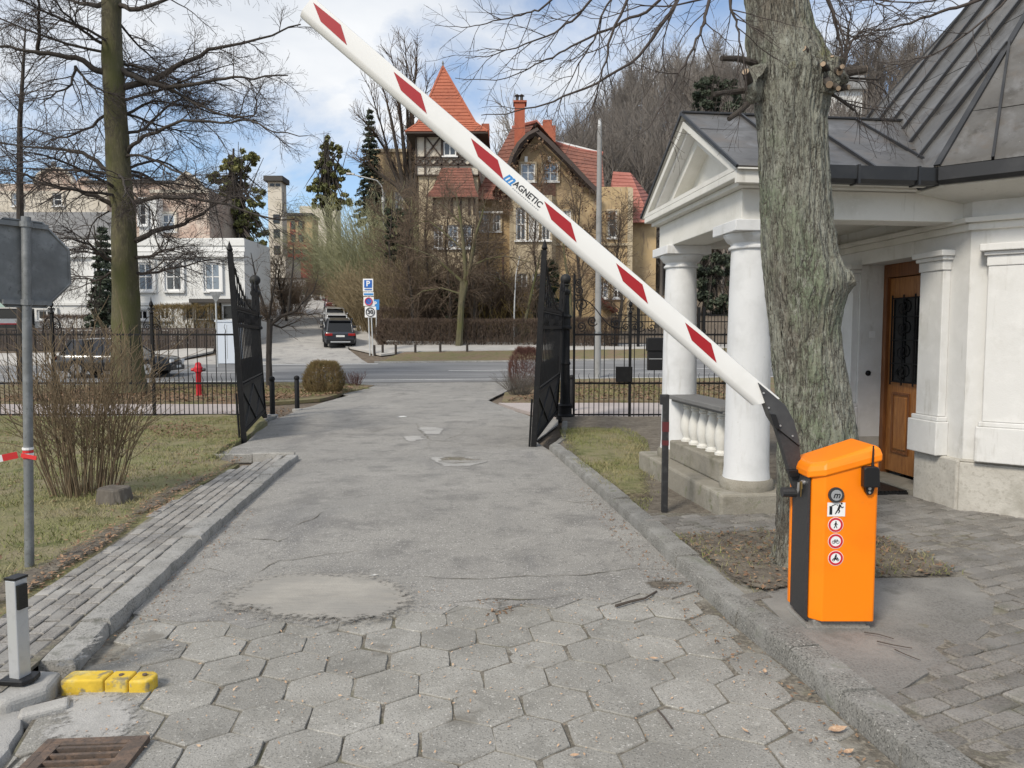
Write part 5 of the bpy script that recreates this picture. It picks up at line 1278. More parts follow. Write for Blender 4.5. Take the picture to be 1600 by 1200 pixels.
# ================================================================== buildings
def win(parent, x0, y0, x1, y1, Y, kind='glass', mull=1, rows=1, fw=.10, sill=True, proud=.05, surround='ochre_pale'):
    """window seen between those directions on a wall at distance Y: frame, pane, bars, sill"""
    a, b = P(x0, y1, Y), P(x1, y0, Y)
    f = MB()
    f.box(a.x,a.x+fw,Y-proud,Y+.02,a.z,b.z).box(b.x-fw,b.x,Y-proud,Y+.02,a.z,b.z).box(a.x+fw,b.x-fw,Y-proud,Y+.02,a.z,a.z+fw).box(a.x+fw,b.x-fw,Y-proud,Y+.02,b.z-fw,b.z)
    w = build('window', f, M['frame_white'], parent)
    s_ = .13; su = MB()
    su.box(a.x-s_,a.x-.001,Y-.15,Y+.01,a.z-.002,b.z+s_).box(b.x+.001,b.x+s_,Y-.15,Y+.01,a.z-.002,b.z+s_).box(a.x,b.x,Y-.15,Y+.01,b.z+.001,b.z+s_)
    build('surround', su, M[surround], w)
    if kind == 'glass': kind = R.choice(('glass','glass','glass_sky','curtain','glass_dark'))
    n_, m_ = mull+1, rows+1
    for i in range(n_):
        for j in range(m_):
            xa = a.x+fw+(b.x-a.x-2*fw)*i/n_; xb = a.x+fw+(b.x-a.x-2*fw)*(i+1)/n_; za = a.z+fw+(b.z-a.z-2*fw)*j/m_; zb = a.z+fw+(b.z-a.z-2*fw)*(j+1)/m_
            build('pane', MB().box(xa+.02,xb-.02,Y-.02,Y-.005,za+.02,zb-.02), M[kind], w)
    for i in range(1, n_): x = a.x+fw+(b.x-a.x-2*fw)*i/n_; build('mullion', MB().box(x-.035,x+.035,Y-proud+.01,Y-.001,a.z+fw,b.z-fw), M['frame_white'], w)
    for j in range(1, m_): z = a.z+fw+(b.z-a.z-2*fw)*j/m_; build('transom', MB().box(a.x+fw,b.x-fw,Y-proud+.012,Y-.002,z-.03,z+.03), M['frame_white'], w)
    if sill: build('sill', MB().box(a.x-.12,b.x+.12,Y-.16,Y,a.z-.10,a.z-.002), M['frame_white'], w)
    return w
def wallbox(parent, x0, y0, x1, y1, Y, depth, m, name='wall', base=None):
    a, b = P(x0, y1, Y), P(x1, y0, Y); z0 = a.z if base is None else base
    return build(name, MB().box(a.x, b.x, Y, Y+depth, z0, b.z), m, parent)
def courses(name, a, b, c, d, m, parent, n=14, step=.05):
    """tiled slope a-b (eave) to d-c (ridge): overlapping courses with a real step at each"""
    a, b, c, d = map(Vector, (a, b, c, d)); nr = (b-a).cross(d-a).normalized()
    if nr.z < 0: nr = -nr
    mbk = MB()
    for i in range(n):
        f0, f1 = i/n, (i+1.15)/n; f1 = min(1.0, f1)
        p, q, r, s = a.lerp(d,f0), b.lerp(c,f0), b.lerp(c,f1), a.lerp(d,f1)
        mbk.add([p+nr*step, q+nr*step, r+nr*step*.15, s+nr*step*.15, p, q], [(0,1,2,3),(4,5,1,0)])
    return build(name, mbk, m, parent)

# ---------------- ochre villa with tower and gables
YV = 56.0
vb = P(760,520,YV); vz = fz(YV)
villa = thing('villa', 'ochre villa with half-timbered tower, red tiled roofs and vine-covered gable', 'building', (vb.x, YV, vz))
def vw(px, py, dY=0.0): return P(px, py, YV+dY)
# main block and gable wall
a, b = vw(770,300), vw(990,300)
build('wall', MB().box(P(800,0,YV).x, P(990,0,YV).x, YV, YV+9, vz-1, P(0,292,YV).z), M['ochre'], villa)
build('wall', MB().box(P(735,0,YV+1.5).x, P(800,0,YV).x-.01, YV+1.5, YV+9, vz-1, P(0,300,YV).z), M['ochre'], villa)
gb_l, gb_r, gb_a = vw(790,292), vw(925,292), vw(842,196)
build('gable_wall', MB().extr([vw(797,292), vw(905,292), vw(880,250), vw(842,205), vw(815,240)], (0,.4,0)), M['ochre'], villa)
build('gable_board', MB().extr([vw(797,306,-.12), vw(868,306,-.12), vw(868,286,-.12), vw(797,286,-.12)], (0,.118,0)), M['brown_board'], villa)
# gable barge boards: straight right, bowed left
for pts, nm in (([(838,206),(860,226),(890,256),(916,284),(932,300)],'barge_board'), ([(842,204),(826,212),(812,226),(802,245),(796,262)],'barge_board')):
    build(nm, MB().tube([vw(x,y,-.9) for x, y in pts], .26, 4), M['timber'], villa)
# gable roof slopes running back from the front
rb = Vector((0,8.5,0))
e1, r1 = vw(934,300,-.9), vw(838,190,-.9)
courses('roof', e1, e1+rb, r1+rb, r1, M['tile_brown'], villa, 16)
e2, r2 = vw(770,300,-.9), vw(838,190,-.9)
courses('roof', e2+rb, e2, r2, r2+rb, M['tile_brown'], villa, 16)
# hipped roof over the main block facing us (behind the gable) and its red ridge
courses('roof', vw(740,312,.4), vw(840,312,.4), vw(838,192,5), vw(800,200,5), M['tile_brown'], villa, 18)
courses('roof', vw(868,303,.2), vw(945,303,.2), vw(940,240,4), vw(865,225,4), M['tile_brown'], villa, 12)
build('ridge_tiles', MB().tube([vw(800,200,5), vw(838,190,4.8), vw(865,222,4), vw(902,234,4), vw(942,240,4)], .16, 6), M['tile_pink'], villa)
build('roof_dormer', MB().extr([vw(838,196,3), vw(868,196,3), vw(868,230,3), vw(838,240,3)], (0,1.2,0)), M['tile'], villa)
build('snow_guard', MB().extr([vw(868,222,3.9), vw(935,238,3.9), vw(935,236,3.9), vw(868,219,3.9)], (0,.1,0)), M['frame_white'], villa)
# chimney
ch = build('chimney', MB().box(vw(804,0).x, vw(821,0).x, YV+2.0, YV+3.0, P(0,240,YV+2).z, P(0,160,YV+2).z), M['brick_red'], villa)
build('chimney_cap', MB().box(vw(803,0).x-.05, vw(822,0).x+.1, YV+1.9, YV+3.1, P(0,160,YV+2).z+.001, P(0,157,YV+2).z), M['brick_red'], ch)
for px in (808,815): build('chimney_pot', MB().lathe([(.12,0),(.12,.32),(.25,.34),(.02,.5)], P(px,157,YV+2.4), 8), M['roof_dark'], ch)
build('chimney', MB().box(vw(849,0,5).x, vw(863,0,5).x, YV+5, YV+6, P(0,225,YV+5).z, P(0,187,YV+5).z), M['tile'], villa)
# windows of the gable, the bay and the ground floor
for x0, x1 in ((814,836),(848,872)): win(villa, x0, 256, x1, 284, YV-.02, 'glass_sky', 1, 1)
for x in (822,858): build('lantern', MB().cbox(vw(x,249,-.1),.22,.2,.4), M['frame_white'], villa)
bayb = build('bay', MB().prism([(vw(796,0).x,YV-.02),(vw(804,0).x,YV-1.1),(vw(862,0).x,YV-1.1),(vw(870,0).x,YV-.02)], vz-1, vw(0,309).z), M['ochre_pale'], villa)
for x0, x1 in ((806,822),(826,842),(846,860)): win(villa, x0, 325, x1, 376, YV-1.12, 'glass', 1, 1)
for x0, x1 in ((807,824),(832,848)): win(villa, x0, 428, x1, 466, YV-1.12, 'glass', 1, 1)
for x0, x1 in ((880,892),(950,964)): win(villa, x0, 330, x1, 372, YV-.02, 'glass', 0, 1)
for x0, x1 in ((935,950),(958,972)): win(villa, x0, 440, x1, 466, YV-.02, 'glass', 1, 1)
build('cornice', MB().box(vw(868,0).x, vw(992,0).x, YV-.15, YV-.003, vw(0,384).z, vw(0,380).z), M['ochre_pale'], villa)
build('quoin', MB().box(vw(984,0).x, vw(992,0).x, YV-.1, YV+.5, vz-1, vw(0,294).z), M['ochre_pale'], villa)
# balcony with board rail, porch below
bal = build('balcony', MB().box(vw(722,0,-1).x, vw(787,0,-1).x, YV-1.6, YV+1.4, vw(0,483,-1).z, vw(0,478,-1).z), M['brown_board'], villa)
for i in range(16):
    x = vw(722,0,-1.6).x + (vw(787,0,-1.6).x-vw(722,0,-1.6).x)*i/15.; build('board', MB().box(x-.07,x+.07,YV-1.66,YV-1.6,vw(0,477,-1.6).z,vw(0,460,-1.6).z), M['brown_board'], bal)
build('rail', MB().box(vw(720,0,-1.6).x, vw(789,0,-1.6).x, YV-1.72, YV-1.56, vw(0,460,-1.6).z, vw(0,457.5,-1.6).z), M['brown_board'], bal)
for px in (723,755,786): build('post', MB().tube([vw(px,500,-1.5), vw(px,400,-1.5)], .09, 6), M['brown_board'], bal)
for x0, x1 in ((728,744),(750,768),(772,782)): win(villa, x0, 425, x1, 457, YV+1.48, 'glass_dark', 1, 0, sill=False)
for x0, x1 in ((732,745),(748,764),(770,782)): win(villa, x0, 334, x1, 362, YV+1.48, 'glass', 1, 1)
build('window_hood', MB().box(vw(726,0,1).x, vw(786,0,1).x, YV+1.0, YV+1.499, vw(0,333,1).z, vw(0,330,1).z), M['frame_white'], villa)
build('porch', MB().box(vw(724,0,-1).x, vw(785,0,-1).x, YV-1.2, YV+1.4, vw(0,486,-1).z, vw(0,483.1,-1).z), M['frame_white'], villa)
build('doorway', MB().box(vw(728,0,1.4).x, vw(772,0,1.4).x, YV+1.36, YV+1.48, vz-.2, vw(0,487,1.4).z), M['glass_dark'], villa)
# tower: rendered shaft, half-timbered top storey, pyramid roof
TX0, TX1 = P(652,0,YV).x, P(746,0,YV).x
tw = build('tower', MB().box(TX0, TX1, YV, YV+4.6, vz-1, P(0,275,YV).z), M['ochre_pale'], villa)
build('timber_storey', MB().box(TX0-.1, TX1+.1, YV-.1, YV+4.7, P(0,275,YV).z+.001, P(0,208,YV).z), M['cream'], tw)
def beam(x0, y0, x1, y1): build('timber', MB().bar(P(x0,y0,YV-.13), P(x1,y1,YV-.13), .10, .22, (0,1,0)), M['timber'], tw)
for x in (650,664,690,716,748): beam(x,275,x,208)
for y in (210,246,258,274): beam(649,y,749,y)
beam(664,246,690,212); beam(664,212,690,246); beam(716,246,748,212); beam(716,212,748,246)
for x in (650,664,677,690,703,716,732): beam(x,258,x+13,246); beam(x,246,x+13,258)
win(villa, 693, 222, 713, 244, YV-.12, 'glass', 1, 0, surround='timber')
def pyr(z_e, x0, x1, y0, y1, ap, m, n):
    c1, c2, c3, c4 = Vector((x0,y0,z_e)), Vector((x1,y0,z_e)), Vector((x1,y1,z_e)), Vector((x0,y1,z_e))
    for p, q in ((c1,c2),(c2,c3),(c3,c4),(c4,c1)): courses('tower_roof', p, q, ap, ap, m, villa, n, .055)
ap_ = P(692,104,YV+2.3); ez = P(0,206,YV-1).z; kz = P(0,190,YV-.5).z
ex0, ex1 = P(632,0,YV-1).x, P(762,0,YV-1).x
# flared skirt then the steep pyramid
sk0 = [Vector((ex0,YV-1.1,ez)), Vector((ex1,YV-1.1,ez)), Vector((ex1,YV+5.7,ez)), Vector((ex0,YV+5.7,ez))]
kx0, kx1 = P(652,0,YV-.3).x, P(742,0,YV-.3).x
sk1 = [Vector((kx0,YV-.2,kz)), Vector((kx1,YV-.2,kz)), Vector((kx1,YV+4.8,kz)), Vector((kx0,YV+4.8,kz))]
for i in range(4): courses('tower_roof', sk0[i], sk0[(i+1)%4], sk1[(i+1)%4], sk1[i], M['tile'], villa, 4, .055)
for i in range(4): courses('tower_roof', sk1[i], sk1[(i+1)%4], ap_, ap_, M['tile'], villa, 17, .055)
for i in range(4): build('hip_tiles', MB().tube([sk0[i], sk1[i], ap_], .10, 6), M['tile'], villa)
build('eave_soffit', MB().box(ex0, ex1, YV-1.1, YV+5.7, ez-.14, ez-.02), M['timber'], villa)
build('finial', MB().lathe([(.16,-.3),(.10,.0),(.05,.15),(.09,.25),(.02,.45)], ap_, 8), M['roof_grey'], villa)
build('chimney', MB().box(P(752,0,YV+4).x, P(764,0,YV+4).x, YV+4, YV+5, P(0,240,YV+4).z, P(0,193,YV+4).z), M['tile'], villa)
# bell-cast roof of the bay in front of the tower
sa, sb = P(664,308,YV-2.2), P(748,308,YV-2.2); sc2, sd2 = P(736,262,YV-.15), P(690,262,YV-.15)
mida, midb = sa.lerp(sd2,.45)-Vector((0,0,.35)), sb.lerp(sc2,.45)-Vector((0,0,.35))
courses('bay_roof', sa, sb, midb, mida, M['tile_brown'], villa, 6); courses('bay_roof', mida, midb, sc2, sd2, M['tile_brown'], villa, 8)
build('bay', MB().prism([(P(674,0,YV-1.6).x,YV-1.6),(P(742,0,YV-1.6).x,YV-1.6),(P(746,0,YV).x,YV-.01),(P(668,0,YV).x,YV-.01)], vz-1, P(0,308,YV-1.7).z), M['ochre_pale'], villa)
for x in (676,690,704,718,732,740): build('bay_timber', MB().box(P(x,0,YV-1.6).x-.09, P(x,0,YV-1.6).x+.09, YV-1.68, YV-1.6, P(0,336,YV-1.6).z, P(0,310,YV-1.6).z), M['timber'], villa)
for x0, x1 in ((678,692),(700,716),(722,738)): win(villa, x0, 352, x1, 388, YV-1.62, 'glass', 1, 1)
# red hip roof of the right wing
wz = P(0,345,YV+2).z
build('wing', MB().box(P(955,0,YV+2).x, P(1030,0,YV+2).x, YV+2, YV+9, vz-1, wz-.05), M['ochre'], villa)
courses('wing_roof', P(945,348,YV+1), P(1018,348,YV+1), P(985,270,YV+5), P(958,268,YV+5), M['tile_pink'], villa, 14)
courses('wing_roof', P(1018,348,YV+1), P(1040,340,YV+9), P(985,270,YV+5.1), P(985,270,YV+5), M['tile_pink'], villa, 14)
build('porch_roof', MB().extr([P(938,463,YV-2), P(966,484,YV-2), P(964,488,YV-2), P(936,468,YV-2)], (0,2,0)), M['maroon'], villa)

# ---------------- wing house behind the villa (left of the tower)
Yw = 70.0
lw = thing('rear_house', 'plain ochre house half hidden behind bare trees left of the tower', 'building', (P(610,500,Yw).x, Yw, fz(Yw)))
wallbox(lw, 578, 236, 662, 480, Yw, 9, M['ochre'], base=fz(Yw)-1)
build('parapet', MB().box(P(576,0,Yw).x, P(664,0,Yw).x, Yw-.2, Yw+9.2, P(0,238,Yw).z, P(0,233,Yw).z), M['ochre_pale'], lw)
for x0 in (590,618,640): win(lw, x0, 300, x0+12, 330, Yw-.02, 'glass', 1, 1)
for x0 in (590,618): win(lw, x0, 385, x0+12, 412, Yw-.02, 'glass', 1, 1)

# ---------------- white town house (left)
YH = 47.0; hz0 = fz(YH)
wh = thing('white_house', 'long white town house with cornice and tall windows behind the fence', 'building', (P(250,500,YH).x, YH, hz0))
build('wall', MB().box(P(-150,0,YH).x, P(372,0,YH).x, YH, YH+5, hz0-1.5, P(0,372,YH).z), M['house_white'], wh)
build('wall', MB().add([P(372,0,YH)*1 for _ in range(0)], []).extr([(P(372,0,YH).x+.01,YH,hz0-1.5),(P(398,0,YH+3).x,YH+3,hz0-1.5),(P(398,0,YH+3).x,YH+5,hz0-1.5),(P(372,0,YH).x+.01,YH+5,hz0-1.5)], (0,0,P(0,385,YH).z-hz0+1.5)), M['house_white'], wh)
build('cornice', MB().box(P(-150,0,YH).x, P(374,0,YH).x, YH-.25, YH-.002, P(0,402,YH).z, P(0,395,YH).z), M['frame_white'], wh)
build('cornice', MB().box(P(-150,0,YH).x, P(374,0,YH).x, YH-.12, YH-.002, P(0,384,YH).z, P(0,374,YH).z), M['house_white'], wh)
bd_ = build('balustrade_band', MB().box(P(200,0,YH).x, P(374,0,YH).x, YH-.10, YH-.003, P(0,393,YH).z, P(0,386,YH).z), M['frame_white'], wh)
build('roof', MB().extr([P(-150,372,YH-.2), P(200,372,YH-.2), P(196,334,YH+6), P(-150,334,YH+6)], (0,0,.12)), M['roof_grey'], wh)
for x0, x1 in ((-40,-16),(60,84),(150,174),(216,240),(259,285),(320,345)): win(wh, x0, 410, x1, 455, YH-.02, 'glass', 1, 1, .13, surround='frame_white')
for x0, x1 in ((214,232),(250,266),(60,88)): win(wh, x0, 484, x1, 500, YH-.02, 'glass_dark', 1, 0, .10, surround='house_white')
build('plinth_band', MB().box(P(-150,0,YH).x, P(372,0,YH).x, YH-.1, YH-.002, P(0,477,YH).z, P(0,473,YH).z), M['house_white'], wh)
por = build('porch_roof', MB().box(P(284,0,YH-2).x, P(374,0,YH-2).x, YH-2.2, YH-.01, P(0,473,YH-2).z, P(0,467,YH-2).z), M['roof_dark'], wh)
build('porch_wall', MB().box(P(288,0,YH-1.8).x, P(370,0,YH-1.8).x, YH-1.8, YH-.02, hz0-1, P(0,473.5,YH-2).z), M['concrete_wall'], wh)
for x0, x1 in ((290,304),(306,326),(332,344),(348,366)): win(wh, x0, 476, x1, 500, YH-1.82, 'glass_dark', 0, 0, .07, False, surround='concrete_wall')
# shop front at the far left
build('awning', MB().extr([P(-120,470,YH-1.5), P(32,470,YH-1.5), P(34,480,YH-1.9), P(-120,480,YH-1.9)], (0,.3,0)), M['awning'], wh)
sg = build('shop_sign', MB().extr([P(-60,507,YH-.6), P(32,507,YH-.6), P(32,498,YH-.6), P(-60,498,YH-.6)], (0,.1,0)), M['frame_white'], wh)
build('sign_stripe', MB().extr([P(-60,507,YH-.62), P(32,507,YH-.62), P(32,505,YH-.62), P(-60,505,YH-.62)], (0,.018,0)), M['sign_red'], sg)
build('shop_window', MB().box(P(-60,0,YH-.3).x, P(28,0,YH-.3).x, YH-.3, YH-.01, hz0-.5, P(0,482,YH-.3).z), M['glass_dark'], wh)
# brick upper storey with gable on the white house
YB = 52.0
bh = thing('brick_house', 'pale brick house with curved gables rising behind the white house', 'building', (P(200,450,YB).x, YB, fz(YB)))
build('wall', MB().box(P(228,0,YB).x, P(318,0,YB).x, YB, YB+8, fz(YB)-1, P(0,296,YB).z), M['house_brick'], bh)
build('gable', MB().extr([P(228,296,YB), P(318,296,YB), P(306,282,YB), P(290,272,YB), P(278,282,YB)], (0,.5,0)), M['house_brick'], bh)
build('gable_coping', MB().tube([P(276,284,YB-.1), P(290,270,YB-.1), P(308,283,YB-.1), P(320,297,YB-.1)], .18, 5), M['cream'], bh)
win(bh, 254, 334, 274, 362, YB-.02, 'glass', 1, 1, .12, surround='cream')
build('string_course', MB().box(P(226,0,YB).x, P(320,0,YB).x, YB-.2, YB-.002, P(0,302,YB).z, P(0,297,YB).z), M['cream'], bh)
build('white_corner', MB().box(P(206,0,YB-1).x, P(234,0,YB-1).x, YB-1, YB-.01, fz(YB)-1, P(0,312,YB).z), M['house_white'], bh)
win(bh, 219, 320, 229, 352, YB-1.02, 'glass_dark', 0, 1, .08, surround='house_white')
YB2 = 60.0
ab = thing('terrace_house', 'red brown terrace house with rounded gable and ball finial at the left', 'building', (P(80,450,YB2).x, YB2, fz(YB2)))
build('wall', MB().box(P(-160,0,YB2).x, P(290,0,YB2).x, YB2, YB2+9, fz(YB2)-1, P(0,287,YB2).z), M['house_brick'], ab)
build('wall_white', MB().box(P(-160,0,YB2-.4).x, P(160,0,YB2).x, YB2-.4, YB2-.01, fz(YB2)-1, P(0,300,YB2).z), M['cream'], ab)
gpts = [P(50,287,YB2-.1)] + [P(84+30*math.cos(t), 287-24*math.sin(t), YB2-.1) for t in [math.pi*(1-k/10) for k in range(11)]] + [P(118,287,YB2-.1)]
build('gable', MB().extr(gpts, (0,.6,0)), M['house_brick'], ab)
build('gable_coping', MB().tube(gpts[1:-1], .15, 5), M['cream'], ab)
build('gable', MB().extr([P(120,287,YB2-.1)] + [P(130+10*math.cos(t), 286-10*math.sin(t), YB2-.1) for t in [math.pi*(1-k/8) for k in range(9)]], (0,.6,0)), M['house_brick'], ab)
build('finial', MB().sphere(P(84,256,YB2), .22, 10, 8).tube([P(84,264,YB2), P(84,257,YB2)], .06, 6), M['roof_grey'], ab, smooth=True)
build('roof_edge', MB().box(P(118,0,YB2).x, P(292,0,YB2).x, YB2-.3, YB2+9, P(0,287,YB2).z+.001, P(0,283,YB2).z), M['roof_dark'], ab)
for x0 in (20,84,190): win(ab, x0, 302, x0+14, 322, YB2-.42, 'glass', 0, 1, .1, surround='cream')
# ---------------- cream stair tower, maroon and yellow block far up the hill
YT = 120.0
ct = thing('cream_tower_house', 'narrow cream house with flat overhanging roof far up the street', 'building', (P(425,430,YT).x, YT, fz(YT)))
build('wall', MB().box(P(412,0,YT).x, P(434,0,YT).x, YT, YT+2.5, fz(YT)-3, P(0,284,YT).z), M['cream'], ct)
build('roof', MB().box(P(408,0,YT).x, P(438,0,YT).x, YT-.8, YT+3, P(0,284,YT).z+.01, P(0,276,YT).z), M['roof_dark'], ct)
for x0 in (416,425): build('window', MB().box(P(x0,0,YT).x, P(x0+7,0,YT).x, YT-.1, YT-.001, P(0,291,YT).z, P(0,287,YT).z), M['glass_dark'], ct)
for y0 in (335,358,384): build('window', MB().box(P(420,0,YT).x, P(430,0,YT).x, YT-.1, YT-.001, P(0,y0+14,YT).z, P(0,y0,YT).z), M['glass_dark'], ct)
build('annex', MB().box(P(396,0,YT-8).x, P(438,0,YT-8).x, YT-8, YT-.01, fz(YT)-4, P(0,400,YT-8).z), M['cream'], ct)
YM = 135.0
mh = thing('maroon_house', 'maroon and yellow apartment house at the top of the street', 'building', (P(460,420,YM).x, YM, fz(YM)))
build('wall', MB().box(P(437,0,YM).x, P(482,0,YM).x, YM, YM+4, P(0,378,YM).z, P(0,338,YM).z), M['ochre'], mh)
build('lower_wall', MB().box(P(437,0,YM).x, P(482,0,YM).x, YM-.3, YM+4, fz(YM)-4, P(0,378,YM).z-.01), M['maroon'], mh)
build('pier', MB().box(P(447,0,YM).x, P(468,0,YM).x, YM-.25, YM-.01, P(0,377.9,YM).z, P(0,346,YM).z), M['maroon'], mh)
build('roof', MB().box(P(435,0,YM).x, P(483,0,YM).x, YM-1, YM+5, P(0,338,YM).z+.01, P(0,334,YM).z), M['roof_dark'], mh)
build('rear_block', MB().box(P(462,0,YM+12).x, P(520,0,YM+12).x, YM+12, YM+16, fz(YM)-4, P(0,322,YM+12).z), M['cream'], mh)
for x0 in (449,461):
    for y0 in (346,367): w_ = build('window', MB().box(P(x0,0,YM).x, P(x0+6,0,YM).x, YM-.36, YM-.26, P(0,y0+12,YM).z, P(0,y0,YM).z), M['glass_dark'], mh)
build('pier_infill', MB().box(P(456,0,YM).x, P(460,0,YM).x, YM-.34, YM-.26, P(0,377,YM).z, P(0,347,YM).z), M['ochre'], mh)
for x0 in (444,455,466):
    build('lintel', MB().box(P(x0,0,YM).x, P(x0+8,0,YM).x, YM-.40, YM-.31, P(0,389,YM).z, P(0,386.5,YM).z), M['ochre'], mh)
    for y0 in (391,402): build('window', MB().box(P(x0,0,YM).x, P(x0+8,0,YM).x, YM-.40, YM-.31, P(0,y0+5,YM).z, P(0,y0,YM).z), M['glass_dark'], mh)
# hillside house glimpsed behind the big trunk
YC = 150.0; q = P(1340,190,YC)
hh_ = thing('hill_house', 'cream house on the wooded hill behind the big trunk', 'building', (q.x, YC, terrain(q.x, YC)))
build('wall', MB().box(P(1296,0,YC).x, P(1352,0,YC).x, YC, YC+10, terrain(q.x,YC)-4, P(0,138,YC).z), M['house_white'], hh_)
build('roof', MB().extr([P(1292,139,YC-1), P(1356,139,YC-1), P(1350,120,YC+5), P(1298,120,YC+5)], (0,0,.3)), M['roof_grey'], hh_)
win(hh_, 1306, 152, 1316, 168, YC-.02, 'glass_dark', 1, 1, .15, surround='house_white')
# low wall and fences across the road
Yr = 104.0
b_ = thing('street_end_wall', 'brown retaining wall closing off the top of the side street', 'wall', (P(450,450,Yr).x, Yr, fz(Yr)))
build('wall', MB().box(P(415,0,Yr).x, P(470,0,Yr).x, Yr, Yr+1, fz(Yr)-2, P(0,436,Yr).z), M['concrete_wall'], b_)
build('coping', MB().box(P(414,0,Yr).x, P(471,0,Yr).x, Yr-.1, Yr+1.1, P(0,436,Yr).z+.001, P(0,434,Yr).z), M['roof_dark'], b_)
gf_ = thing('green_fence', 'dark green fence panels at the top of the side street', 'fence', (P(480,450,Yr).x, Yr, fz(Yr)))
for i in range(12):
    x0 = P(466+i*2.9,0,Yr).x; build('board', MB().box(x0, x0+.22, Yr-.3, Yr-.22, fz(Yr)-.5, P(0,448+R.uniform(-.5,.5),Yr).z), M['green_fence'], gf_)
Yf2 = 43.6
wf = thing('board_fence', 'dark weathered board fence under the hedge of the white house', 'fence', (P(280,550,Yf2).x, Yf2, fz(Yf2)))
for i in range(95):
    x0 = P(-40,0,Yf2).x + i*.165; 
    if CX+FPX*x0/Yf2 > 342: break
    build('board', MB().box(x0, x0+.13, Yf2, Yf2+.03, fz(Yf2), P(0,516,Yf2).z+R.uniform(-.04,.04)), M['fence_board'], wf)
for dz_ in (.5,1.2): build('rail', MB().box(P(-40,0,Yf2).x, P(342,0,Yf2).x, Yf2+.032, Yf2+.09, fz(Yf2)+dz_, fz(Yf2)+dz_+.1), M['fence_board'], wf)
# dark railing beyond the portico
Yn = 33.0
nf = thing('far_railing', 'dark railing and green posts beyond the portico columns', 'fence', (P(1110,560,Yn).x, Yn, fz(Yn)))
Yn = 44.5
nf.location = (P(1050,540,Yn).x, Yn, fz(Yn))
for i in range(58):
    x0 = P(960,0,Yn).x + i*.20; build('bar', MB().box(x0,x0+.03,Yn,Yn+.03,fz(Yn),P(0,488,Yn).z), M['iron'], nf)
for z in (.25,1.55,1.95): build('rail', MB().box(P(960,0,Yn).x, P(960,0,Yn).x+11.6, Yn+.032, Yn+.06, fz(Yn)+z, fz(Yn)+z+.06), M['iron'], nf)
for px in (1003,1100,1108): build('post', MB().box(P(px,0,Yn).x-.08, P(px,0,Yn).x+.08, Yn-.1, Yn+.1, fz(Yn), P(0,480,Yn).z), M['iron'], nf)
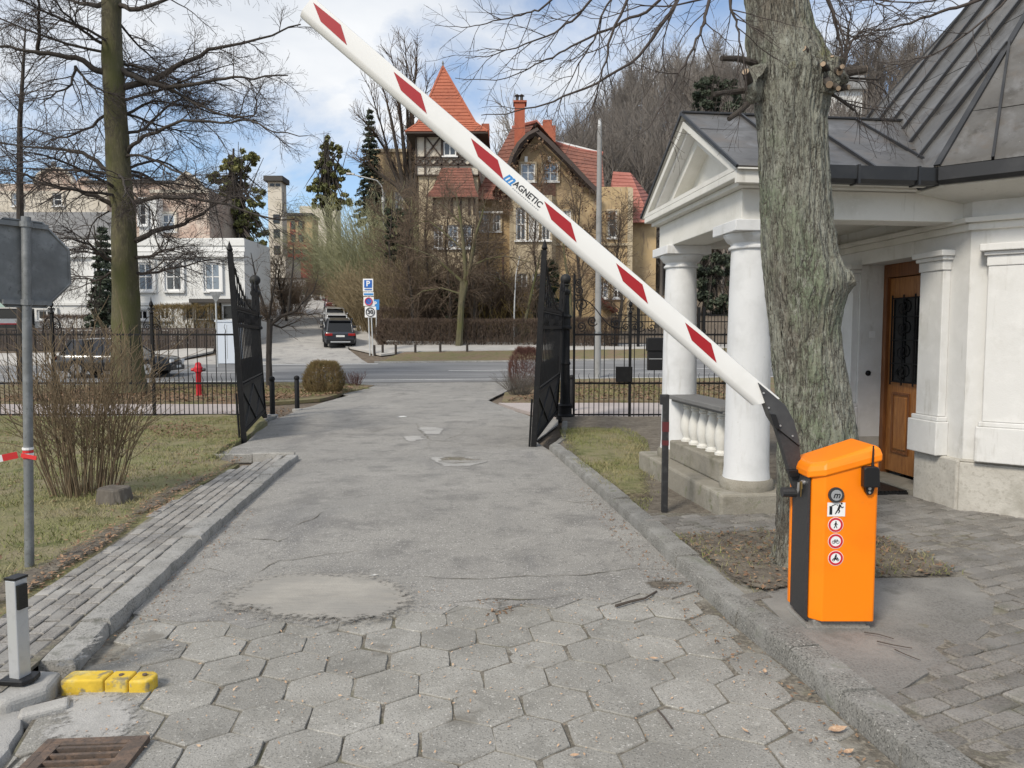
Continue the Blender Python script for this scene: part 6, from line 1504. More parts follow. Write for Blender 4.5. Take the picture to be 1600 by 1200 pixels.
# ================================================================== cars
def car(label, loc, heading, m, L=4.4, W=1.8, H=1.6, kind='suv', view='rear', group=None):
    """built with its nose along local +y"""
    root = thing('parked_car' if group else 'car', label, 'car', loc, heading, group)
    def part(n, mb_, mm, par=None, **k): return build(n, mb_, mm, par or root, world=False, **k)
    hw, hl = W/2, L/2; bz_, sh = .24, H*.60
    def section(y, w, z0, z1, r=.12):             # rounded body cross-section
        return [(-w*.90,y,z0),(-w*.985,y,z0+.12),(-w,y,(z0+z1)*.52),(-w*.975,y,z1-r),(-w*.90,y,z1-.02),(-w*.5,y,z1+.01),(w*.5,y,z1+.01),(w*.90,y,z1-.02),(w*.975,y,z1-r),(w,y,(z0+z1)*.52),(w*.985,y,z0+.12),(w*.90,y,z0)]
    hood = sh*.97 if kind == 'suv' else sh*.93
    stn = [(-hl,hw*.86,.34,sh*.86),(-hl+.10,hw*.95,.27,sh*.97),(-hl+.5,hw,.24,sh),(-hl*.3,hw,.24,sh*.99),(hl*.28,hw,.24,sh*.98),(hl*.55,hw*.99,.24,hood),(hl-.35,hw*.95,.25,hood*.92),(hl-.08,hw*.86,.29,hood*.80),(hl,hw*.78,.34,hood*.66)]
    rings = [section(*s) for s in stn]; n = len(rings[0]); mbk = MB()
    mbk.add(sum(rings, []), [(r*n+i, r*n+n+i, r*n+n+(i+1)%n, r*n+(i+1)%n) for r in range(len(rings)-1) for i in range(n)] + [tuple(range(n)), tuple((len(rings)-1)*n+i for i in range(n-1,-1,-1))])
    body = part('body', mbk, m, smooth=True)
    # greenhouse
    def roofsec(y, wb, wt, zb, zt): return [(-wb,y,zb),(-wt,y,zt),(wt,y,zt),(wb,y,zb)]
    back = -hl+.18 if kind in ('suv','hatch') else -hl+.75
    st2 = [roofsec(back,hw*.82,hw*.80,sh*.96,sh*.97), roofsec(back+.42,hw*.90,hw*.70,sh*.97,H*.965), roofsec(-hl*.2,hw*.91,hw*.72,sh*.97,H-.02), roofsec(hl*.08,hw*.91,hw*.71,sh*.97,H*.965), roofsec(hl*.46,hw*.88,hw*.80,sh*.95,sh*.97)]
    mbk = MB(); n = 4; mbk.add(sum(st2, []), [(r*n+i, r*n+n+i, r*n+n+i+1, r*n+i+1) for r in range(4) for i in range(3)])
    part('windows', mbk, M['glass_dark'])
    mbk = MB(); rs = [[(-hw*.70,st2[k][0][1],st2[k][1][2]-.02),(-hw*.66,st2[k][0][1],st2[k][1][2]+.035),(hw*.66,st2[k][0][1],st2[k][1][2]+.035),(hw*.70,st2[k][0][1],st2[k][1][2]-.02)] for k in (1,2,3)]
    mbk.add(sum(rs, []), [(r*4+i, r*4+4+i, r*4+4+(i+1)%4, r*4+(i+1)%4) for r in range(2) for i in range(4)] + [(0,1,2,3),(11,10,9,8)])
    part('roof', mbk, m, smooth=True)
    for sx in (-1,1):
        for k0, k1 in ((0,1),(3,4)): part('pillar', MB().bar((sx*st2[k0][3][0]*1.0,st2[k0][0][1],st2[k0][1][2] if k0==0 else st2[k0][1][2]),(sx*st2[k1][2][0]*1.02,st2[k1][0][1],st2[k1][1][2]),.07,.07), m)
        part('pillar', MB().bar((sx*hw*.905,-hl*.12,sh*.97),(sx*hw*.72,-hl*.14,H-.03),.06,.09), m)
        part('roof_rail', MB().tube([(sx*hw*.64,-hl*.55,H*.985),(sx*hw*.64,-hl*.2,H+.03),(sx*hw*.64,hl*.05,H*.985)], .018, 5), M['alu'] if kind=='suv' else m)
        part('mirror', MB().cbox((sx*(hw+.09),hl*.30,sh*1.03),.20,.12,.13), m, bevel=.02)
        for yy in (-hl*.62, hl*.60):
            t = part('wheel', MB().tube([(sx*(hw-.22),yy,.335),(sx*(hw+.012),yy,.335)], .335, 22), M['tyre'], smooth=True)
            part('rim', MB().tube([(sx*(hw+.0135),yy,.335),(sx*(hw+.022),yy,.335)], .225, 18), M['rim'], t, smooth=True)
            part('hub', MB().tube([(sx*(hw+.0225),yy,.335),(sx*(hw+.03),yy,.335)], .06, 10), M['tyre'], t)
            part('wheel_arch', MB().tube([(sx*(hw-.03+.02),yy+.39*math.cos(a),.335+.39*math.sin(a)) for a in [math.pi*k/10 for k in range(11)]], .05, 5), M['black_plastic'])
        part('tail_lamp', MB().cbox((sx*hw*.72,-hl-.0,sh*.83),hw*.46,.10,.14), M['car_lamp'], bevel=.02)
        part('headlamp', MB().cbox((sx*hw*.66,hl-.06,sh*.68),hw*.40,.12,.14), M['car_clear'], bevel=.02)
        part('door_handle', MB().cbox((sx*(hw+.005),-hl*.22,sh*.82),.03,.18,.03), m)
    part('bumper', MB().cbox((0,-hl-.01,.42),W*.88,.12,.26), M['black_plastic'], bevel=.03)
    part('bumper_trim', MB().cbox((0,-hl-.075,.40),W*.62,.02,.07), M['alu'])
    part('front_bumper', MB().cbox((0,hl-.03,.36),W*.80,.10,.20), M['black_plastic'], bevel=.03)
    part('number_plate', MB().cbox((0,-hl-.02 if kind!='x' else -hl,sh*.74),.50,.03,.11), M['plate'])
    part('number_plate', MB().cbox((0,hl+.025,.42),.50,.03,.11), M['plate'])
    part('spoiler', MB().cbox((0,back+.36,H*.972),hw*1.36,.20,.035), m)
    part('grille', MB().cbox((0,hl-.01,sh*.55),W*.42,.05,.14), M['black_plastic'])
    return root
sth = math.atan2(-STD.x, STD.y)
def on_street(t, w): q = ST0 + STD*t + STN*w; return Vector((q.x, q.y, fz(q.y)+.02))
GC = 'cars parked up the side street'
def place(px, Y): x = P(px,0,Y).x; return Vector((x, Y, fz(Y)+.025))
def slope(o, Y): o.rotation_euler = (math.atan((fz(Y+2)-fz(Y-2))/4.0), 0, o.rotation_euler[2]); return o
slope(car('dark navy sport utility car parked nearest on the side street', place(521,46.3), sth, M['paint_navy'], 4.5, 1.86, 1.66, 'suv', group=GC), 46.3)
slope(car('white estate car parked second in the side street row', place(517,53.0), sth, M['paint_white'], 4.5, 1.78, 1.50, 'hatch', group=GC), 53)
slope(car('silver car parked third in the side street row', place(514.5,59.5), sth, M['paint_silver'], 4.4, 1.78, 1.55, 'hatch', group=GC), 59.5)
slope(car('dark red car parked highest in the side street row', place(514,76.0), sth, M['paint_red'], 4.3, 1.8, 1.62, 'suv', group=GC), 76)
g_ = car('grey car standing crosswise in a gateway off the side street', place(548,66.0), sth-math.pi/2, M['paint_grey'], 4.3, 1.76, 1.50, 'hatch', group=GC)
slope(car('pale car parked on the other kerb high up the side street', place(446,88.0), sth, M['paint_silver'], 4.3, 1.78, 1.5, 'hatch', group=GC), 88)
YS = 32.2; sx_ = P(171,0,YS).x
car('dark sport utility car driving along the road behind the left fence', Vector((sx_, YS, fz(YS)+.03)), -math.pi/2+.085, M['paint_black'], 4.75, 1.88, 1.62, 'suv')
# ================================================================== trees and shrubs
def rnd_unit(rg):
    while True:
        v = Vector((rg.uniform(-1,1), rg.uniform(-1,1), rg.uniform(-1,1)))
        if .05 < v.length < 1: return v.normalized()
def limb(rg, p, d, L, r0, r1, seg, wob, bend):
    pts, rs = [p.copy()], [r0]; d = d.normalized()
    for i in range(seg):
        d = (d + rnd_unit(rg)*wob + bend*(1.0/seg)).normalized(); p = p + d*(L/seg); pts.append(p); rs.append(r0+(r1-r0)*(i+1)/seg)
    return pts, rs
def at_f(pts, f):
    k = f*(len(pts)-1); i = min(int(k), len(pts)-2); return pts[i].lerp(pts[i+1], k-i), (pts[i+1]-pts[i]).normalized()
def sprout(rg, pts, rs, spec, out, lvl=0):
    """side shoots on a limb, level by level"""
    if lvl >= len(spec): return
    s = spec[lvl]
    for k in range(s['n']):
        f = s.get('from', .2) + (1-s.get('from', .2))*((k+rg.random())/s['n']); p, d = at_f(pts, f)
        side = d.cross(rnd_unit(rg))
        if side.length < .05: continue
        side.normalize()
        if s.get('flat'): side.z *= 1-s['flat']; side.normalize()
        a = rg.uniform(*s['ang']); nd = d*math.cos(a) + side*math.sin(a)
        L = rg.uniform(*s['len'])*(1-.45*f)
        r = min(rs[0]*(1-f)*.8 + .3*rs[0]*s.get('rk', .3), s['r'])
        q, qr = limb(rg, p, nd, L, r, s.get('tip', r*.35), s['seg'], s['wob'], Vector(s.get('bend', (0,0,0))))
        out[min(lvl, len(out)-1)].append((q, qr)); sprout(rg, q, qr, spec, out, lvl+1)
def flat_parts(name, lists, mat, parent, n=3):
    lines = [l for ls in lists for l in ls]
    if not lines: return None
    V, F = tubes_np(lines, n); return build_np(name, V, [F], mat, parent)
def leaf_quads(rg, centres, rad, n, size, squash=1.0, up=0.0, asp=.6):
    """n little leaf faces scattered through overlapping clumps"""
    rs = np.random.RandomState(rg.randrange(1<<30)); cs = np.array([tuple(c) for c in centres]); rr = np.array(rad)
    idx = rs.randint(0, len(cs), n); u = rs.normal(size=(n,3)); u /= np.linalg.norm(u,axis=1,keepdims=True); t = rs.rand(n,1)**.45
    p = cs[idx] + u*t*rr[idx][:,None]*np.array([1,1,squash])
    a = rs.normal(size=(n,3)); a[:,2] += up; a /= np.linalg.norm(a,axis=1,keepdims=True); b = np.cross(a, rs.normal(size=(n,3))); b /= np.maximum(np.linalg.norm(b,axis=1,keepdims=True),1e-6)
    s = size*(.6+.8*rs.rand(n,1)); a = a*s; b = b*s*asp
    V = np.stack([p-a-b*.3, p+b, p+a, p-b], axis=1).reshape(-1,3); F = np.arange(4*n).reshape(n,4)
    return V, F

def smooth_line(pts, rs, k=4, jit=0.0, rg=random.Random(3)):
    out, ro = [], []; n = len(pts)
    for i in range(n-1):
        p0, p1, p2, p3 = pts[max(i-1,0)], pts[i], pts[i+1], pts[min(i+2,n-1)]
        for j in range(k):
            t = j/k; q = .5*((2*p1) + (p2-p0)*t + (2*p0-5*p1+4*p2-p3)*t*t + (3*p1-p0-3*p2+p3)*t**3)
            if jit and (i or j): q = q + rnd_unit(rg)*jit
            out.append(q); ro.append(rs[i]+(rs[i+1]-rs[i])*t)
    out.append(pts[-1]); ro.append(rs[-1]); return out, ro

# ---------------- the big furrowed trunk beside the barrier
TY = 5.45
big = thing('street_tree', 'big old tree with furrowed mossy bark behind the orange cabinet', 'tree', (P(1290,885,TY).x, TY, fz(TY)+.1))
outl = [(-330,1092,1185),(-160,1128,1222),(0,1160,1262),(50,1165,1272),(95,1169,1298),(120,1171,1306),(150,1175,1300),(185,1178,1294),(250,1181,1297),(350,1186,1304),(400,1189,1314),(430,1191,1326),(455,1193,1328),(480,1196,1321),(515,1199,1316),(560,1202,1320),(620,1206,1330),(690,1210,1342),(780,1213,1350),(840,1212,1356),(872,1206,1366),(895,1190,1390),(915,1180,1400)]
NA, NR = 210, 350
ys_ = [o[0] for o in outl]; zz, cc, ww = [], [], []
for i in range(NR):
    y = ys_[0] + (ys_[-1]-ys_[0])*i/(NR-1)
    l = np.interp(y, ys_, [o[1] for o in outl]); r = np.interp(y, ys_, [o[2] for o in outl])
    a, b = P(l, y, TY), P(r, y, TY); zz.append(a.z); cc.append((a.x+b.x)/2); ww.append((b.x-a.x)/2)
tv = []
for i in range(NR):
    for j in range(NA):
        t = 2*math.pi*j/NA; ct, st2_ = math.cos(t), math.sin(t); z = zz[i]; r = ww[i]
        q = Vector((ct*2.6, st2_*2.6, z*.75)); wv = noise.noise(q*.9)*.5
        # furrows: ridged, drawn out along the trunk
        n1 = noise.noise(Vector((ct*4.6+wv*.6, st2_*4.6+wv*.6, z*1.6))); n2 = noise.noise(Vector((ct*9.5+wv, st2_*9.5, z*4.5+5))); n3 = noise.noise(Vector((ct*17, st2_*17, z*13)))
        d = .012*(1-2.6*min(.5,abs(n1)*1.3)) + .010*(1-2.4*abs(n2)) + .006*n3 - .008 + .02*noise.noise(Vector((ct*1.3,st2_*1.3,z*1.1)))
        if z > 3.7: d += .03*max(0,noise.noise(Vector((ct*4,st2_*4,z*5))))*max(0, 1-abs(z-3.95)/.4)
        tv.append((cc[i]+(r-.030+d)*ct, TY+(r-.030+d)*st2_*.95, z))
tf = [(i*NA+j, i*NA+(j+1)%NA, (i+1)*NA+(j+1)%NA, (i+1)*NA+j) for i in range(NR-1) for j in range(NA)]
tf = [tuple(reversed(f)) for f in tf]
o = build_np('trunk', np.array(tv), [np.array(tf)], M['bark_big'], big)
rg = random.Random(21)
def stub(x0, y0, x1, y1, r, dy=0.0, cut=True):
    a, b = P(x0,y0,TY+dy*.3), P(x1,y1,TY+dy); m = a.lerp(b,.5)+Vector((0,0,R.uniform(-.02,.02)))
    s = build('stub', MB().tube([a,m,b], [r*1.15,r,r*.85], 9), M['bark_dark'], big, smooth=True)
    if cut: d = (b-m).normalized(); build('cut_face', MB().tube([b-d*.002,b+d*.003], r*.8, 9), M['bark_cut'], s)
for a in ((1180,99,1127,91,.022,-.15,False),(1178,140,1116,147,.020,-.2,False),(1180,150,1139,186,.020,-.2,False),(1176,150,1165,112,.03,-.25),(1295,104,1256,76,.024,-.25),(1300,112,1286,100,.022,-.3),(1300,120,1352,108,.035,.0),(1295,125,1340,100,.018,.1,False),(1290,135,1326,136,.022,-.2),(1296,118,1372,124,.009,.1,False),(1290,140,1334,172,.010,.1,False),(1298,110,1300,88,.014,-.2),(1300,116,1322,92,.012,-.1),(1296,128,1310,138,.02,-.3),(1300,110,1316,104,.02,-.3),(1285,118,1296,132,.03,-.3),(1292,108,1312,112,.03,-.25)): stub(*a)
for c_, r_ in ((P(1292,112,TY-.12),.11),(P(1300,124,TY-.08),.10),(P(1284,128,TY-.14),.10),(P(1180,140,TY-.1),.08),(P(1185,120,TY-.1),.07),(P(1312,440,TY-.06),.10)):
    mbk = MB().sphere(c_, r_, 20, 14); mbk.v = [(v[0]+.05*noise.noise(Vector(v)*11), v[1]+.05*noise.noise(Vector(v)*11+Vector((5,0,0))), v[2]+.05*noise.noise(Vector(v)*11+Vector((0,5,0)))) for v in mbk.v]
    build('burl', mbk, M['bark_big'], big, smooth=True)
# overhanging branches that droop into the picture from above
def pline(pts, Y0, Y1): n = len(pts); return [P(a, b, Y0+(Y1-Y0)*i/(n-1)) for i, (a, b) in enumerate(pts)]
over = [([(1150,-260),(1100,-90),(1058,0),(1020,60),(986,97),(930,131),(880,152),(836,166),(790,178),(752,180)],.018,5.9,6.6),
 ([(1130,-150),(1030,0),(985,28),(949,47),(905,66),(874,84),(845,98),(820,109),(774,125),(711,122)],.014,6.2,6.8),
 ([(1000,-90),(917,9),(885,38),(855,56),(805,75),(760,88),(727,90)],.011,5.6,5.9),
 ([(1040,-120),(980,0),(955,56),(946,95),(936,131),(924,170),(911,206)],.012,5.2,5.3),
 ([(1150,-140),(1108,0),(1100,35),(1089,62),(1070,100),(1052,131),(1030,170),(1011,203)],.013,5.0,4.9),
 ([(1165,-90),(1139,0),(1150,32),(1155,62),(1163,105),(1167,142)],.011,4.9,4.9),
 ([(960,-90),(855,6),(830,18),(805,25),(770,34),(742,40),(712,42),(680,40)],.010,6.4,6.9),
 ([(1000,-60),(948,10),(930,60),(905,100),(880,150),(862,190)],.009,5.6,5.8),
 ([(1250,-160),(1280,-40),(1300,20),(1312,60),(1318,100)],.022,5.6,5.6),
 ([(1318,100),(1325,60),(1330,14)],.016,5.6,5.6), ([(1318,100),(1330,65),(1352,42)],.016,5.6,5.5),
 ([(1640,-40),(1515,4),(1470,18),(1424,35),(1380,46),(1349,49),(1310,70)],.016,6.0,6.3),
 ([(1430,-60),(1365,0),(1395,10),(1424,35)],.010,6.2,6.1),
 ([(1600,-30),(1540,30),(1475,77),(1430,92),(1395,101),(1350,88)],.011,6.6,6.9),
 ([(1560,-60),(1480,-5),(1410,3),(1360,-2),(1300,8)],.010,6.3,6.6),
 ([(1290,-20),(1310,40),(1318,60),(1312,95)],.008,5.2,5.2), ([(1300,150),(1340,165),(1380,172),(1420,160)],.007,5.5,6.0),
 ([(1310,125),(1360,128),(1390,150),(1378,185)],.006,5.5,5.9), ([(1090,-60),(1050,20),(1035,80),(1040,120)],.007,5.3,5.4), ([(1220,-60),(1120,-10),(1060,8),(1000,10),(940,30),(900,22)],.010,6.0,6.4)]
tw_spec = [dict(n=11, ang=(.4,1.0), len=(.35,.75), r=.0042, seg=5, wob=.22, bend=(0,0,-.15), tip=.0014, **{'from':.12}), dict(n=6, ang=(.5,1.1), len=(.10,.24), r=.0022, seg=3, wob=.28, tip=.001)]
outs = [[],[],[]]; mains = []
for pts, r, y0, y1 in over:
    q = pline(pts, y0, y1); rs = [r*(1-.80*i/(len(q)-1)) for i in range(len(q))]
    q, rs = smooth_line(q, rs, 3, .008); mains.append((q, rs)); sprout(rg, q, rs, tw_spec, outs)
V, F = tubes_np(mains, 7); build_np('branches', V, [F], M['twig'], big)
flat_parts('crown', outs, M['twig'], big, 4)

# ---------------- the tall tree on the verge behind the left fence
rg = random.Random(5)
YT_ = 25.2
lt = thing('verge_tree', 'tall bare tree with olive mossy trunk behind the left fence', 'tree', (P(201,612,YT_).x, YT_, fz(YT_)))
tl = [(612,168,234),(600,173,228),(570,176,222),(540,176,220),(480,176,217),(420,176,214),(350,177,212),(320,176,210),(300,170,206),(250,168,202),(150,163,195),(80,160,190),(0,160,188),(-150,156,182),(-300,158,178),(-420,162,176)]
tp_, tr_ = [], []
for y, l, r in tl: a, b = P(l,y,YT_), P(r,y,YT_); tp_.append((a+b)/2); tr_.append((b.x-a.x)/2)
fine = []; fr = []
for i in range(70):
    f = i/69*(len(tp_)-1); k = min(int(f), len(tp_)-2); fine.append(tp_[k].lerp(tp_[k+1], f-k)); fr.append(tr_[k]+(tr_[k+1]-tr_[k])*(f-k))
mbk = MB().tube(fine, fr, 22); mbk.v = [(v[0]+.03*noise.noise(Vector(v)*1.7), v[1]+.03*noise.noise(Vector(v)*1.7+Vector((9,0,0))), v[2]) for v in mbk.v]
build('trunk', mbk, M['bark_olive'], lt, smooth=True)
hand = [([(172,118),(150,108),(120,92),(80,84),(40,78),(0,72),(-60,60)],.12,-1.5),([(186,138),(225,130),(262,112),(300,92),(340,74),(400,62),(470,38)],.12,.6),([(190,108),(220,125),(262,135),(305,132),(350,122),(395,122),(450,118)],.10,-1),
 ([(196,208),(225,200),(260,170),(285,150),(300,140)],.06,1.5),([(200,238),(215,220),(245,205),(285,190),(345,190),(390,190),(430,205),(480,212)],.07,-2),([(168,266),(140,245),(110,236),(60,230),(0,222),(-50,215)],.08,1),
 ([(176,322),(150,308),(110,296),(70,287),(30,270),(0,265)],.09,-1.5),([(208,316),(250,308),(300,310),(360,322),(420,340),(470,345)],.08,-1.5),([(212,376),(240,362),(280,352),(305,340),(340,318),(390,300)],.10,.8),([(212,402),(240,398),(265,390),(305,383)],.06,-1.2),
 ([(212,426),(245,425),(290,415),(345,404)],.06,1.0),([(178,412),(155,395),(130,378),(95,372)],.07,-1.8),([(176,425),(155,436),(130,436),(95,438)],.05,1),([(170,5),(140,8),(110,-2),(60,-30)],.10,2),([(186,8),(215,15),(250,4),(300,-20),(350,-40)],.09,-2),
 ([(166,70),(140,55),(110,30),(80,-5),(60,-40)],.06,-2.5),([(164,180),(130,205),(90,215),(40,200),(0,205)],.05,2.5),([(192,180),(240,160),(290,165),(350,180),(400,170)],.05,3),([(198,265),(250,250),(300,285),(330,320)],.05,3),([(196,245),(230,245),(290,275),(340,300),(400,310)],.05,-3),
 ([(204,300),(235,330),(250,390),(265,420)],.03,-2.5),([(170,330),(145,350),(130,390),(128,430)],.03,2.5),([(60,85),(62,40),(60,0),(55,-40)],.07,-1.5),([(118,104),(110,130),(80,150),(60,165)],.05,-1.6),([(118,104),(140,130),(158,152)],.05,-1.4),([(262,135),(300,160),(350,178),(395,180),(402,150),(415,120)],.05,-1)]
lims = []
for pts, r, dy in hand:
    q = [P(a, b, YT_+dy*i/(len(pts)-1)) for i, (a, b) in enumerate(pts)]; lims.append(smooth_line(q, [r*(1-.82*i/(len(q)-1)) for i in range(len(q))], 3, .045))
for k in range(28):                               # limbs towards and away from us, and above the frame
    f = rg.uniform(.50,.98); p, d = at_f(fine, f); a = rg.uniform(0, 2*math.pi); L = rg.uniform(3.0,5.5)*(1.15-.55*max(0,f-.5)*2)
    lims.append(limb(rg, p, Vector((math.cos(a), math.sin(a), rg.uniform(-.15,.35))), L, .075*(1.1-.6*f), .012, 8, .13, Vector((0,0,rg.uniform(-.25,.15)))))
spec = [dict(n=12, ang=(.5,1.1), len=(1.0,2.4), r=.024, seg=6, wob=.19, bend=(0,0,-.12), flat=.45, tip=.008, **{'from':.12}),
        dict(n=8, ang=(.5,1.1), len=(.45,1.1), r=.010, seg=4, wob=.2, bend=(0,0,-.1), flat=.3, tip=.0055), dict(n=4, ang=(.5,1.1), len=(.2,.5), r=.0065, seg=2, wob=.22, tip=.0048)]
outs = [[],[],[]]
for q, rs in lims: sprout(rg, q, rs, spec, outs)
V, F = tubes_np(lims, 7); build_np('limbs', V, [F], M['bark_dark'], lt)
flat_parts('crown', outs, M['twig'], lt)

def bare_tree(name, label, base, trunk_pts, rads, spec, mat_t, mat_c, seed, limbs=None, group=None, nt=8, limb_r=.06, cat='tree'):
    rg = random.Random(seed); t = thing(name, label, cat, base, group=group); tr = [Vector(p) for p in trunk_pts]
    build('trunk', MB().tube(tr, rads, nt), mat_t, t, smooth=True)
    outs = [[],[],[]]; sprout(rg, tr, rads, spec, outs)
    if limbs:
        V, F = tubes_np(limbs, 6); build_np('limbs', V, [F], mat_t, t)
        for q, rs in limbs: sprout(rg, q, rs, spec[1:], outs, 0)
    flat_parts('crown', outs, mat_c, t); return t
def S(n, ang, ln, r, seg, wob, bend=(0,0,0), frm=.2, tip=None, flat=0): 
    d = dict(n=n, ang=ang, len=ln, r=r, seg=seg, wob=wob, bend=bend, flat=flat); d['from'] = frm
    if tip: d['tip'] = tip
    return d
# thin tree at the left edge
Yq = 29.0
bare_tree('verge_tree', 'thin bare tree rising behind the octagonal sign', (P(32,600,Yq).x, Yq, fz(Yq)), [P(34,605,Yq),P(33,450,Yq),P(31,300,Yq),P(31,190,Yq),P(36,110,Yq),P(40,40,Yq)], [.16,.15,.12,.09,.06,.02],
  [S(26,(.6,1.1),(1.4,3.0),.03,6,.16,(0,0,.2),.25,.006), S(8,(.5,1.0),(.5,1.1),.010,4,.2,(0,0,.0),.2,.004), S(4,(.5,1),(.2,.5),.0055,2,.2,tip=.004)], M['bark_dark'], M['twig'], 31)
# small pollarded tree by the lawn-side gate
Yq = 26.2
def Q(x, y, d=0.0): return P(x, y, Yq+d)
lm = [([Q(421,505),Q(412,480),Q(405,455),Q(398,425),Q(392,395)],[.07,.055,.045,.03,.012]), ([Q(422,508),Q(440,494),Q(462,486),Q(476,468),Q(482,450)],[.07,.06,.05,.04,.02]), ([Q(424,506,.2),Q(440,512,.6),Q(470,500,1)],[.05,.035,.01]), ([Q(450,492),Q(454,450),Q(458,415),Q(458,380)],[.05,.04,.03,.012]), ([Q(420,500),Q(424,470,-.6),Q(430,440,-1),Q(433,405,-1.2)],[.05,.04,.03,.01]), ([Q(476,470),Q(490,455),Q(497,430)],[.04,.02,.01]), ([Q(462,488),Q(480,492),Q(505,488)],[.03,.02,.008])]
bare_tree('pollard_tree', 'small bare pollarded tree beside the lawn-side gate leaf', (Q(421,600).x, Yq, fz(Yq)), [Q(421,602),Q(420,560),Q(421,520),Q(422,498)], [.12,.10,.10,.11], [S(8,(.5,1.0),(.5,1.0),.02,4,.2,(0,0,.2),.8), S(10,(.5,1.1),(.5,1.1),.012,4,.2,(0,0,.1),.15,.005), S(6,(.5,1.1),(.2,.45),.006,3,.22,tip=.004)], M['bark_dark'], M['twig_brown'], 41, lm)
# garden tree in front of the villa
Yq = 45.0
lm = [([Q(722,470),Q(728,430),Q(724,380),Q(718,330),Q(712,300)],[.20,.16,.12,.08,.03]), ([Q(722,470),Q(736,410),Q(742,370),Q(752,340),Q(760,310)],[.18,.14,.10,.06,.02]), ([Q(722,440),Q(700,420),Q(680,402),Q(650,390),Q(620,382)],[.10,.08,.06,.04,.02]), ([Q(728,420),Q(760,405),Q(790,400),Q(830,410)],[.09,.06,.04,.015]), ([Q(722,460),Q(690,450),Q(660,455),Q(640,470)],[.07,.05,.03,.012]), ([Q(724,390),Q(690,360),Q(670,345),Q(640,350)],[.07,.05,.03,.012]), ([Q(727,430,.5),Q(770,430,1.5),Q(800,450,2),Q(815,480,2)],[.06,.04,.025,.01]), ([Q(722,350),Q(690,320),Q(668,315)],[.05,.03,.01])]
bare_tree('garden_tree', 'bare forked garden tree in front of the villa balcony', (Q(717,548).x, Yq, fz(Yq)), [Q(716,552),Q(719,510),Q(721,470),Q(723,440)], [.24,.21,.20,.17], [S(4,(.6,1.1),(1.5,2.5),.05,5,.2,(0,0,.1),.6), S(13,(.5,1.1),(1.0,2.4),.03,5,.2,(0,0,-.1),.15,.010), S(7,(.5,1.1),(.5,1.1),.013,4,.22,tip=.008)], M['bark_olive'], M['twig_brown'], 42, lm)
# tall fan-shaped tree between lamp and tower
Yq = 61.0
lm = []
for (x1, y1, x2, y2) in ((612,190,590,110),(625,170,610,80),(636,160,632,60),(645,150,652,58),(600,230,560,180),(655,200,672,120),(590,270,548,235),(640,210,642,100),(668,240,690,180),(610,250,575,130),(628,200,618,100)):
    lm.append(([Q(648,330),Q(645-(645-x1)*.45,290),Q(x1,y1,rg.uniform(-2,2)),Q((x1+x2)/2+rg.uniform(-3,3),(y1+y2)/2,rg.uniform(-2,2)),Q(x2,y2,rg.uniform(-3,3))],[.28,.20,.12,.06,.02]))
bare_tree('fan_tree', 'tall bare tree with many upright stems beside the villa tower', (Q(650,500).x, Yq, fz(Yq)), [Q(652,520),Q(651,430),Q(650,380),Q(648,330)], [.45,.40,.36,.32], [S(2,(.4,.8),(2,4),.08,5,.2,(0,0,.3),.6), S(20,(.25,.7),(1.4,3.2),.040,5,.14,(0,0,.35),.2,.014), S(7,(.3,.8),(.6,1.4),.018,3,.2,(0,0,.2),tip=.011)], M['bark_dark'], M['twig_brown'], 43, lm)
for k_, (px_, Yq, yt_, lab_) in enumerate(((668,49.5,262,'twiggy brown thicket tree before the tower bay'),(612,52.0,300,'twiggy brown thicket tree beside the low evergreen'),(905,49.0,300,'twiggy brown thicket tree beyond the utility pole'),(968,50.0,330,'twiggy brown thicket tree at the villa corner'),(738,46.8,345,'twiggy brown thicket tree right of the forked garden tree'),(640,47.5,330,'twiggy brown thicket tree above the upper hedge'),(838,48.2,300,'twiggy brown thicket tree before the villa gable'),(438,64.0,400,'twiggy brown thicket tree across the street from the parked cars'),(764,50.5,330,'twiggy brown thicket tree before the villa porch'),(700,48.0,300,'twiggy brown thicket tree left of the forked garden tree'))):
    bare_tree('thicket_tree', lab_, (P(px_,0,Yq).x, Yq, fz(Yq)), [Vector((P(px_,0,Yq).x,Yq,fz(Yq))), P(px_+4,470,Yq), P(px_-4,(470+yt_)/2,Yq), P(px_+3,yt_,Yq)], [.12,.10,.07,.02], [S(34,(.4,1.1),(1.8,3.8),.035,6,.2,(0,0,.1),.10,.013), S(10,(.5,1.1),(.7,1.7),.017,4,.24,(0,0,-.05),tip=.011), S(4,(.5,1.1),(.3,.8),.012,2,.22,tip=.010)], M['bark_dark'], M['twig_brown'], 440+k_)
# slender trunks behind the hedge
Yq = 46.5
for nm, lab, pts, r, m in (('birch', 'slender pale trunk standing behind the dark hedge', [(804,548),(803,510),(804,470),(806,430),(812,400)],.07,M['pole_white']), ('sapling', 'leaning young tree left of the ball-topped post', [(815,545),(821,500),(830,460),(838,425),(846,390)],.13,M['bark_olive']), ('sapling', 'upright young tree close beside the ball-topped post', [(894,548),(893,500),(890,450),(884,415),(880,380)],.15,M['bark_olive'])):
    bare_tree(nm, lab, (Q(pts[0][0],548).x, Yq, fz(Yq)), [Q(*p) for p in pts], [r*(1-.7*i/4) for i in range(5)], [S(12,(.4,.9),(1.0,2.2),.03,5,.18,(0,0,.1),.3,.009), S(7,(.5,1),(.4,1.0),.012,3,.2,tip=.008)], m, M['twig_brown'], R.randrange(999))
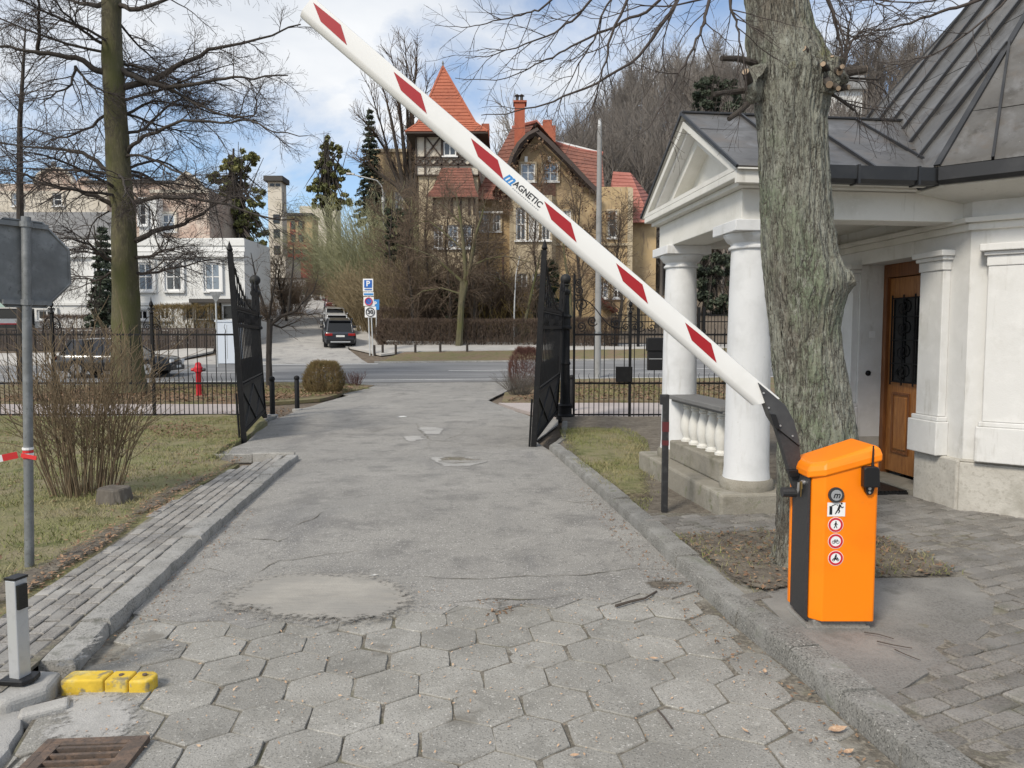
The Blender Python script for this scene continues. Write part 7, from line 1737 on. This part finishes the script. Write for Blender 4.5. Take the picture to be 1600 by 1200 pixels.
# evergreen, ivy-clad and conifer trees
def leafy_tree(name, label, px, py, Y, clumps, n, size, mat_l, seed, trunk_top, tr=.3, squash=.8, twigs=None, z0=None):
    rg = random.Random(seed); base = Vector((P(px,py,Y).x, Y, fz(Y))); t = thing(name, label, 'tree', base)
    top = P(*trunk_top, Y); build('trunk', MB().tube([base, base.lerp(top,.5)+Vector((rg.uniform(-.2,.2),0,0)), top], [tr,tr*.7,tr*.2], 8), M['bark_dark'], t, smooth=True)
    cs = [P(a, b, Y+rg.uniform(-1.2,1.2)) for a, b, _ in clumps]; rr = [r*Y/FPX for _, _, r in clumps]
    V, F = leaf_quads(rg, cs, rr, n, size, squash); build_np('crown', V, [F], mat_l, t, smooth=False)
    lines = []
    for c in cs:
        f = rg.uniform(.45,.95); p, _ = at_f([base, top], f); lines.append(limb(rg, p, (c-p), (c-p).length*1.1, tr*.25, .02, 5, .1, Vector((0,0,0))))
        for _ in range(twigs or 5): lines.append(limb(rg, c, rnd_unit(rg), rr[0]*1.3, .02, .008, 5, .2, Vector((0,0,.2))))
    V, F = tubes_np(lines, 4); build_np('limbs', V, [F], M['bark_dark'], t); return t
def cl(rg, x0, x1, y0, y1, n, r0, r1, shape=None):
    out = []
    while len(out) < n:
        x, y = rg.uniform(x0,x1), rg.uniform(y0,y1)
        if shape and not shape((x-x0)/(x1-x0), (y-y0)/(y1-y0)): continue
        out.append((x, y, rg.uniform(r0,r1)))
    return out
rg = random.Random(8)
leafy_tree('ivy_tree', 'dark ivy-clad tree behind the white house roof', 362, 500, 57.0, cl(rg,318,418,232,405,170,3,7,lambda u,v: abs(u-.5)+.12*math.sin(v*17+u*4) < .20+.34*v), 17000, .12, M['leaf_ivy'], 51, (365,232), .35, twigs=4)
leafy_tree('ivy_tree', 'ivy-clad tree with loose olive crown at the head of the street', 512, 470, 78.0, cl(rg,482,548,222,325,110,2.5,5.5,lambda u,v: abs(u-.5)+.12*math.sin(v*15+u*4) < .2+.32*v)+cl(rg,503,520,214,245,14,2,4), 11000, .15, M['leaf_ivy'], 52, (512,222), .4, twigs=3)
leafy_tree('yew', 'dark green yew bush beside the villa corner', 855, 520, 51.0, cl(rg,834,878,408,505,80,4,7,lambda u,v: abs(u-.5) < .25+.25*v), 9000, .12, M['leaf_ever'], 53, (856,405), .15)
leafy_tree('yew', 'dark green yew behind the hedge below the balcony', 704, 520, 50.0, cl(rg,686,722,440,505,50,4,7), 6000, .12, M['leaf_ever'], 54, (705,440), .12)
leafy_tree('yew', 'low dark evergreen among the bare shrubs left of the balcony', 660, 510, 53.0, cl(rg,606,642,330,405,40,3,7), 3600, .13, M['leaf_ever'], 55, (640,395), .12)
def conifer(name, label, px, y_top, y_bot, half, Y, seed, n_layers=16, mat='needle', base_y=None):
    rg = random.Random(seed); base = Vector((P(px,0,Y).x, Y, fz(Y))); top = P(px, y_top, Y); zb = P(px, y_bot, Y).z
    t = thing(name, label, 'tree', base); build('trunk', MB().tube([base, top], [.22,.03], 8), M['bark_dark'], t, smooth=True)
    lines, pos, dirs = [], [], []
    hw = half*Y/FPX
    for i in range(n_layers):
        f = (i+.5)/n_layers; z = zb + (top.z-zb)*f; L = hw*(1-f)**.85+.12
        for k in range(9):
            a = 2*math.pi*(k+rg.random())/9; q, qr = limb(rg, Vector((base.x,Y,z)), Vector((math.cos(a),math.sin(a),-.15)), L*rg.uniform(.7,1.15), .03, .006, 5, .08, Vector((0,0,-.25 if f<.6 else .1)))
            lines.append((q, qr))
            for _ in range(int(22+60*(1-f))):
                p, d = at_f(q, rg.uniform(.15,1)); pos.append(tuple(p+Vector((rg.uniform(-.09,.09),rg.uniform(-.09,.09),rg.uniform(-.20,.03))))); 
    V, F = tubes_np(lines, 3); build_np('limbs', V, [F], M['bark_dark'], t)
    rs = np.random.RandomState(seed); p = np.array(pos); n = len(p); a = rs.normal(size=(n,3))*np.array([1,1,.6]); a /= np.linalg.norm(a,axis=1,keepdims=True); b = np.cross(a, rs.normal(size=(n,3))); b /= np.linalg.norm(b,axis=1,keepdims=True); s = (.13+.12*rs.rand(n,1)); a *= s; b *= s*.33
    V = np.stack([p-a, p+b, p+a, p-b], axis=1).reshape(-1,3); build_np('crown', V, [np.arange(4*n).reshape(n,4)], M[mat], t, smooth=False); return t
conifer('spruce', 'tall dark spruce left of the fan-shaped tree', 576, 168, 345, 28, 68.0, 61, 20)
conifer('spruce', 'small slender spruce in front of the white house', 147, 352, 505, 26, 44.6, 62, 14)
# ---------------- shrubs of bare stems
def shrub(name, label, px, py, Y, half_w, h, n, mat, seed, r=.012, spread=.6, subs=3, depth=None, group=None, sub_len=.35, dz=0.0, droop=0.0, cat='shrub', tip=None, base_w=.3):
    rg = random.Random(seed); base = Vector((P(px,0,Y).x, Y, fz(Y)+dz)); t = thing(name, label, cat, base, group=group); depth = depth or half_w
    st_, tw = [], []
    for i in range(n):
        a = rg.uniform(0,2*math.pi); q = rg.random()**.5; p = base + Vector((math.cos(a)*q*half_w*base_w, math.sin(a)*q*depth*base_w, -.02))
        d = Vector((math.cos(a)*q*spread, math.sin(a)*q*spread*depth/half_w, 1)); L = h*rg.uniform(.6,1.05)*math.sqrt(1+spread*spread*q*q)
        ln = limb(rg, p, d, L, r*rg.uniform(.6,1.25), tip or r*.35, 7, .10, Vector((math.cos(a)*droop*q, math.sin(a)*droop*q, -droop*1.6))); st_.append(ln)
        for k in range(subs):
            pp, dd = at_f(ln[0], rg.uniform(.3,1)); s = dd.cross(rnd_unit(rg))
            if s.length > .1: tw.append(limb(rg, pp, dd+s.normalized()*rg.uniform(.4,.9), sub_len*rg.uniform(.5,1.3), r*.5, tip or r*.25, 4, .18, Vector((0,0,-droop))))
    V, F = tubes_np(st_, 4); build_np('stems', V, [F], mat, t); 
    if tw: V, F = tubes_np(tw, 3); build_np('twigs', V, [F], mat, t)
    return t
def sh_at(px, py, dz=.09): return G(px, py, dz)
b0 = G(110,775,.09)
shrub('lilac_shrub', 'bare brown shrub of many thin stems beside the octagonal sign', 106, 775, b0.y, 1.0, 1.75, 95, M['twig_shrub'], 71, .008, .30, 8, sub_len=.5, dz=.06, base_w=.36, tip=.0025, depth=.6)
# clipped bush etc. beside the road
def clipped(name, label, x0, x1, y0, y1, Y, mat, n, seed, dep=None, group=None, size=.10, roundness=.35, cat='bush', twig=.012, ground=None):
    """dense clipped mass of twigs: short tubes crowding a rounded block"""
    rg = random.Random(seed); a, b = P(x0, y1, Y), P(x1, y0, Y); zb = fz(Y) if ground is None else ground; w, h = b.x-a.x, b.z-zb; dep = dep or w
    t = thing(name, label, cat, ((a.x+b.x)/2, Y+dep/2, zb), group=group); lines = []; stems = []
    for i in range(n):
        u, v, q = rg.uniform(-1,1), rg.uniform(-1,1), rg.random()
        if rg.random() < .65:                     # crowd the skin
            k = rg.randrange(3)
            if k == 0: q = 1-abs(rg.gauss(0,.05))
            elif k == 1: v = -1+abs(rg.gauss(0,.10))
            else: u = rg.choice((-1,1))*(1-abs(rg.gauss(0,.06)))
        sx = 1-roundness*(max(0,q-.5)*2)**2*.5 - roundness*.35*(max(0,.35-q)/.35)**1.5
        lump = 1+.06*noise.noise(Vector((u*2.2*w, v*2, q*3+seed)))
        p = Vector(((a.x+b.x)/2 + u*w/2*sx*lump, Y+dep/2+v*dep/2*sx*lump, zb + h*min(q,1)*(1+.05*noise.noise(Vector((u*w*1.3,v,seed))))))
        d = Vector((u*.5, v*.5, 1.0)) + rnd_unit(rg)*.8; lines.append(limb(rg, p-d.normalized()*size*.6, d, size*rg.uniform(.8,1.8), twig, twig*.4, 2, .25, Vector((0,0,0))))
    V, F = tubes_np(lines, 3); build_np('twigs', V, [F], mat, t)
    for i in range(max(6, int(w*5))):
        x = a.x+w*(.08+.84*rg.random()); y = Y+dep*(.2+.6*rg.random()); stems.append(limb(rg, Vector((x,y,zb-.03)), Vector((rg.uniform(-.2,.2),rg.uniform(-.2,.2),1)), h*.85, .03, .012, 5, .1, Vector((0,0,0))))
    V, F = tubes_np(stems, 4); build_np('stems', V, [F], M['bark_dark'], t); return t
clipped('clipped_bush', 'rounded tan clipped bush on the verge beside the bollards', 472, 528, 567, 612, 24.8, M['hedge_tan'], 5600, 81, 1.2, size=.11, twig=.007, roundness=.95)
shrub('low_shrub', 'low sparse reddish shrub next to the tan clipped bush', 546, 604, 28.6, .7, .55, 60, M['twig_red'], 82, .008, .7, 3, sub_len=.2)
clipped('clipped_bush', 'dark red bush behind the tall gate leaf at the far kerb', 795, 850, 545, 600, 27.6, M['twig_red'], 4200, 83, 1.3, size=.13, twig=.006, roundness=1.1)
shrub('low_shrub', 'grey spreading twiggy shrub at the foot of the dark red bush', 812, 622, 24.2, .75, .85, 150, M['bark_grey'], 84, .006, .8, 4, sub_len=.25, droop=.1)
H_ = 'clipped hedges before the villa'
clipped('hedge', 'long dark bare hedge along the street corner before the villa', 586, 852, 499, 548, 45.2, M['hedge'], 12500, 91, 1.3, H_, .16, .12, 'hedge', .011)
clipped('hedge', 'upper dark hedge behind the long one, near the parking signs', 588, 694, 480, 505, 48.6, M['hedge'], 5000, 92, 1.3, H_, .16, .12, 'hedge', .011, ground=fz(48.6))
clipped('hedge', 'dark bare hedge seen through the scrolled fence', 884, 968, 497, 552, 44.6, M['hedge'], 6000, 93, 1.2, H_, .16, .15, 'hedge', .011)
clipped('hedge', 'tan hedge above the board fence of the white house', 232, 341, 476, 520, 44.4, M['hedge_tan'], 6500, 94, 1.2, None, .16, .15, 'hedge', .011)
clipped('hedge', 'brown hedge above the board fence behind the dark car', 60, 200, 492, 520, 44.4, M['hedge'], 5000, 95, 1.2, None, .16, .15, 'hedge', .011)
# loose shrubbery in the villa garden
for i, (px, Y, hw, h, n, m, lab, dr) in enumerate(((556,67,2.0,7.0,380,'twig_green','greenish willow shrub beside the parked cars',.25),(580,63,3.2,10.5,560,'twig_green','tall greenish willow shrub under the street lamp',.3),(620,60,3.0,9.8,460,'twig_green','greenish shrub before the rear house',.25),
    (546,72,1.8,3.6,150,'twig_tan','tan shrub beside the upper parked cars',.1),(562,60,2.2,4.0,220,'twig_tan','tan bushy shrub above the parking signs',.1),(590,55,2.6,4.6,240,'twig_tan','tan bushy shrub behind the parking signs',.1),(640,52,2.6,5.0,240,'twig_tan','tall tan shrub behind the upper hedge',.1),(680,51,2.2,4.6,220,'twig_brown','brown shrub below the tower bay',.1),(436,70,2.2,3.4,130,'twig_brown','brown scrub at the left kerb of the side street',.1),(500,92,2.0,3.0,110,'twig_brown','brown scrub at the top of the street',.1),(760,53,2.4,4.0,200,'twig_brown','brown shrub beside the villa porch',.1))):
    shrub('garden_shrub', lab, px, 0, Y, hw, h, n, M[m], 100+i, .022, .42, 10, sub_len=1.2, droop=dr, tip=.010, base_w=.7)
shrub('weeping_willow', 'yellow weeping willow against the villa wall', 778, 0, 54.0, 2.0, 5.8, 150, M['twig_yellow'], 120, .025, .35, 9, sub_len=1.9, droop=.95, tip=.008, base_w=.15, cat='tree')
# vine with dead leaves over the gable
rg = random.Random(77); vn = thing('climbing_vine', 'dry climbing vine with dead leaves round the villa gable', 'vine', P(880,480,YV-.4))
vl = []
for pts in ([(905,470),(902,400),(900,330),(890,285),(862,250),(845,222),(820,232),(800,255)],[(940,470),(945,400),(940,340),(930,305),(900,275),(880,262)],[(905,400),(925,360),(940,330),(962,330)],[(800,255),(795,290),(798,320)],[(845,235),(850,265),(840,300)],[(870,330),(840,320),(815,318)]):
    vl.append(([P(a+rg.uniform(-2,2), b, YV-.35-rg.uniform(0,.7)) for a, b in pts], [.06*(1-.6*k/len(pts)) for k in range(len(pts))]))
outs = [[],[],[]]
for q, rs in vl: sprout(rg, q, rs, [S(26,(.5,1.2),(.6,1.6),.02,5,.25,(0,0,-.5),.0,.008), S(5,(.5,1.1),(.3,.7),.010,3,.25,(0,0,-.4),tip=.007)], outs)
flat_parts('stems', [vl]+outs, M['twig_brown'], vn, 3)
lp = [q[0][-1] for q in outs[0]]; V, F = leaf_quads(rg, lp, [.35]*len(lp), 1900, .09); build_np('leaves', V, [F], M['leaf_dry'], vn, smooth=False)
# ---------------- wooded hill: one mass
rg = random.Random(99)
protos = []
for k in range(6):
    H = rg.uniform(13,19); tr = [Vector((0,0,0)), Vector((rg.uniform(-.3,.3),0,H*.4)), Vector((rg.uniform(-.6,.6),0,H*.75)), Vector((rg.uniform(-.8,.8),0,H))]
    outs = [[],[],[]]; rs = [.26,.2,.12,.03]
    sprout(rg, tr, rs, [S(22,(.3,.85),(3.0,6.0),.09,3,.12,(0,0,.4),.15,.032), S(10,(.35,.95),(1.2,3.2),.042,3,.18,(0,0,.3),.12,.026)], outs)
    protos.append(tubes_np([(tr, rs)] + sum(outs, []), 3))
kinds = bpy.data.collections.new('forest_kinds')   # the six tree shapes the wood is made of (not linked into the scene)
for V, F in protos:
    me = finish(mesh_np('forest_tree', V, [F]), M['twig_forest'], True); kinds.objects.link(bpy.data.objects.new('forest_tree', me))
cnt = 0; fpts, frot, fsc = [], [], []
def inside_view(x, y): px = CX+FPX*x/y; return 700 < px < 1700
tries = 0
while cnt < 1150 and tries < 16000:
    tries += 1
    y = rg.uniform(84,205) if rg.random() < .75 else rg.uniform(84,120); x = rg.uniform(-14, .75*y)
    if not inside_view(x, y) or (y < 100 and CX+FPX*x/y < 760) or (abs(x-P(1325,0,150).x) < 9 and 118 < y < 166): continue
    fpts.append((x, y, terrain(x,y)-.2)); frot.append(rg.uniform(0,6.28)); fsc.append(rg.uniform(.75,1.15)); cnt += 1
me = bpy.data.meshes.new('forest'); me.from_pydata(fpts, [], []); me.materials.append(M['twig_forest'])
for nm, vals in (('turn', frot), ('size', fsc)): at = me.attributes.new(nm, 'FLOAT', 'POINT'); at.data.foreach_set('value', vals)
fo = link(bpy.data.objects.new('forest', me)); tag(fo, 'bare brown wood covering the hill behind the villa', None, None, 'stuff')
ng = bpy.data.node_groups.new('forest_trees', 'GeometryNodeTree')
ng.interface.new_socket('Geometry', in_out='INPUT', socket_type='NodeSocketGeometry'); ng.interface.new_socket('Geometry', in_out='OUTPUT', socket_type='NodeSocketGeometry')
gi, go = ng.nodes.new('NodeGroupInput'), ng.nodes.new('NodeGroupOutput')
ip = ng.nodes.new('GeometryNodeInstanceOnPoints'); ci = ng.nodes.new('GeometryNodeCollectionInfo'); ci.inputs['Collection'].default_value = kinds; ci.inputs['Separate Children'].default_value = True
ip.inputs['Pick Instance'].default_value = True
na = ng.nodes.new('GeometryNodeInputNamedAttribute'); na.data_type = 'FLOAT'; na.inputs['Name'].default_value = 'turn'
nb = ng.nodes.new('GeometryNodeInputNamedAttribute'); nb.data_type = 'FLOAT'; nb.inputs['Name'].default_value = 'size'
cv = ng.nodes.new('ShaderNodeCombineXYZ'); ng.links.new(na.outputs['Attribute'], cv.inputs[2])
ng.links.new(gi.outputs[0], ip.inputs['Points']); ng.links.new(ci.outputs[0], ip.inputs['Instance']); ng.links.new(cv.outputs[0], ip.inputs['Rotation']); ng.links.new(nb.outputs['Attribute'], ip.inputs['Scale']); ng.links.new(ip.outputs[0], go.inputs[0])
md = fo.modifiers.new('trees', 'NODES'); md.node_group = ng
leafy_tree('pine_tree', 'dark green pine on the wooded hill beside the pediment', 1108, 200, 92.0, cl(rg,1072,1165,122,205,80,4,8,lambda u,v: abs(u-.5) < .3+.2*v), 9000, .22, M['needle'], 131, (1110,120), .3)
leafy_tree('pine_tree', 'dark pine standing in the wood behind the far column', 1100, 400, 70.0, cl(rg,1085,1150,395,520,70,5,9), 7000, .16, M['needle'], 132, (1118,390), .25)
# old stump beside the shrub
p = G(178,786,.09); sm = thing('tree_stump', 'low weathered stump at the foot of the bare shrub', 'stump', p)
mbk = MB().lathe([(.19,-.05),(.17,.06),(.15,.15),(.14,.165)], p, 18); mbk.v = [(v[0]+.03*noise.noise(Vector((v[0]*7,v[1]*7,v[2]*3))), v[1]+.03*noise.noise(Vector((v[0]*7,v[1]*7,9))), v[2]+.02*noise.noise(Vector((v[0]*9,v[1]*9,2)))) for v in mbk.v]
build('wood', mbk, M['bark_grey'], sm)
# ================================================================== grass, fallen leaves, twigs
def blades(name, label, zone, n, h0, h1, w, mat, dz, seed, clump=.55, parent=None, keep=None):
    rs = np.random.RandomState(seed); xs = [p[0] for p in zone]; ys = [p[1] for p in zone]; pts = []
    tries = 0
    while len(pts) < n and tries < n*14:
        tries += 1; x, y = rs.uniform(min(xs),max(xs)), rs.uniform(min(ys),max(ys))
        if not poly_in(zone, x, y): continue
        if noise.noise(Vector((x*1.1, y*1.1, 7))) + .5*noise.noise(Vector((x*4, y*4, 3))) < rs.uniform(-.55, clump): continue
        pts.append((x, y, gz(x,y)+dz+.05*noise.noise(Vector((x*.8,y*.8,3.3)))))
    p = np.array(pts); n = len(p); a = rs.rand(n)*6.28; h = rs.uniform(h0,h1,n); lean = rs.normal(size=(n,2))*.6
    d = np.stack([np.cos(a)*w, np.sin(a)*w, np.zeros(n)], axis=1); tip = p + np.stack([lean[:,0]*h, lean[:,1]*h, h], axis=1)
    V = np.stack([p-d, p+d, tip], axis=1).reshape(-1,3)
    o = build_np(name, V, [np.arange(3*n).reshape(n,3)], mat, None, smooth=False); tag(o, label, None, None, 'stuff'); return o
near_lawn = [(-9.5,4.4)] + [(p[0]-.28, p[1]) for p in outer_px if p[1] > 4.3] + [(-5.8,16.9),(-13,16.9)]
blades('grass', 'short patchy grass on the lawn by the fence', near_lawn, 52000, .02, .06, .0045, M['grass'], .085, 1)
blades('grass', 'short grass tufts beside the right kerb', grass_r, 7000, .02, .07, .004, M['grass'], .088, 2)
blades('grass', 'sparse weeds in the soil round the big trunk', pit_poly, 900, .02, .06, .004, M['grass'], .11, 3, .75)
blades('grass', 'green grass on the verge by the bollards', [(-12,24.5),(-6.4,24.0),(-5.2,27),(-6.5,29),(-14,29)], 9000, .04,.12,.008, M['grass'], .05, 4)
blades('grass', 'grass on the verge behind the right fence', [(.8,22.2),(7,22.2),(7,29),(1.5,29)], 6000, .04,.12,.008, M['grass'], .05, 5)
def litter(name, label, zone, n, size, mat, dz, seed, lift=.012):
    rs = np.random.RandomState(seed); xs = [p[0] for p in zone]; ys = [p[1] for p in zone]; pts = []; tries = 0
    while len(pts) < n and tries < n*12:
        tries += 1; x, y = rs.uniform(min(xs),max(xs)), rs.uniform(min(ys),max(ys))
        if poly_in(zone, x, y): pts.append((x, y, gz(x,y)+dz+rs.rand()*lift))
    p = np.array(pts); n = len(p); a = np.stack([rs.normal(size=n), rs.normal(size=n), rs.normal(size=n)*.28], axis=1); a /= np.linalg.norm(a,axis=1,keepdims=True)
    up = np.array([0,0,1.0])+rs.normal(size=(n,3))*.25; b = np.cross(a, up); b /= np.linalg.norm(b,axis=1,keepdims=True); s = size*(.5+.9*rs.rand(n,1)); a *= s; b *= s*.5
    V = np.stack([p-a, p+b-a*.2, p+a, p-b-a*.1], axis=1).reshape(-1,3); o = build_np(name, V, [np.arange(4*n).reshape(n,4)], mat, None, smooth=False); tag(o, label, None, None, 'stuff'); return o
litter('leaf_litter', 'brown fallen leaves on the verge behind the left fence', [(-16,21.5),(-7.4,21.5),(-5.6,25),(-6,28),(-16,28)], 9000, .055, M['leaf_dry'], .06, 11, .05)
litter('leaf_litter', 'brown fallen leaves on the verge behind the right fence', [(-.2,22.0),(9,22.0),(9,29.5),(1.6,29.5)], 6500, .055, M['leaf_dry'], .06, 12, .05)
litter('leaf_litter', 'dead leaves scattered over the lawn', near_lawn, 1500, .028, M['leaf_dry'], .10, 13, .03)
litter('leaf_litter', 'brown leaves and bare earth behind the bollards', [(-7.6,18.5),(-5.4,17.6),(-6.0,20),(-7.2,21.3)], 500, .03, M['leaf_dry'], .0, 31, .04)
litter('leaf_litter', 'dead leaves heaped on the lawn by the fence', gp((225,668),(300,660),(345,672),(320,688),(250,684), dz=.085), 600, .03, M['leaf_dry'], .10, 14, .03)
kr = [(p[0]-.02, p[1]) for p in rk[1:8]] + [(p[0]-.30, p[1]) for p in reversed(rk[1:8])]
litter('leaf_litter', 'small dead leaves along the foot of the right kerb', kr, 420, .012, M['leaf_dry'], .018, 15, .01)
kl = [(p[0]+.02, p[1]) for p in lk[3:8]] + [(p[0]+.22, p[1]) for p in reversed(lk[3:8])]
litter('leaf_litter', 'small dead leaves along the foot of the left kerb', kl, 260, .010, M['leaf_dry'], .018, 16, .01)
litter('leaf_litter', 'specks of litter in the joints of the slabs', [(-2.1,3.0),(1.5,3.0),(1.2,5.2),(-2.4,5.2)], 700, .009, M['leaf_pale'], .014, 17, .004)
litter('leaf_litter', 'dead leaves and chips over the soil round the big trunk', pit_poly, 900, .018, M['leaf_dry'], .12, 18, .03)
litter('leaf_litter', 'dead leaves over the beaten soil beside the pavement', gp(*soil_l[3:], dz=.1), 900, .018, M['leaf_dry'], .12, 19, .02)
litter('leaf_litter', 'dead leaves in the broken asphalt by the slabs', gp((745,938),(800,934),(812,960),(760,966)), 60, .016, M['leaf_dry'], .004, 20, .012)
# single leaves and twigs one can pick out on the slabs
def leaf_thing(px, py, s, label, mat, ang, dz=.02):
    p = G(px, py, dz); t = thing('fallen_leaf', label, 'leaf', p, group='single fallen leaves on the paving')
    FM_ = frame(p+Vector((0,0,.004)), (math.cos(ang), math.sin(ang), .06), (-math.sin(ang), math.cos(ang), .12))
    ol = [(-1,0),(-.6,.32),(-.1,.42),(.45,.28),(.8,.08),(1,0),(.8,-.08),(.45,-.28),(-.1,-.42),(-.6,-.32)]
    mbk = MB(FM_); mbk.add([(a*s, b*s, .28*s*(b*b)+.1*s*a*a+.003) for a, b in ol] + [(0,0,.0)], [(i,(i+1)%10,10) for i in range(10)]); build('blade', mbk, mat, t)
    build('stalk', MB(FM_).tube([(-1*s,0,.004),(-1.35*s,.06*s,.006)], .0016, 4), M['twig_dead'], t)
leaf_thing(1309,1141,.05,'large pale russet leaf at the foot of the right kerb',M['leaf_pale'],.2)
leaf_thing(1326,1176,.03,'small tan leaf below the large russet one',M['leaf_pale'],.4)
leaf_thing(1195,1050,.026,'pale curled leaf in a joint between slabs near the kerb',M['leaf_pale'],1.2)
leaf_thing(1022,1030,.026,'pale leaf in a slab joint in mid drive',M['leaf_pale'],-.3)
leaf_thing(1164,1143,.022,'tan leaf on edge in a joint left of the russet one',M['leaf_pale'],2.0)
leaf_thing(898,1182,.022,'yellowish leaf in a joint at the lower edge',M['leaf_pale'],.1)
leaf_thing(584,900,.035,'whitish leaf scrap lying alone on the asphalt',M['marking'],.3)
def twig_thing(pts, r, label):
    q = [G(a, b, .02)+Vector((0,0,.006)) for a, b in pts]; t = thing('fallen_twig', label, 'twig', q[0], group='fallen twigs on the paving'); build('stick', MB().tube(q, [r*(1-.5*i/len(q)) for i in range(len(q))], 5), M['twig_dead'], t)
twig_thing([(962,948),(985,941),(1008,936),(1026,925)],.010,'long dark twig across the last row of slabs')
twig_thing([(1028,1112),(1037,1122),(1050,1140)],.006,'short dark twig lying steeply on a slab')
q_ = [(1350,993),(1372,996),(1395,1001)]
def twig_pad(pts, r, label):
    q = [G(a, b, .11)+Vector((0,0,.012)) for a, b in pts]; t = thing('fallen_twig', label, 'twig', q[0], group='fallen twigs on the paving'); build('stick', MB().tube(q, [r*(1-.5*i/len(q)) for i in range(len(q))], 5), M['twig_dead'], t)
twig_pad([(1350,991),(1372,994),(1396,1001)],.004,'upper dark twig on the concrete pad')
twig_pad([(1370,1005),(1396,1011),(1425,1016)],.004,'middle dark twig on the concrete pad')
twig_pad([(1398,1018),(1415,1026),(1438,1035)],.0035,'lowest dark twig on the concrete pad')
for o in bpy.data.objects:
    if o.type == 'MESH' and len(o.data.materials) == 0: print('no material', o.name)
print('objects', len(bpy.data.objects), 'tris', sum(sum(len(p.vertices)-2 for p in m.polygons) if len(m.polygons) < 3000 else len(m.polygons)*2 for m in bpy.data.meshes))
